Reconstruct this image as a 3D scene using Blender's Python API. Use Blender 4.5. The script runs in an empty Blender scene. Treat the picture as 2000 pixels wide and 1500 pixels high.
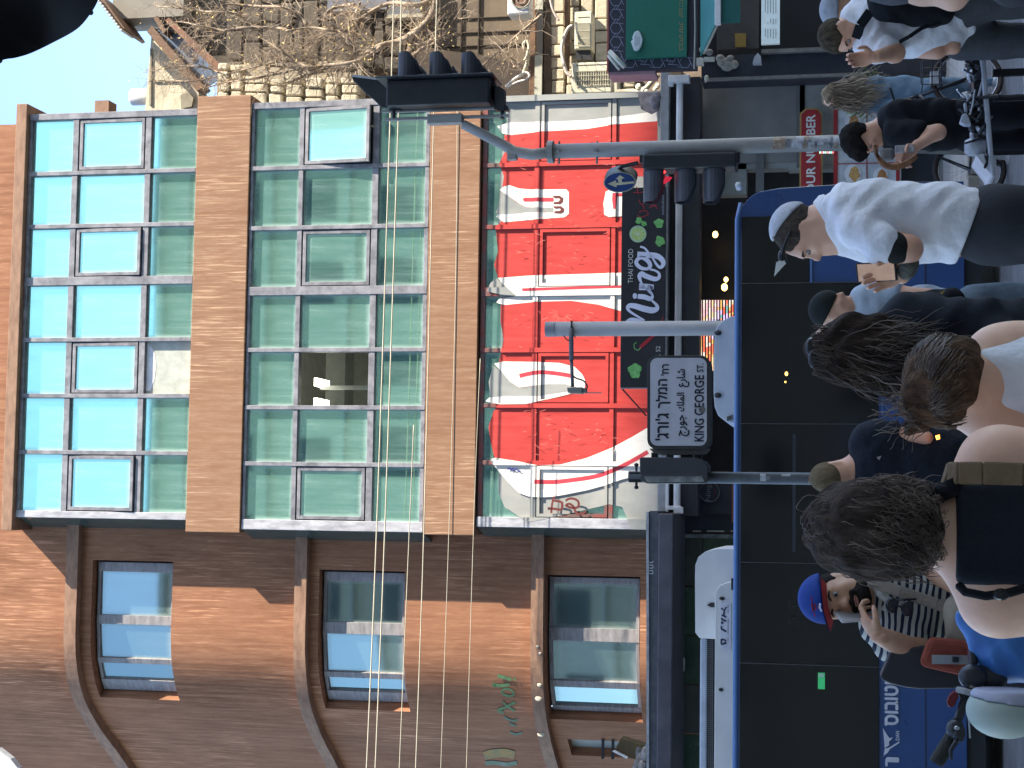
import bpy, bmesh, math, random
import numpy as np
from mathutils import Vector, Matrix
from mathutils.geometry import tessellate_polygon
random.seed(7); rng = np.random.default_rng(7)
R = math.radians
COL = bpy.context.scene.collection
SC = bpy.context.scene
# ------------------------------------------------------------------ camera (held sideways: rolled a quarter turn)
FPX = 3200.0; ZC = 1.68
YAW = math.atan(FPX/43000.0); PITCH = math.atan(632.0/FPX)
cF = Vector((math.sin(YAW)*math.cos(PITCH), math.cos(YAW)*math.cos(PITCH), math.sin(PITCH)))
cR = Vector((math.cos(YAW), -math.sin(YAW), 0)); cU = cR.cross(cF)
CAM = Vector((0, 0, ZC))
cam = bpy.data.cameras.new('camera'); camo = bpy.data.objects.new('camera', cam); COL.objects.link(camo)
cam.sensor_width = 36.0; cam.lens = FPX/2000.0*36.0; cam.clip_start = 0.1; cam.clip_end = 3000
m = Matrix((( -cU.x, cR.x, -cF.x, 0), (-cU.y, cR.y, -cF.y, 0), (-cU.z, cR.z, -cF.z, ZC), (0, 0, 0, 1)))
camo.matrix_world = m; SC.camera = camo
# ------------------------------------------------------------------ world, sun, exposure
SUN = Vector((1.86, -1.0, 1.98)).normalized()      # direction towards the sun
world = bpy.data.worlds.new('World'); SC.world = world; world.use_nodes = True
wn = world.node_tree; wn.nodes.clear()
wo = wn.nodes.new('ShaderNodeOutputWorld'); wb = wn.nodes.new('ShaderNodeBackground'); ws = wn.nodes.new('ShaderNodeTexSky')
ws.sky_type = 'NISHITA'; ws.sun_disc = False
ws.sun_elevation = math.asin(SUN.z); ws.sun_rotation = math.atan2(SUN.x, SUN.y)
ws.air_density = 1.0; ws.dust_density = 0.7; ws.ozone_density = 1.6; ws.air_density = 0.9
wn.links.new(ws.outputs[0], wb.inputs[0]); wb.inputs[1].default_value = 0.105
wn.links.new(wb.outputs[0], wo.inputs[0])
sl = bpy.data.lights.new('sun', 'SUN'); sl.energy = 2.55; sl.angle = R(0.53); sl.color = (1.0, 0.93, 0.82)
so = bpy.data.objects.new('sun', sl); COL.objects.link(so)
so.rotation_euler = (-SUN).to_track_quat('-Z', 'Y').to_euler(); so.location = (20, -10, 40)
SC.view_settings.view_transform = 'Standard'; SC.view_settings.look = 'None'
SC.view_settings.exposure = 2.45; SC.view_settings.gamma = 1.0
SC.view_settings.use_curve_mapping = False
try:
    SC.view_settings.use_white_balance = True; SC.view_settings.white_balance_temperature = 6800   # the phone's shade white balance
except AttributeError: pass
SC.cycles.max_bounces = 6; SC.cycles.transparent_max_bounces = 8
SC.cycles.sample_clamp_indirect = 4
# ------------------------------------------------------------------ photo point -> place at depth Y
def P(x, y, Y):
    d = cF*FPX + cR*((1500-y)-750) - cU*(x-1000)
    return CAM + d*(Y/d.y)
def PZ(x, y, z):
    d = cF*FPX + cR*((1500-y)-750) - cU*(x-1000)
    return CAM + d*((z-ZC)/d.z)
def S(Y): return FPX*0.98/Y      # photo pixels per metre at depth Y
# ------------------------------------------------------------------ scene tree
def wloc(o):
    v = Vector((0, 0, 0))
    while o is not None:
        v += o.location; o = o.parent
    return v
def props(o, label=None, cat=None, group=None, kind=None):
    if label: o['label'] = label
    if cat: o['category'] = cat
    if group: o['group'] = group
    if kind: o['kind'] = kind
    return o
def thing(name, label, cat, loc=(0, 0, 0), group=None, kind=None):
    o = bpy.data.objects.new(name, None); COL.objects.link(o); o.location = loc
    o.empty_display_size = 0.2
    return props(o, label, cat, group, kind)
class MB:
    def __init__(s): s.v = []; s.f = []; s.mi = []; s.uv = None
    def add(s, vs, fs, mi=0):
        n = len(s.v); s.v += [tuple(v) for v in vs]
        s.f += [tuple(i+n for i in f) for f in fs]; s.mi += [mi]*len(fs); return s
    def box(s, x0, x1, y0, y1, z0, z1, mi=0):
        x0, x1 = min(x0, x1), max(x0, x1); y0, y1 = min(y0, y1), max(y0, y1); z0, z1 = min(z0, z1), max(z0, z1)
        return s.add([(x0,y0,z0),(x1,y0,z0),(x1,y1,z0),(x0,y1,z0),(x0,y0,z1),(x1,y0,z1),(x1,y1,z1),(x0,y1,z1)],
                     [(0,3,2,1),(4,5,6,7),(0,1,5,4),(1,2,6,5),(2,3,7,6),(3,0,4,7)], mi)
    def beam(s, a, b, w, h, mi=0, up=(0,0,1)):
        a = Vector(a); b = Vector(b); d = (b-a).normalized(); u = Vector(up)
        if abs(d.dot(u)) > .95: u = Vector((0, 1, 0))
        sx = d.cross(u).normalized()*(w/2); uz = sx.cross(d).normalized()*(h/2)
        vs = [p+q for p in (a, b) for q in (-sx-uz, sx-uz, sx+uz, -sx+uz)]
        return s.add(vs, [(0,1,2,3),(7,6,5,4),(0,4,5,1),(1,5,6,2),(2,6,7,3),(3,7,4,0)], mi)
    def tube(s, pts, rad, n=8, mi=0, cap=True):
        pts = [Vector(p) for p in pts]
        if not hasattr(rad, '__len__'): rad = [rad]*len(pts)
        base = len(s.v); prev = None
        for i, p in enumerate(pts):
            d = (pts[min(i+1, len(pts)-1)]-pts[max(i-1, 0)])
            d = d.normalized() if d.length > 1e-9 else Vector((0, 0, 1))
            if prev is None:
                a = Vector((0, 0, 1)) if abs(d.z) < .9 else Vector((1, 0, 0)); u = d.cross(a).normalized()
            else:
                u = (prev-d*prev.dot(d))
                u = u.normalized() if u.length > 1e-6 else d.orthogonal().normalized()
            prev = u; w = d.cross(u)
            for k in range(n):
                t = 2*math.pi*k/n; s.v.append(tuple(p+(u*math.cos(t)+w*math.sin(t))*rad[i]))
        for i in range(len(pts)-1):
            for k in range(n):
                a = base+i*n+k; b = base+i*n+(k+1) % n; s.f.append((a, b, b+n, a+n)); s.mi.append(mi)
        if cap:
            s.f.append(tuple(base+k for k in reversed(range(n)))); s.mi.append(mi)
            e = base+(len(pts)-1)*n; s.f.append(tuple(e+k for k in range(n))); s.mi.append(mi)
        return s
    def prism(s, poly, d, mi=0):       # poly: 3D points (planar), d: extrude vector
        poly = [Vector(p) for p in poly]; d = Vector(d); n = len(poly)
        tris = tessellate_polygon([poly])
        nrm = Vector((0, 0, 0))
        for i in range(n): nrm += poly[i].cross(poly[(i+1) % n])
        flip = nrm.dot(d) < 0
        def fx(t): return t if flip else tuple(reversed(t))
        vs = poly+[p+d for p in poly]
        fs = []
        for t in tris:
            a, b, c = t; tn = (poly[b]-poly[a]).cross(poly[c]-poly[a])
            t = (a, b, c) if tn.dot(d) < 0 else (c, b, a)
            fs.append(tuple(t)); fs.append(tuple(i+n for i in reversed(t)))
        for i in range(n):
            j = (i+1) % n; q = (i, j, j+n, i+n); fs.append(tuple(reversed(q)) if flip else q)
        return s.add(vs, fs, mi)
    def px(s, pts, Y, th=.02, mi=0):   # prism from photo pixels on the plane at depth Y, thickness away from the viewer
        return s.prism([P(a, b, Y) for a, b in pts], (0, th, 0), mi)
    def pxbox(s, x0, x1, y0, y1, Y, th, mi=0):
        a = P((x0+x1)/2, max(y0, y1), Y); b = P((x0+x1)/2, min(y0, y1), Y)
        c = P(x0, (y0+y1)/2, Y); e = P(x1, (y0+y1)/2, Y)
        return s.box(a.x, b.x, Y, Y+th, c.z, e.z, mi)
    def ell(s, c, r, nu=14, nv=10, mi=0, M=None):
        base = len(s.v); c = Vector(c)
        for j in range(nv+1):
            ph = math.pi*j/nv
            for i in range(nu):
                t = 2*math.pi*i/nu
                q = Vector((r[0]*math.sin(ph)*math.cos(t), r[1]*math.sin(ph)*math.sin(t), r[2]*math.cos(ph)))
                if M is not None: q = M @ q
                s.v.append(tuple(c+q))
        for j in range(nv):
            for i in range(nu):
                a = base+j*nu+i; b = base+j*nu+(i+1) % nu; s.f.append((a, a+nu, b+nu, b)); s.mi.append(mi)
        return s
    def ring(s, c, r, rr, ax=(0, 1, 0), n=28, m_=8, mi=0, a0=0, a1=360, sq=1.0):
        ax = Vector(ax).normalized(); u = ax.orthogonal().normalized(); w = ax.cross(u)
        full = abs(a1-a0) >= 360
        k = n+1
        pts = [Vector(c)+(u*math.cos(R(a0+(a1-a0)*i/n))+w*math.sin(R(a0+(a1-a0)*i/n))*sq)*r for i in range(k)]
        return s.tube(pts, rr, m_, mi, cap=not full)
def obj(name, mb, mats, parent=None, smooth=False, bev=0, kind=None, label=None):
    o0 = wloc(parent) if parent is not None else Vector((0, 0, 0))
    me = bpy.data.meshes.new(name)
    me.from_pydata([(v[0]-o0.x, v[1]-o0.y, v[2]-o0.z) for v in mb.v], [], mb.f)
    if not isinstance(mats, (list, tuple)): mats = [mats]
    for mm in mats: me.materials.append(mm)
    if len(mats) > 1: me.polygons.foreach_set('material_index', mb.mi)
    if smooth: me.polygons.foreach_set('use_smooth', [True]*len(me.polygons))
    me.update()
    o = bpy.data.objects.new(name, me); COL.objects.link(o)
    if parent is not None: o.parent = parent
    if bev:
        b = o.modifiers.new('bevel', 'BEVEL'); b.width = bev; b.segments = 2; b.limit_method = 'ANGLE'; b.angle_limit = R(40)
    if kind: o['kind'] = kind
    if label: o['label'] = label
    return o
def single(name, mb, mats, label, cat, group=None, kind=None, **k):
    """a thing that is one mesh, origin at its lowest middle point"""
    a = np.array(mb.v); c = Vector((float((a[:,0].min()+a[:,0].max())/2), float((a[:,1].min()+a[:,1].max())/2), float(a[:,2].min())))
    mb.v = [(v[0]-c.x, v[1]-c.y, v[2]-c.z) for v in mb.v]
    o = obj(name, mb, mats, None, **k); o.location = c
    return props(o, label, cat, group, kind)
# ------------------------------------------------------------------ materials
MATS = {}
def mat(name, col, rough=.6, metal=0., col2=None, sc=6., st=(1,1,1), amt=.5, bump=0., bsc=None, spec=.4, emit=None, es=0, detail=5, lo=.35, hi=.65, trans=0, coat=0):
    if name in MATS: return MATS[name]
    M = bpy.data.materials.new(name); M.use_nodes = True; nt = M.node_tree; b = nt.nodes['Principled BSDF']
    MATS[name] = M
    b.inputs['Roughness'].default_value = rough; b.inputs['Metallic'].default_value = metal
    b.inputs['Specular IOR Level'].default_value = spec
    if coat: b.inputs['Coat Weight'].default_value = coat
    if trans: b.inputs['Transmission Weight'].default_value = trans
    c = (*col, 1)
    if col2 is None: col2 = tuple(v*.72 for v in col)
    tc = nt.nodes.new('ShaderNodeTexCoord'); mp = nt.nodes.new('ShaderNodeMapping'); mp.inputs['Scale'].default_value = (sc*st[0], sc*st[1], sc*st[2])
    nt.links.new(tc.outputs['Object'], mp.inputs[0])
    nz = nt.nodes.new('ShaderNodeTexNoise'); nz.inputs['Scale'].default_value = 1; nz.inputs['Detail'].default_value = detail; nz.inputs['Roughness'].default_value = .62
    nt.links.new(mp.outputs[0], nz.inputs['Vector'])
    rp = nt.nodes.new('ShaderNodeValToRGB'); rp.color_ramp.elements[0].position = lo; rp.color_ramp.elements[1].position = hi
    a = .5-.5*amt
    mixc = lambda t: tuple(col[i]*(1-t)+col2[i]*t for i in range(3))+(1,)
    rp.color_ramp.elements[0].color = mixc(.5+.5*amt) if amt < 1 else (*col2, 1)
    rp.color_ramp.elements[1].color = c
    nt.links.new(nz.outputs[0], rp.inputs[0]); nt.links.new(rp.outputs[0], b.inputs['Base Color'])
    rr = nt.nodes.new('ShaderNodeMapRange'); rr.inputs[3].default_value = max(0.02, rough-.08); rr.inputs[4].default_value = min(1, rough+.1)
    nt.links.new(nz.outputs[0], rr.inputs[0]); nt.links.new(rr.outputs[0], b.inputs['Roughness'])
    if bump:
        n2 = nt.nodes.new('ShaderNodeTexNoise'); n2.inputs['Scale'].default_value = (bsc or 4.); n2.inputs['Detail'].default_value = 4
        nt.links.new(mp.outputs[0], n2.inputs['Vector'])
        bp = nt.nodes.new('ShaderNodeBump'); bp.inputs['Strength'].default_value = min(1, bump); bp.inputs['Distance'].default_value = .02*max(1, bump)
        nt.links.new(n2.outputs[0], bp.inputs['Height']); nt.links.new(bp.outputs[0], b.inputs['Normal'])
    if emit:
        b.inputs['Emission Color'].default_value = (*emit, 1); b.inputs['Emission Strength'].default_value = es
    M['_b'] = 1
    return M
def srgb(r, g, b):
    f = lambda v: ((v/255+.055)/1.055)**2.4 if v > 10 else v/255/12.92
    return (f(r), f(g), f(b))
# ------------------------------------------------------------------ text
def text_mesh(body, height, width=None, font=None, ext=.0, res=3):
    """returns verts(faces) of lettering in the XZ plane, origin at its lower left"""
    c = bpy.data.curves.new('t', 'FONT'); c.body = body; c.resolution_u = res; c.extrude = 0
    o = bpy.data.objects.new('t', c); COL.objects.link(o); bpy.context.view_layer.update()
    me = bpy.data.meshes.new_from_object(o.evaluated_get(bpy.context.evaluated_depsgraph_get()))
    v = np.array([list(q.co) for q in me.vertices]); f = [tuple(p.vertices) for p in me.polygons]
    bpy.data.objects.remove(o); bpy.data.curves.remove(c); bpy.data.meshes.remove(me)
    mn = v.min(0); mx = v.max(0); v = v-mn
    sz = height/(mx[1]-mn[1]); sx = (width/(mx[0]-mn[0])) if width else sz
    return [(p[0]*sx, 0.0, p[1]*sz) for p in v], [tuple(t) for t in f]
def text_px(mb, body, xtop, xbot, yl, yr, Y, mi=0, bold=0.0):
    """lettering filling photo rect: top xtop, bottom xbot, from yl (start) to yr (end), standing on plane Y"""
    a = P(xbot, yl, Y); h = P(xtop, yl, Y).z-a.z; w = P(xbot, yr, Y).x-a.x
    v, f = text_mesh(body, h, w)
    offs = [(0, 0)] if not bold else [(0, 0), (bold, 0), (-bold, 0), (0, bold), (0, -bold)]
    for i, (ox, oz) in enumerate(offs):
        mb.add([(p[0]+a.x+ox, Y-i*.0004, p[2]+a.z+oz) for p in v], f, mi)
def stroke_px(mb, pts, w, Y, mi=0, closed=False, wa=None):
    """flat painted stroke through photo pixels, width in photo px"""
    pts = [Vector((a, b)) for a, b in pts]
    out = []
    n = len(pts); pl = []; 
    for i, p in enumerate(pts):
        d = pts[min(i+1, n-1)]-pts[max(i-1, 0)]; d = d.normalized() if d.length > 0 else Vector((1, 0))
        nn = Vector((-d.y, d.x)); ww = (wa[i] if wa else w)/2
        pl.append((p+nn*ww, p-nn*ww))
    vs = []; fs = []
    for i, (a, b) in enumerate(pl):
        vs += [P(a.x, a.y, Y), P(b.x, b.y, Y)]
        if i: fs.append((2*i-2, 2*i-1, 2*i+1, 2*i))
    mb.add(vs, fs, mi)
def smooth_path(pts, k=6):
    out = []; n = len(pts)
    for i in range(n-1):
        p0 = pts[max(i-1, 0)]; p1 = pts[i]; p2 = pts[i+1]; p3 = pts[min(i+2, n-1)]
        for j in range(k):
            t = j/k
            out.append(tuple(.5*((2*p1[c])+(-p0[c]+p2[c])*t+(2*p0[c]-5*p1[c]+4*p2[c]-p3[c])*t*t+(-p0[c]+3*p1[c]-3*p2[c]+p3[c])*t**3) for c in range(len(p1))))
    out.append(tuple(pts[-1])); return out
# ================================================================== ground
M_asph = mat('asphalt', (.15,.15,.152), .85, col2=(.10,.10,.102), sc=3, bump=.5, bsc=60, amt=.8)
M_pave = mat('pavement_concrete', (.38,.37,.34), .85, col2=(.27,.26,.24), sc=2.5, bump=.3, bsc=40, amt=.9)
M_kerb = mat('kerb_stone', (.42,.39,.32), .8, col2=(.25,.23,.2), sc=5, bump=.3, bsc=10)
g = MB(); g.box(-600, 600, -600, 900, -.6, -.012)
obj('ground', g, mat('earth', (.12,.11,.10), .95), kind='structure')
g = MB(); g.add([(-200,5.9,0),(200,5.9,0),(200,20.0,0),(-200,20.0,0)], [(0,1,2,3)])
obj('road', g, M_asph, kind='structure')
g = MB(); g.box(-200, 200, -9.9, 5.72, -.1, .13); 
obj('pavement', g, M_pave, kind='structure')
g = MB(); g.box(-200, 200, 20.22, 30, -.1, .13)
obj('pavement', g, M_pave, kind='structure')
for yy, lab in ((5.72, 'near'), (20.0, 'far')):
    kb = bpy.data.objects.new('kerb', None); COL.objects.link(kb); kb['kind'] = 'structure'
    me0 = None
    for i in range(24):
        x0 = -12+i*1.0
        if me0 is None:
            q = MB(); q.box(0, .985, 0, .21, -.1, .135); o = obj('kerb_stone', q, M_kerb, kb, bev=.015); me0 = o; o.location = (x0, yy, 0)
        else:
            o = me0.copy(); COL.objects.link(o); o.parent = kb; o.location = (x0, yy, 0)
# road patches and seams seen low in the frame
g = MB(); g.box(-9, 9, 13.0, 13.09, .002, .006); obj('road_seam', g, mat('tar', (.012,.012,.013), .7), kind='structure')
g = MB()
for xa, xb, ya in ((-9, -1.2, 18.6), (1.6, 9, 18.2), (-2, 4.5, 15.2)): g.box(xa, xb, ya, ya+.05, .004, .008)
obj('worn_road_line', g, mat('road_paint', (.5,.5,.48), .8, col2=(.08,.08,.08), sc=9, amt=1), kind='structure')
# ================================================================== materials for the house
def cladding(name, c1, c2, c3, sz=1.0):
    M = bpy.data.materials.new(name); M.use_nodes = True; nt = M.node_tree; b = nt.nodes['Principled BSDF']
    L = nt.links.new; N = nt.nodes.new
    tc = N('ShaderNodeTexCoord')
    def noise(scale, det=5, ro=.6):
        mp = N('ShaderNodeMapping'); mp.inputs['Scale'].default_value = scale; L(tc.outputs['Object'], mp.inputs[0])
        z = N('ShaderNodeTexNoise'); z.inputs['Scale'].default_value = 1; z.inputs['Detail'].default_value = det; z.inputs['Roughness'].default_value = ro
        L(mp.outputs[0], z.inputs['Vector']); return z.outputs[0]
    def ramp(src, a, b_, ca, cb):
        r = N('ShaderNodeValToRGB'); r.color_ramp.elements[0].position = a; r.color_ramp.elements[1].position = b_
        r.color_ramp.elements[0].color = (*ca, 1); r.color_ramp.elements[1].color = (*cb, 1); L(src, r.inputs[0]); return r.outputs[0]
    def mix(f, a, b_, mode='MIX'):
        x = N('ShaderNodeMix'); x.data_type = 'RGBA'; x.blend_type = mode
        if hasattr(f, 'links'): L(f, x.inputs[0])
        else: x.inputs[0].default_value = f
        L(a, x.inputs[6]); L(b_, x.inputs[7]); return x.outputs[2]
    base = ramp(noise((.9*sz, .9*sz, .55*sz), 5), .3, .7, c1, c2)
    st = ramp(noise((16*sz, 16*sz, .9*sz), 6, .7), .38, .70, (0, 0, 0), (1, 1, 1))
    fine = ramp(noise((34*sz, 34*sz, 5*sz), 4, .7), .35, .7, c2, c3)
    out = mix(st, base, fine)
    rust = ramp(noise((38*sz, 38*sz, 1.5*sz), 4, .6), .54, .70, (0, 0, 0), (1, 1, 1))
    lt = ramp(noise((3, 3, 3), 2), 0, 1, tuple(min(1, v*1.9) for v in c3), tuple(min(1, v*1.5) for v in c3))
    msk = ramp(noise((.35, .35, .5), 2), .48, .58, (0, 0, 0), (.75, .75, .75))
    f2 = N('ShaderNodeMath'); f2.operation = 'MULTIPLY'; L(rust, f2.inputs[0]); L(msk, f2.inputs[1])
    out = mix(f2.outputs[0], out, lt)
    L(out, b.inputs['Base Color']); b.inputs['Roughness'].default_value = .75; b.inputs['Specular IOR Level'].default_value = .12
    bp = N('ShaderNodeBump'); bp.inputs['Strength'].default_value = .25; bp.inputs['Distance'].default_value = .01
    L(noise((14, 14, 2.5), 5, .7), bp.inputs['Height']); L(bp.outputs[0], b.inputs['Normal'])
    return M
M_clad = cladding('rusty_steel_cladding', (.17,.074,.040), (.30,.140,.078), (.43,.23,.135))
M_band = cladding('weathered_brown_panel', (.225,.118,.068), (.275,.150,.090), (.40,.27,.175), .9)
M_ledge = mat('brown_ledge_metal', (.32,.19,.12), .75, col2=(.20,.11,.07), sc=4, st=(1,1,3), amt=.9, bump=.2, bsc=12)
M_mull = mat('grey_painted_frame', (.27,.27,.29), .55, col2=(.13,.13,.145), sc=6, st=(1,1,1), amt=1, bump=.2, bsc=10)
M_mullp = mat('frame_pale_paint', (.48,.48,.50), .6, col2=(.26,.26,.28), sc=4, st=(3,1,1), amt=.9)
M_dark = mat('dark_metal', (.03,.032,.036), .5, sc=5, amt=.6)
M_can = mat('canopy_grey', (.10,.10,.115), .6, col2=(.06,.06,.07), sc=3, amt=.8)
def glassmat(name, dif, tint, refl, dust=(.45,.62,.56), streak=.75):
    M = bpy.data.materials.new(name); M.use_nodes = True; nt = M.node_tree; nt.nodes.clear()
    L = nt.links.new; N = nt.nodes.new
    out = N('ShaderNodeOutputMaterial'); mx = N('ShaderNodeMixShader'); df = N('ShaderNodeBsdfDiffuse'); gl = N('ShaderNodeBsdfGlossy')
    gl.inputs['Color'].default_value = (*tint, 1); gl.inputs['Roughness'].default_value = .035
    tc = N('ShaderNodeTexCoord'); sp = N('ShaderNodeSeparateXYZ'); L(tc.outputs['UV'], sp.inputs[0])
    def edge(sock):
        a = N('ShaderNodeMath'); a.operation = 'SUBTRACT'; L(sock, a.inputs[0]); a.inputs[1].default_value = .5
        b = N('ShaderNodeMath'); b.operation = 'ABSOLUTE'; L(a.outputs[0], b.inputs[0]); return b.outputs[0]
    m_ = N('ShaderNodeMath'); m_.operation = 'MAXIMUM'; L(edge(sp.outputs[0]), m_.inputs[0]); L(edge(sp.outputs[1]), m_.inputs[1])
    ed = N('ShaderNodeMapRange'); ed.interpolation_type = 'SMOOTHSTEP'; ed.inputs[1].default_value = .40; ed.inputs[2].default_value = .51; L(m_.outputs[0], ed.inputs[0])
    mp = N('ShaderNodeMapping'); mp.inputs['Scale'].default_value = (9, 9, .9); L(tc.outputs['Object'], mp.inputs[0])
    nz = N('ShaderNodeTexNoise'); nz.inputs['Scale'].default_value = 1; nz.inputs['Detail'].default_value = 6; nz.inputs['Roughness'].default_value = .65; L(mp.outputs[0], nz.inputs['Vector'])
    sr = N('ShaderNodeMapRange'); sr.inputs[1].default_value = .38; sr.inputs[2].default_value = .72; L(nz.outputs[0], sr.inputs[0])
    n3 = N('ShaderNodeTexNoise'); n3.inputs['Scale'].default_value = 1.3; n3.inputs['Detail'].default_value = 2; L(tc.outputs['Object'], n3.inputs['Vector'])
    pr = N('ShaderNodeMath'); pr.operation = 'MULTIPLY'; L(sr.outputs[0], pr.inputs[0]); L(n3.outputs[0], pr.inputs[1])
    ps = N('ShaderNodeMath'); ps.operation = 'MULTIPLY_ADD'; L(pr.outputs[0], ps.inputs[0]); ps.inputs[1].default_value = streak; 
    e2 = N('ShaderNodeMath'); e2.operation = 'MULTIPLY'; L(ed.outputs[0], e2.inputs[0]); e2.inputs[1].default_value = .75; L(e2.outputs[0], ps.inputs[2])
    cl = N('ShaderNodeClamp'); L(ps.outputs[0], cl.inputs[0])
    mc = N('ShaderNodeMix'); mc.data_type = 'RGBA'; L(cl.outputs[0], mc.inputs[0]); mc.inputs[6].default_value = (*dif, 1); mc.inputs[7].default_value = (*dust, 1)
    L(mc.outputs[2], df.inputs[0])
    fr = N('ShaderNodeMath'); fr.operation = 'MULTIPLY_ADD'; L(cl.outputs[0], fr.inputs[0]); fr.inputs[1].default_value = -refl*.45; fr.inputs[2].default_value = refl
    L(fr.outputs[0], mx.inputs[0]); L(df.outputs[0], mx.inputs[1]); L(gl.outputs[0], mx.inputs[2]); L(mx.outputs[0], out.inputs[0])
    bp = N('ShaderNodeBump'); bp.inputs['Strength'].default_value = .035; bp.inputs['Distance'].default_value = .02
    n4 = N('ShaderNodeTexNoise'); n4.inputs['Scale'].default_value = 1.1; n4.inputs['Detail'].default_value = 1; L(tc.outputs['Object'], n4.inputs['Vector'])
    L(n4.outputs[0], bp.inputs['Height']); L(bp.outputs[0], gl.inputs['Normal'])
    return M
G_curtain = glassmat('green_reflective_glass', (.12,.27,.225), (.52,.94,.74), .66)
G_wall = glassmat('blue_green_window_glass', (.045,.085,.08), (.55,.74,.74), .40, dust=(.30,.36,.34), streak=.35)
G_white = mat('cloudy_white_pane', (.50,.52,.45), .5, col2=(.36,.37,.31), sc=6, amt=.8)
YG, YM, YB, YW = 24.5, 24.42, 24.39, 25.0
def pane(x0, x1, z0, z1, Y, M, parent, tiltx=0, tiltz=0, name='pane'):
    o0 = wloc(parent)
    cx, cz = (x0+x1)/2, (z0+z1)/2; w, h = (x1-x0)/2, (z1-z0)/2
    me = bpy.data.meshes.new(name)
    v = [(-w, 0, -h), (w, 0, -h), (w, 0, h), (-w, 0, h), (-w, .012, -h), (w, .012, -h), (w, .012, h), (-w, .012, h)]
    me.from_pydata(v, [], [(0,1,2,3), (7,6,5,4), (0,4,5,1), (1,5,6,2), (2,6,7,3), (3,7,4,0)])
    uv = me.uv_layers.new(name='uv'); q = {0:(0,0),1:(1,0),2:(1,1),3:(0,1),4:(0,0),5:(1,0),6:(1,1),7:(0,1)}
    for l in me.loops: uv.data[l.index].uv = q[l.vertex_index]
    me.materials.append(M)
    o = bpy.data.objects.new(name, me); COL.objects.link(o); o.parent = parent
    o.location = (cx-o0.x, Y-o0.y, cz-o0.z); o.rotation_euler = (R(tiltx), 0, R(tiltz)); return o
bay = thing('building', 'rust brown corner building with a projecting green glass bay and red graffiti above the shops', 'building', (0, 25, 0))
FLO = [
 dict(rows=[(50,130),(141,273),(284,374)], cols=[228,336,440,548,663,773,884,1006], out=(218,1013), fr=(44,374)),
 dict(rows=[(487,576),(585,721),(733,825)], cols=[205,325,443,567,683,796,907,1024], out=(195,1037), fr=(482,833)),
 dict(rows=[(947,1040),(1050,1192),(1200,1282)], cols=[192,318,440,568,683,792,905,1019], out=(183,1032), fr=(938,1292))]
def ZX(x): return P(x, 620, YM).z
def XX(y, v, Y=YM): return P(v, y, Y).x
rim_rects = []; mul_rects = []      # front rectangles of frame members on the painted storey
holes = {(1, 4)}
sash = {0: {0: .5, 2: 2.0, 4: .6, 6: 2.2}, 1: {0: 6.5, 2: .2, 6: .4}, 2: {0: .1, 2: .2, 4: .1, 6: .1}}
M_pf = mat('paint_spattered_frame', (.13,.10,.09), .6, col2=(.25,.06,.05), sc=5, amt=1)
M_mull0 = M_mull; YM0 = YM
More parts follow.
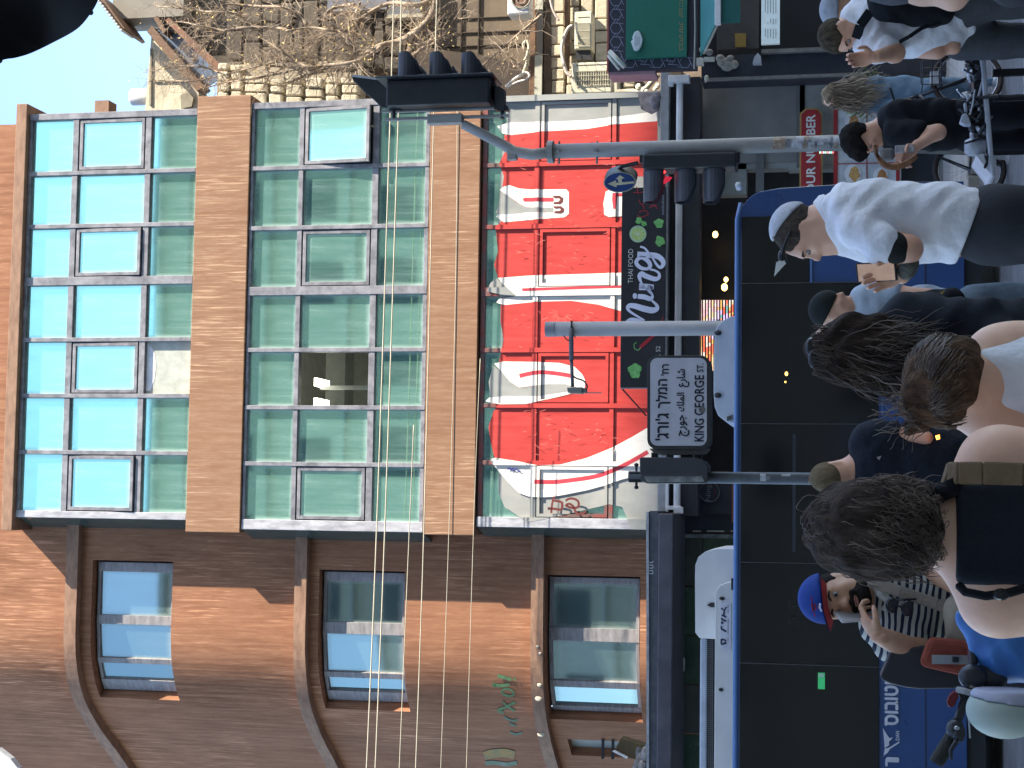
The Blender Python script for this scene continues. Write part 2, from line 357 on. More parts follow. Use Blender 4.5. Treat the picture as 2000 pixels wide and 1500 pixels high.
for fi, F in enumerate(FLO):
    M_mull = M_pf if fi == 2 else M_mull0; YM = YG-.052 if fi == 2 else YM0
    vm = sum(F['fr'])/2; zt, zb = ZX(F['fr'][0]), ZX(F['fr'][1])
    xs = [XX(c, vm) for c in F['cols']]; xl, xr = XX(F['out'][1], vm), XX(F['out'][0], vm)
    hw = .034
    wd = [hw]*8; wd[3] = .068
    wl = {0: (xs[0]-.055, xr), 7: (xl, xs[7]+.055)}
    rects = []
    for i, x in enumerate(xs):
        a, b = wl.get(i, (x-wd[i], x+wd[i]))
        if i == 0: a, b = x-.02, xr
        q = MB(); q.box(a, b, YM if i not in (0, 7) else YM0, YG+.08, zb, zt); obj('mullion', q, M_mull if i not in (0, 7) else (M_mullp if i == 7 else M_mull0), bay, bev=.006); rects.append((a, b, zb, zt))
    gaps = []
    for i in range(7):
        a = xs[i+1]+(wd[i+1] if i+1 < 7 else .055); b = xs[i]-(wd[i] if i else .02)
        gaps.append((a, b))
    tz = [(zt, ZX(F['rows'][0][0])), (ZX(F['rows'][0][1]), ZX(F['rows'][1][0])), (ZX(F['rows'][1][1]), ZX(F['rows'][2][0])), (ZX(F['rows'][2][1]), zb)]
    for (t1, t0) in tz:
        if t1-t0 < .01: continue
        for (a, b) in gaps:
            q = MB(); q.box(a, b, YM+.012, YG+.07, t0, t1); obj('transom', q, M_mull, bay, bev=.004); rects.append((a, b, t0, t1))
    if fi == 2: mul_rects = rects
    for ri, (va, vb) in enumerate(F['rows']):
        z1, z0 = ZX(va), ZX(vb)
        for ci, (a, b) in enumerate(gaps):
            mt = G_curtain
            if fi == 0 and ri == 2 and ci == 4: mt = G_white
            tx, tz_ = random.uniform(-.12, .12), random.uniform(-.25, .25)
            if ri == 1 and (fi, ci) in holes: continue
            if ri == 1 and ci in sash[fi]:
                t = sash[fi][ci]; g = .055
                w = bpy.data.objects.new('window_sash', None); COL.objects.link(w); w.parent = bay
                o0 = wloc(bay); hz = z1-.02; w.location = ((a+b)/2-o0.x, (YG-.03 if fi < 2 else YG+.04)-o0.y, hz-o0.z)
                W = b-a-.03; H = z1-z0-.04
                fr = MB()
                for bx in ((-W/2, W/2, -g, 0), (-W/2, W/2, -H, -H+g), (-W/2, -W/2+g, -H+g, -g), (W/2-g, W/2, -H+g, -g)):
                    fr.box(bx[0], bx[1], -.03, .03, bx[2], bx[3])
                me = obj('sash_frame', fr, M_mull, None, bev=.004); me.parent = w
                p = pane(-W/2+g, W/2-g, -H+g, -g, 0, mt, None); p.parent = w; p.location = (0, 0, -H/2)
                w.rotation_euler = (R(-t), 0, 0)
                if fi == 2:
                    for rc in ((a+.015, a+.06, z0+.02, z1-.02), (b-.06, b-.015, z0+.02, z1-.02), (a+.06, b-.06, z1-.065, z1-.02), (a+.06, b-.06, z0+.02, z0+.065)):
                        q = MB(); q.box(rc[0], rc[1], YG-.046, YG-.005, rc[2], rc[3]); obj('sash_rim', q, M_mull, bay); rim_rects.append(rc)
                # dark reveal behind the sash
                q = MB(); q.box(a, b, YG+.075, YG+.08, z0, z1); obj('reveal', q, M_dark, bay)
            else:
                pane(a, b, z0, z1, YG, mt, bay, tx, tz_)
YM = YM0; M_mull = M_mull0
# curved white film hanging inside the cloudy pane
F = FLO[0]; q = MB()
q.px([(288,668),(292,672),(302,690),(305,710),(302,740),(294,762),(285,764)], YG-.004, .003); obj('film_edge', q, mat('white_film', (.8,.8,.82), .4), bay)
# interior room seen through the missing pane
q = MB(); ya, yb = YG+.1, YG+3.9
xa, xb = XX(1000, 650), XX(300, 650); za, zb2 = ZX(834), ZX(487)
q.add([(xa,ya,za),(xb,ya,za),(xb,yb,za),(xa,yb,za),(xa,ya,zb2),(xb,ya,zb2),(xb,yb,zb2),(xa,yb,zb2)], [(0,1,2,3),(4,7,6,5),(3,2,6,7),(0,3,7,4),(1,5,6,2)])
obj('room', q, mat('office_paint', (.72,.72,.70), .9), bay)
q = MB(); q.box(xa, xb, YG+2.0, YG+2.5, ZX(600), ZX(560)); q.box(XX(752,650), XX(744,650), YG+.9, YG+1.0, za, ZX(590)); obj('ceiling_beam', q, mat('beam_paint', (.36,.37,.37), .9), bay)
q = MB()
for (yy, zz) in ((740, 597), (780, 597), (830, 597)): q.box(XX(yy+8, 600), XX(yy-8, 600), YG+.55, YG+1.2, ZX(598), ZX(592))
obj('ceiling_lamp', q, mat('lamp_panel', (.9,.9,.8), .5, emit=(1,1,.82), es=2.0), bay)
# spandrel bands, cornice, soffits
def band(name, x0, x1, ya, yb, Yf, M, Yback=25.6, thick_bev=.01):
    vm = (x0+x1)/2; q = MB(); q.box(XX(yb, vm, Yf), XX(ya, vm, Yf), Yf, Yback, P(x1, 620, Yf).z, P(x0, 620, Yf).z)
    return obj(name, q, M, bay, bev=thick_bev)
band('spandrel_panel', 374, 479, 187, 1040, YB, M_band)
band('spandrel_panel', 834, 933, 218, 1045, YB, M_band)
band('cornice', 17, 38, 203, 1036, 24.33, M_ledge, 25.3)
q = MB()
for vv in (876, ): q.box(XX(1044, vv, YB-.004), XX(219, vv, YB-.004), YB-.004, YB, P(891.0, 620, YB).z-.006, P(891.0, 620, YB).z+.006)
obj('panel_joint', q, M_dark, bay)
q = MB(); q.pxbox(185, 212, 196, 219, 24.6, .3); obj('roof_bracket', q, M_ledge, bay)
# slab between storeys, back of the bay so that light does not leak
q = MB()
for va, vb in ((14, 44), (376, 483), (836, 938)): q.box(XX(1012, va), XX(222, va), YG+.08, 28.5, P(vb, 620, YM).z, P(va, 620, YM).z-.01)
q.box(XX(1010, 600), XX(222, 600), 28.5, 28.6, 3, 16)
obj('floor_slab', q, M_dark, bay)
# slanted side of the bay returning to the wall
for fi, F in enumerate(FLO):
    vm = sum(F['fr'])/2; zt, zb = ZX(F['fr'][0]), ZX(F['fr'][1])
    x0 = XX(F['out'][1], vm)-.001; x1 = P(vm, F['out'][1]+20, YW).x
    q = MB(); q.prism([(x0, YM+.004, zb), (x1, YW+.05, zb), (x0+.3, YW+.05, zb)], (0, 0, zt-zb)); obj('side_return', q, mat('side_glass_dark', (.05,.085,.08), .12, sc=3, amt=.8), bay)
# ------------------------------------------------------------------ curved wall on the left
path = [(-200, YW)]
wp = [(1016,25.0),(1060,25.0),(1105,25.0),(1180,25.0),(1250,25.0),(1300,25.06),(1345,25.22),(1375,25.42),(1405,25.74),(1433,26.1),(1465,26.62),(1490,27.0),(1530,27.6),(1570,28.2),(1620,28.9),(1700,30.0)]
wp = smooth_path(wp, 5)
path = [(P(600, y, Y).x, Y, y) for y, Y in wp]       # X decreasing
def wall_at(ypx, off=0.0):
    i = min(range(len(path)-1), key=lambda k: 0 if path[k][2] <= ypx <= path[k+1][2] else 1+min(abs(path[k][2]-ypx), abs(path[k+1][2]-ypx)))
    a, b = path[i], path[i+1]; t = (ypx-a[2])/(b[2]-a[2])
    d = Vector((b[0]-a[0], b[1]-a[1])).normalized(); n = Vector((d.y, -d.x))
    if n.y > 0: n = -n
    k0 = path[max(0, i-1)]; k1 = path[min(len(path)-1, i+2)]
    d2 = Vector((k1[0]-k0[0], k1[1]-k0[1])).normalized(); n = Vector((d2.y, -d2.x)); n = -n if n.y > 0 else n
    return Vector((a[0]+(b[0]-a[0])*t+n.x*off, a[1]+(b[1]-a[1])*t+n.y*off))
zW = lambda v: P(v, 1200, YW).z
wins = [(178, 335, 1103, 1378), (622, 790, 1112, 1382), (1066, 1250, 1112, 1385), (1092, 1300, 1422, 1452)]
ys = sorted(set([1016]+list(range(1040, 1660, 12))+[w[2] for w in wins]+[w[3] for w in wins]))
lv = sorted(set([zW(-160), 0.0]+[zW(v) for w in wins for v in w[:2]]), reverse=True)
q = MB()
for i in range(len(ys)-1):
    ym = (ys[i]+ys[i+1])/2; a, b = wall_at(ys[i]), wall_at(ys[i+1])
    for j in range(len(lv)-1):
        zm = (lv[j]+lv[j+1])/2
        if any(w[2] < ym < w[3] and zW(w[1]) < zm < zW(w[0]) for w in wins): continue
        q.add([(b.x, b.y, lv[j+1]), (a.x, a.y, lv[j+1]), (a.x, a.y, lv[j]), (b.x, b.y, lv[j])], [(0,1,2,3)])
# body behind, closing the top right behind the cornice
q.box(P(10, 1016, YW).x, P(10, 243, YW).x, YW+.02, 25.5, zW(14), zW(-160))
wallo = obj('wall', q, M_clad, bay)
for (va, vb, ya, yb) in wins:      # reveals
    q = MB(); zt, zb = zW(va), zW(vb); yy = [y for y in ys if ya <= y <= yb]
    for i in range(len(yy)-1):
        a, b = wall_at(yy[i]), wall_at(yy[i+1]); a2, b2 = wall_at(yy[i], -.22), wall_at(yy[i+1], -.22)
        q.add([(a.x,a.y,zt),(b.x,b.y,zt),(b2.x,b2.y,zt),(a2.x,a2.y,zt)], [(0,1,2,3)])
        q.add([(a.x,a.y,zb),(b.x,b.y,zb),(b2.x,b2.y,zb),(a2.x,a2.y,zb)], [(3,2,1,0)])
    for y in (ya, yb):
        a, a2 = wall_at(y), wall_at(y, -.24); q.add([(a.x,a.y,zb),(a2.x,a2.y,zb),(a2.x,a2.y,zt),(a.x,a.y,zt)], [(0,1,2,3)])
    obj('window_reveal', q, M_clad, bay)
    q = MB()
    for i in range(len(yy)-1):
        a2, b2 = wall_at(yy[i], -.28), wall_at(yy[i+1], -.28); q.add([(b2.x-.02,b2.y,zb-.1),(a2.x+.02,a2.y,zb-.1),(a2.x+.02,a2.y,zt+.1),(b2.x-.02,b2.y,zt+.1)], [(0,1,2,3)])
    a, b = wall_at(ya-8, -.02), wall_at(ya-8, -.3); q.add([(a.x,a.y,zb-.1),(b.x,b.y,zb-.1),(b.x,b.y,zt+.1),(a.x,a.y,zt+.1)], [(0,1,2,3)]); c_, d_ = wall_at(ya+2, -.28), b; q.add([(c_.x,c_.y,zb-.1),(d_.x,d_.y,zb-.1),(d_.x,d_.y,zt+.1),(c_.x,c_.y,zt+.1)], [(0,1,2,3)])
    obj('window_back', q, M_dark, bay)
secs = [(178,335,[(1126,1213),(1232,1305),(1316,1352)]), (622,790,[(1134,1214),(1238,1318),(1330,1358)]), (1066,1250,[(1128,1212),(1238,1320),(1333,1372)])]
M_wf = mat('window_frame_grey', (.30,.29,.29), .5, col2=(.18,.17,.17), sc=5, st=(1,1,4), amt=.9)
for wi, (va, vb, gl) in enumerate(secs):
    zt, zb = zW(va+4), zW(vb-3)
    w = bpy.data.objects.new('window', None); COL.objects.link(w); w.parent = bay
    c = wall_at(1240, -.2); w.location = Vector((c.x, c.y, zb))-bay.location
    fr = MB(); edges = [wins[wi][2]+4]+[e for g2 in gl for e in g2]+[wins[wi][3]-4]
    fw = .05
    for k in range(0, len(edges), 2):
        a, b = wall_at(edges[k], -.14), wall_at(edges[k+1], -.14); a2, b2 = wall_at(edges[k], -.22), wall_at(edges[k+1], -.22)
        fr.prism([(a.x,a.y,zb),(b.x,b.y,zb),(b2.x,b2.y,zb),(a2.x,a2.y,zb)], (0, 0, zt-zb))
    for (ya, yb) in gl:
        a, b = wall_at(ya, -.15), wall_at(yb, -.15); a2, b2 = wall_at(ya, -.21), wall_at(yb, -.21)
        for z0, z1 in ((zb, zb+fw), (zt-fw, zt)): fr.prism([(a.x,a.y,z0),(b.x,b.y,z0),(b2.x,b2.y,z0),(a2.x,a2.y,z0)], (0, 0, z1-z0))
    obj('frame', fr, M_wf, w, bev=.004)
    for gi, (ya, yb) in enumerate(gl):
        a, b = wall_at(ya, -.19), wall_at(yb, -.19)
        wv = (a-b).length; p = pane(-wv/2, wv/2, zb+fw, zt-fw, 0, G_wall, None)
        p.parent = w; ang = math.atan2(a.y-b.y, a.x-b.x)
        p.location = Vector(((a.x+b.x)/2, (a.y+b.y)/2, (zt+zb)/2))-wloc(w); p.rotation_euler = (0, 0, ang+R(random.uniform(-1, 1)))
# fourth opening: pale roller panel
q = MB(); a, b = wall_at(1420, -.15), wall_at(1455, -.15)
q.add([(b.x,b.y,zW(1300)),(a.x,a.y,zW(1300)),(a.x,a.y,zW(1092)),(b.x,b.y,zW(1092))], [(0,1,2,3)]); obj('blind', q, mat('pale_blind', (.36,.38,.35), .7, sc=3, amt=.6), bay)
q = MB()
for v in (1164, 1184): q.box(min(a.x, b.x)-.05, max(a.x, b.x)+.05, min(a.y, b.y)-.12, min(a.y, b.y)-.06, zW(v)-.02, zW(v)+.02)
obj('window_bar', q, M_dark, bay)
# ledges
for (va, vb, out) in ((134, 157, .16), (580, 603, .16), (1040, 1064, .16)):
    q = MB(); zt, zb = zW(va), zW(vb); yy = [1030]+list(range(1044, 1650, 12)); n = 0
    ring = []
    for y in yy:
        o_, i_ = wall_at(y, out), wall_at(y, -.03); ring.append([(o_.x,o_.y,zb),(o_.x,o_.y,zt),(i_.x,i_.y,zt),(i_.x,i_.y,zb)])
    vs = [p for r_ in ring for p in r_]; fs = []
    for i in range(len(ring)-1):
        for k in range(4): fs.append((4*i+k, 4*i+(k+1) % 4, 4*i+4+(k+1) % 4, 4*i+4+k))
    fs += [(0,3,2,1), (4*len(ring)-4, 4*len(ring)-3, 4*len(ring)-2, 4*len(ring)-1)]
    q.add(vs, fs); obj('ledge', q, M_ledge, bay)
# bits of old plaster on the lowest ledge
q = MB()
for (v, y, r) in ((1052,1336,.045),(1057,1397,.05),(1054,1312,.03),(1050,1246,.02),(1055,1258,.02)):
    c = wall_at(y, .165); z = P(v, y, c.y).z; q.ell((c.x, c.y, z), (r, .015, r*1.2), 8, 6)
obj('plaster_scrap', q, mat('old_plaster', (.62,.55,.42), .9, sc=20), bay)
# sprayed marks on the curved wall
def wallpx(v, y): 
    c = wall_at(y, .012); return (c.x, c.y, P(v, y, c.y).z)
def wstroke(mb, pts, w, mi=0):
    pts = smooth_path(pts, 5); vs = []; fs = []
    for i, p in enumerate(pts):
        a = Vector(pts[max(i-1, 0)]); b = Vector(pts[min(i+1, len(pts)-1)]); d = (b-a).normalized(); n = Vector((-d.y, d.x))*w/2
        vs += [wallpx(p[0]+n.x, p[1]+n.y), wallpx(p[0]-n.x, p[1]-n.y)]
        if i: fs.append((2*i-2, 2*i-1, 2*i+1, 2*i))
    mb.add(vs, fs, mi)
q = MB()
wstroke(q, [(972,1306),(985,1309),(999,1312)], 7); wstroke(q, [(1003,1311),(1008,1312)], 5)
wstroke(q, [(962,1322),(975,1325),(996,1322)], 6); wstroke(q, [(965,1322),(968,1328)], 5)
wstroke(q, [(980,1334),(990,1330),(1001,1334),(1003,1341),(995,1344),(984,1341),(979,1335)], 4)
wstroke(q, [(982,1355),(990,1362),(1006,1372)], 4); wstroke(q, [(1006,1355),(990,1364),(973,1372),(984,1376)], 5)
q2 = MB(); wstroke(q2, [(996,1412),(1008,1416),(1020,1412)], 4); wstroke(q2, [(985,1384),(1000,1390),(1012,1388)], 4); wstroke(q2, [(995,1396),(1008,1400)], 4)
obj('graffiti', q, mat('green_spray', (.13,.30,.12), .7, col2=(.12,.18,.09), sc=14, amt=1), bay); obj('graffiti', q2, mat('green_spray_faded', (.15,.22,.15), .8), bay)
q = MB(); wstroke(q, [(946,1460),(960,1455),(985,1452),(1005,1456)], 16); obj('graffiti', q, mat('orange_spray', (.42,.24,.07), .8, col2=(.2,.2,.1), sc=8, amt=1), bay)
q = MB(); wstroke(q, [(948,1474),(965,1472),(990,1474),(1010,1470)], 8); wstroke(q, [(948,1490),(970,1488),(990,1490)], 6); obj('graffiti', q, mat('pale_spray', (.26,.28,.24), .8, col2=(.12,.2,.12), sc=9, amt=1), bay)
# ------------------------------------------------------------------ the big red painted letters
def zc(x, y, o): return (940+x/3.408, o+y/3.408)
A_ = lambda pts: [zc(a, b, 180) for a, b in pts]
B_ = lambda pts: [zc(a, b, 540) for a, b in pts]
def strip(pts, w, o):
    pts = smooth_path(pts, 4); top = []; bot = []
    for i, p in enumerate(pts):
        a = Vector(pts[max(i-1, 0)]); b = Vector(pts[min(i+1, len(pts)-1)]); d = (b-a).normalized(); n = Vector((-d.y, d.x))*w/2
        top.append(zc(p[0]+n.x, p[1]+n.y, o)); bot.append(zc(p[0]-n.x, p[1]-n.y, o))
    return top+bot[::-1]
LAY = []
base = [(985,183),(1300,183),(1300,1035),(1235,1035),(1215,990),(1190,985),(1060,1015),(1030,1020),(985,990),(973,960),(975,900),(966,850),(975,800),(978,700),(980,600),(974,560),(985,500),(972,430),(980,300),(990,240)]
LAY.append(('grey', base))
LAY.append(('red', A_([(150,285),(400,262),(700,238),(1172,185),(1172,560),(945,560),(945,1215),(500,1220),(110,1235),(85,1150),(110,1060),(95,900),(150,840),(130,700),(150,560),(120,470),(165,380)])))
LAY.append(('white', A_([(105,225),(190,200),(450,196),(700,185),(1000,150),(1172,122),(1172,192),(900,212),(700,245),(400,262),(200,285),(140,275)])))
LAY.append(('white', A_([(150,628),(185,618),(250,640),(330,647),(565,645),(583,665),(583,808),(555,832),(300,852),(150,866),(98,828),(112,812),(240,806),(300,795),(470,800),(480,770),(300,766),(262,748),(215,715),(120,650)])))
LAY.append(('grey', A_([(128,655),(215,718),(262,750),(300,768),(480,770),(480,800),(300,798),(240,808),(112,814),(98,800),(118,730)])))
LAY.append(('crimson', A_([(285,702),(480,702),(480,728),(285,728),(276,715)])))
LAY.append(('maroon', A_([(470,690),(520,688),(545,705),(542,730),(525,745),(480,744),(482,732),(515,728),(525,715),(515,704),(490,705)])))
LAY.append(('maroon', A_([(475,760),(530,758),(550,775),(548,796),(530,806),(485,804),(487,792),(520,790),(530,782),(520,772),(490,774)])))
LAY.append(('white', A_([(828,662),(850,650),(960,650),(960,824),(850,832),(818,815),(812,740)])))
LAY.append(('crimson', A_([(875,672),(960,672),(960,690),(905,695),(900,750),(892,780),(880,778),(872,720)])))
LAY.append(('red', B_([(130,190),(350,165),(600,155),(780,185),(935,225),(1170,330),(1170,960),(1110,1010),(1000,1075),(870,1145),(700,1215),(530,1260),(380,1262),(250,1232),(90,1212),(62,1100),(48,1000),(80,900),(115,850),(130,700),(120,560),(150,420),(128,300)])))
LAY.append(('white', B_([(118,150),(100,172),(120,182),(160,190),(370,168),(600,162),(780,188),(935,232),(935,-25),(600,-15),(300,-5),(110,10),(160,65),(235,130)])))
LAY.append(('grey', B_([(60,45),(100,10),(165,68),(232,130),(120,120),(40,100)])))
LAY.append(('crimson', strip([(275,90),(500,82),(935,68)], 18, 540)))
LAY.append(('white', B_([(85,580),(150,565),(330,568),(520,575),(620,600),(672,650),(692,690),(690,740),(620,775),(520,800),(300,850),(130,852),(25,832),(60,800),(150,790),(380,792),(560,760),(660,745),(560,718),(440,718),(250,740),(190,700),(140,640)])))
LAY.append(('grey', B_([(80,590),(140,640),(190,700),(250,742),(330,735),(440,716),(560,716),(665,752),(560,768),(380,795),(150,795),(60,805),(50,700)])))
LAY.append(('crimson', strip([(255,662),(330,645),(420,638),(520,648),(600,662)], 26, 540)))
LAY.append(('white', B_([(70,1215),(95,1206),(250,1230),(380,1258),(530,1252),(700,1208),(870,1140),(1000,1070),(1110,1005),(1180,950),(1180,1310),(1080,1318),(940,1350),(820,1392),(700,1424),(560,1452),(480,1466),(400,1470),(320,1466),(250,1440),(180,1370),(110,1290),(72,1240)])))
LAY.append(('crimson', strip([(355,1366),(480,1368),(600,1356),(740,1335),(830,1310),(950,1258),(1040,1208),(1110,1168)], 28, 540)))
GC = {'grey': mat('grey_wall_paint', (.36,.36,.33), .7, col2=(.27,.28,.26), sc=3, st=(1,1,.5), amt=.9),
      'red': mat('red_spray_paint', (.60,.062,.052), .5, col2=(.46,.042,.034), sc=14, st=(1,1,.14), amt=1, lo=.3, hi=.7),
      'white': mat('white_roller_paint', (.80,.76,.68), .6, col2=(.60,.56,.50), sc=7, st=(1,1,.25), amt=.9, lo=.25, hi=.5),
      'crimson': mat('crimson_line_paint', (.62,.06,.08), .5, sc=8, amt=.5), 'maroon': mat('maroon_paint', (.16,.035,.03), .6)}
def clip_rect(poly, x0, x1, z0, z1):
    def cl(pl, f, inter):
        out = []
        for i in range(len(pl)):
            a, b = pl[i-1], pl[i]; fa, fb = f(a), f(b)
            if fa != fb: out.append(inter(a, b))
            if fb: out.append(b)
        return out
    for ax, lim, sg in ((0, x0, 1), (0, x1, -1), (1, z0, 1), (1, z1, -1)):
        if not poly: return []
        f = lambda p: (p[ax]-lim)*sg >= 0
        def it(a, b):
            t = (lim-a[ax])/(b[ax]-a[ax]); return (a[0]+(b[0]-a[0])*t, a[1]+(b[1]-a[1])*t)
        poly = cl(poly, f, it)
    return poly
for li, (cn, pts) in enumerate(LAY):
    pts3 = [P(a, b, YG-.03) for a, b in pts]; p2 = [(p.x, p.z) for p in pts3]
    tris = [[p2[i] for i in t] for t in tessellate_polygon([[Vector((p[0], p[1], 0)) for p in p2]])]
    q = MB(); pn = (XX(1018, 1100), XX(190, 1100), P(1288, 620, YM).z, P(955, 620, YM).z)
    def put(rect, Y):
        for t in tris:
            c = clip_rect(t, *rect)
            if len(c) < 3: continue
            ar = sum(c[i-1][0]*c[i][1]-c[i][0]*c[i-1][1] for i in range(len(c)))
            if abs(ar) < 1e-6: continue
            if ar < 0: c = c[::-1]
            q.add([(p[0], Y, p[1]) for p in c], [tuple(range(len(c)))])
    put((XX(1018, 1100)-.5, XX(190, 1100)+.05, P(1300, 620, YM).z, P(930, 620, YM).z), YG-.020-li*.0012)
    for r_ in mul_rects:
        put((r_[0]-.001, r_[1]+.001, r_[2], r_[3]), YG-.052-.003-li*.0012+(0 if (r_[1]-r_[0]) < .3 else .011))
        if r_ in (mul_rects[0], mul_rects[7]): put(r_, YM-.003-li*.0012)
    for r_ in rim_rects: put(r_, YG-.049-li*.0012)
    if q.v: obj('painted_letter' if cn != 'grey' else 'grey_paint', q, GC[cn], bay)
q = MB()
def st940(pts, w): stroke_px(q, smooth_path([(940+a/5.5556, 860+b/5.5556) for a, b in pts], 5), w, YG-.085)
YTAG = YG-.085
st940([(720,740),(780,742),(865,750),(878,690),(860,668),(800,655),(790,650)], 5); st940([(790,610),(775,660),(765,720),(760,790)], 4)
st940([(915,655),(960,632),(1020,640),(1055,670),(1050,720),(1000,735),(930,715),(925,700),(960,690),(1000,720),(1020,770),(1050,800),(1100,790),(1135,770)], 4.5)
obj('graffiti_tag', q, GC['maroon'], bay)
q = MB(); stroke_px(q, smooth_path([(991,917),(995,914),(998,918),(1001,915),(1004,919),(1008,916),(1012,919),(1017,921)], 4), 2.6, YG-.06); obj('graffiti_tag', q, mat('blue_marker', (.03,.04,.25), .5), bay)

# chalky highlights sprayed inside the red
random.seed(17); q = MB()
def inred(v, y): return (1000 < v < 1200 and (262 < y < 345 or 400 < y < 520 or 605 < y < 700 or 800 < y < 890)) 
n_ = 0
while n_ < 120:
    v, y = random.uniform(985, 1205), random.uniform(262, 890)
    if not inred(v, y): continue
    a = random.gauss(0, .35); l = random.uniform(4, 16); b = random.uniform(-4, 4)
    pts = [(v, y), (v+l*.5*math.cos(a), y+l*.5*math.sin(a)+b*.5), (v+l*math.cos(a), y+l*math.sin(a))]
    stroke_px(q, smooth_path(pts, 3), 0, YG-.072, wa=[.3, .7, 1.0, 1.2, 1.0, .7, .3]); n_ += 1
for k in range(14):
    a = math.pi*(k/13)+.3; stroke_px(q, [(1098+9*math.cos(a), 612+9*math.sin(a)), (1098+random.uniform(16,26)*math.cos(a), 612+random.uniform(16,26)*math.sin(a))], .9, YG-.072)
obj('spray_highlight', q, mat('pink_spray', (.70,.22,.18), .6, col2=(.6,.1,.08), sc=9, amt=1), bay, kind='stuff')
# ================================================================== ground floor of the house
M_white = mat('white_plastic', (.72,.73,.72), .45, col2=(.55,.56,.55), sc=5, amt=.7)
M_shop = mat('dark_shop_panel', (.035,.037,.043), .35, col2=(.02,.022,.027), sc=3, amt=.8)
M_navy = mat('navy_panel', (.02,.024,.035), .5, col2=(.035,.035,.045), sc=4)
M_wallgrey = mat('grey_render', (.36,.38,.36), .8, col2=(.27,.285,.27), sc=3, amt=.9, bump=.15, bsc=14)
M_shut = mat('shutter_grey', (.24,.245,.235), .7, col2=(.18,.185,.18), sc=2, amt=.8)
M_steel = mat('weathered_steel', (.27,.275,.28), .5, col2=(.16,.165,.17), sc=4, amt=.9)
q = MB(); YS = 24.9
# back wall and floor of the shop recess
q.pxbox(1300, 1900, 150, 1000, 27.5, .1); obj('shop_wall', q, M_shop, bay)
q = MB(); q.box(P(1400,1600,27).x-6, P(1400,140,27).x, 24.6, 27.5, P(1366,600,24.6).z+.5, P(1366,600,24.6).z+.6); obj('shop_ceiling', q, M_shop, bay)
q = MB(); q.pxbox(1287, 1304, 126, 1000, 24.0, .35); obj('steel_beam', q, mat('galvanised_beam', (.36,.365,.36), .5, col2=(.24,.245,.24), sc=6, amt=.9), bay, bev=.01)
q = MB(); q.pxbox(1304, 1318, 150, 1000, 24.25, .3); obj('beam_web', q, M_shop, bay)
q = MB(); q.pxbox(1331, 1366, 150, 1008, 24.1, .4); obj('fascia', q, mat('fascia_dark', (.04,.041,.047), .5, sc=3, amt=.5), bay, bev=.008)
q = MB(); q.pxbox(1318, 1331, 148, 992, 23.95, .09); obj('tube_lamp_housing', q, M_white, bay, bev=.03)
q = MB(); q.pxbox(1305, 1347, 146, 160, 23.9, .14); q.pxbox(1306, 1315, 150, 167, 23.92, .1); obj('tube_bracket', q, M_white, bay, bev=.01)
q = MB(); q.pxbox(1300, 1306, 945, 1000, 23.95, .06); q.pxbox(1302, 1330, 988, 996, 23.93, .06); q.pxbox(1316, 1334, 990, 1003, 23.9, .08); obj('cable_duct', q, M_white, bay, bev=.008)
# canopy on the left
q = MB(); q.pxbox(1283, 1313, 1003, 1640, 22.9, 1.9); obj('canopy', q, M_can, bay, bev=.02)
q = MB(); q.pxbox(1266, 1283, 998, 1640, 22.95, 1.9); obj('canopy_top', q, mat('canopy_top', (.055,.06,.075), .6, col2=(.1,.11,.12), sc=8), bay)
q = MB(); q.prism([P(1262,1000,22.93), P(1267,1000,22.93), P(1268,1640,22.93), P(1263,1640,22.93)], (0,1.5,0)); obj('canopy_flashing', q, mat('flashing', (.42,.45,.46), .5, col2=(.2,.22,.24), sc=9), bay)
# white glyphs sprayed on the canopy edge
q = MB()
for k, yy in enumerate((1098,1103,1109,1114,1120)): stroke_px(q, [(1267,yy),(1274,yy+1),(1276,yy+2 if k % 2 else yy-2)], 1.6, 22.94)
obj('edge_scribble', q, mat('white_marker', (.7,.7,.7), .6), bay)
# green glazed shop under the canopy
gm = mat('dark_green_tile', (.055,.11,.065), .25, col2=(.035,.07,.042), sc=3, amt=.9)
yy = 1046
q0 = None
for i in range(5):
    ya, yb = 1050+i*96, 1050+i*96+94
    for j, (va, vb) in enumerate(((1319, 1372), (1373, 1600), (1601, 1880))):
        q = MB(); q.pxbox(va, vb, ya, yb, 24.95, .04); obj('tile', q, gm if (i+j) % 3 else mat('dark_olive_panel', (.085,.095,.075), .35, sc=4, amt=.8), bay, bev=.004)
q = MB(); q.pxbox(1313, 1318, 1046, 1560, 24.8, .1); q.pxbox(1318, 1440, 1043, 1051, 24.8, .1); obj('shop_trim', q, mat('pale_trim', (.34,.38,.36), .4, col2=(.14,.17,.16), sc=6, amt=1), bay)
q = MB(); q.px([(1314,1252),(1328,1262),(1337,1290),(1336,1312),(1326,1316),(1316,1300),(1312,1280)], 24.6, .12); obj('shop_lamp', q, mat('cream_lamp_glass', (.55,.60,.50), .3), bay, bev=.02, smooth=False)
q = MB(); q.pxbox(1318, 1900, 1008, 1044, 24.7, .2); q.pxbox(1366, 1900, 940, 1008, 24.6, .2); obj('door_column', q, M_navy, bay)
q = MB(); 
for v0, v1 in ((1353,1369),(1381,1414),(1427,1437)): q.pxbox(v0, v1, 1036, 1039, 24.68, .02)
obj('trim_strip', q, mat('cream_trim', (.5,.47,.4), .5), bay)
q = MB(); q.pxbox(1429, 1437, 945, 1020, 24.58, .02); obj('orange_stripe', q, mat('rust_orange', (.30,.09,.04), .5), bay)
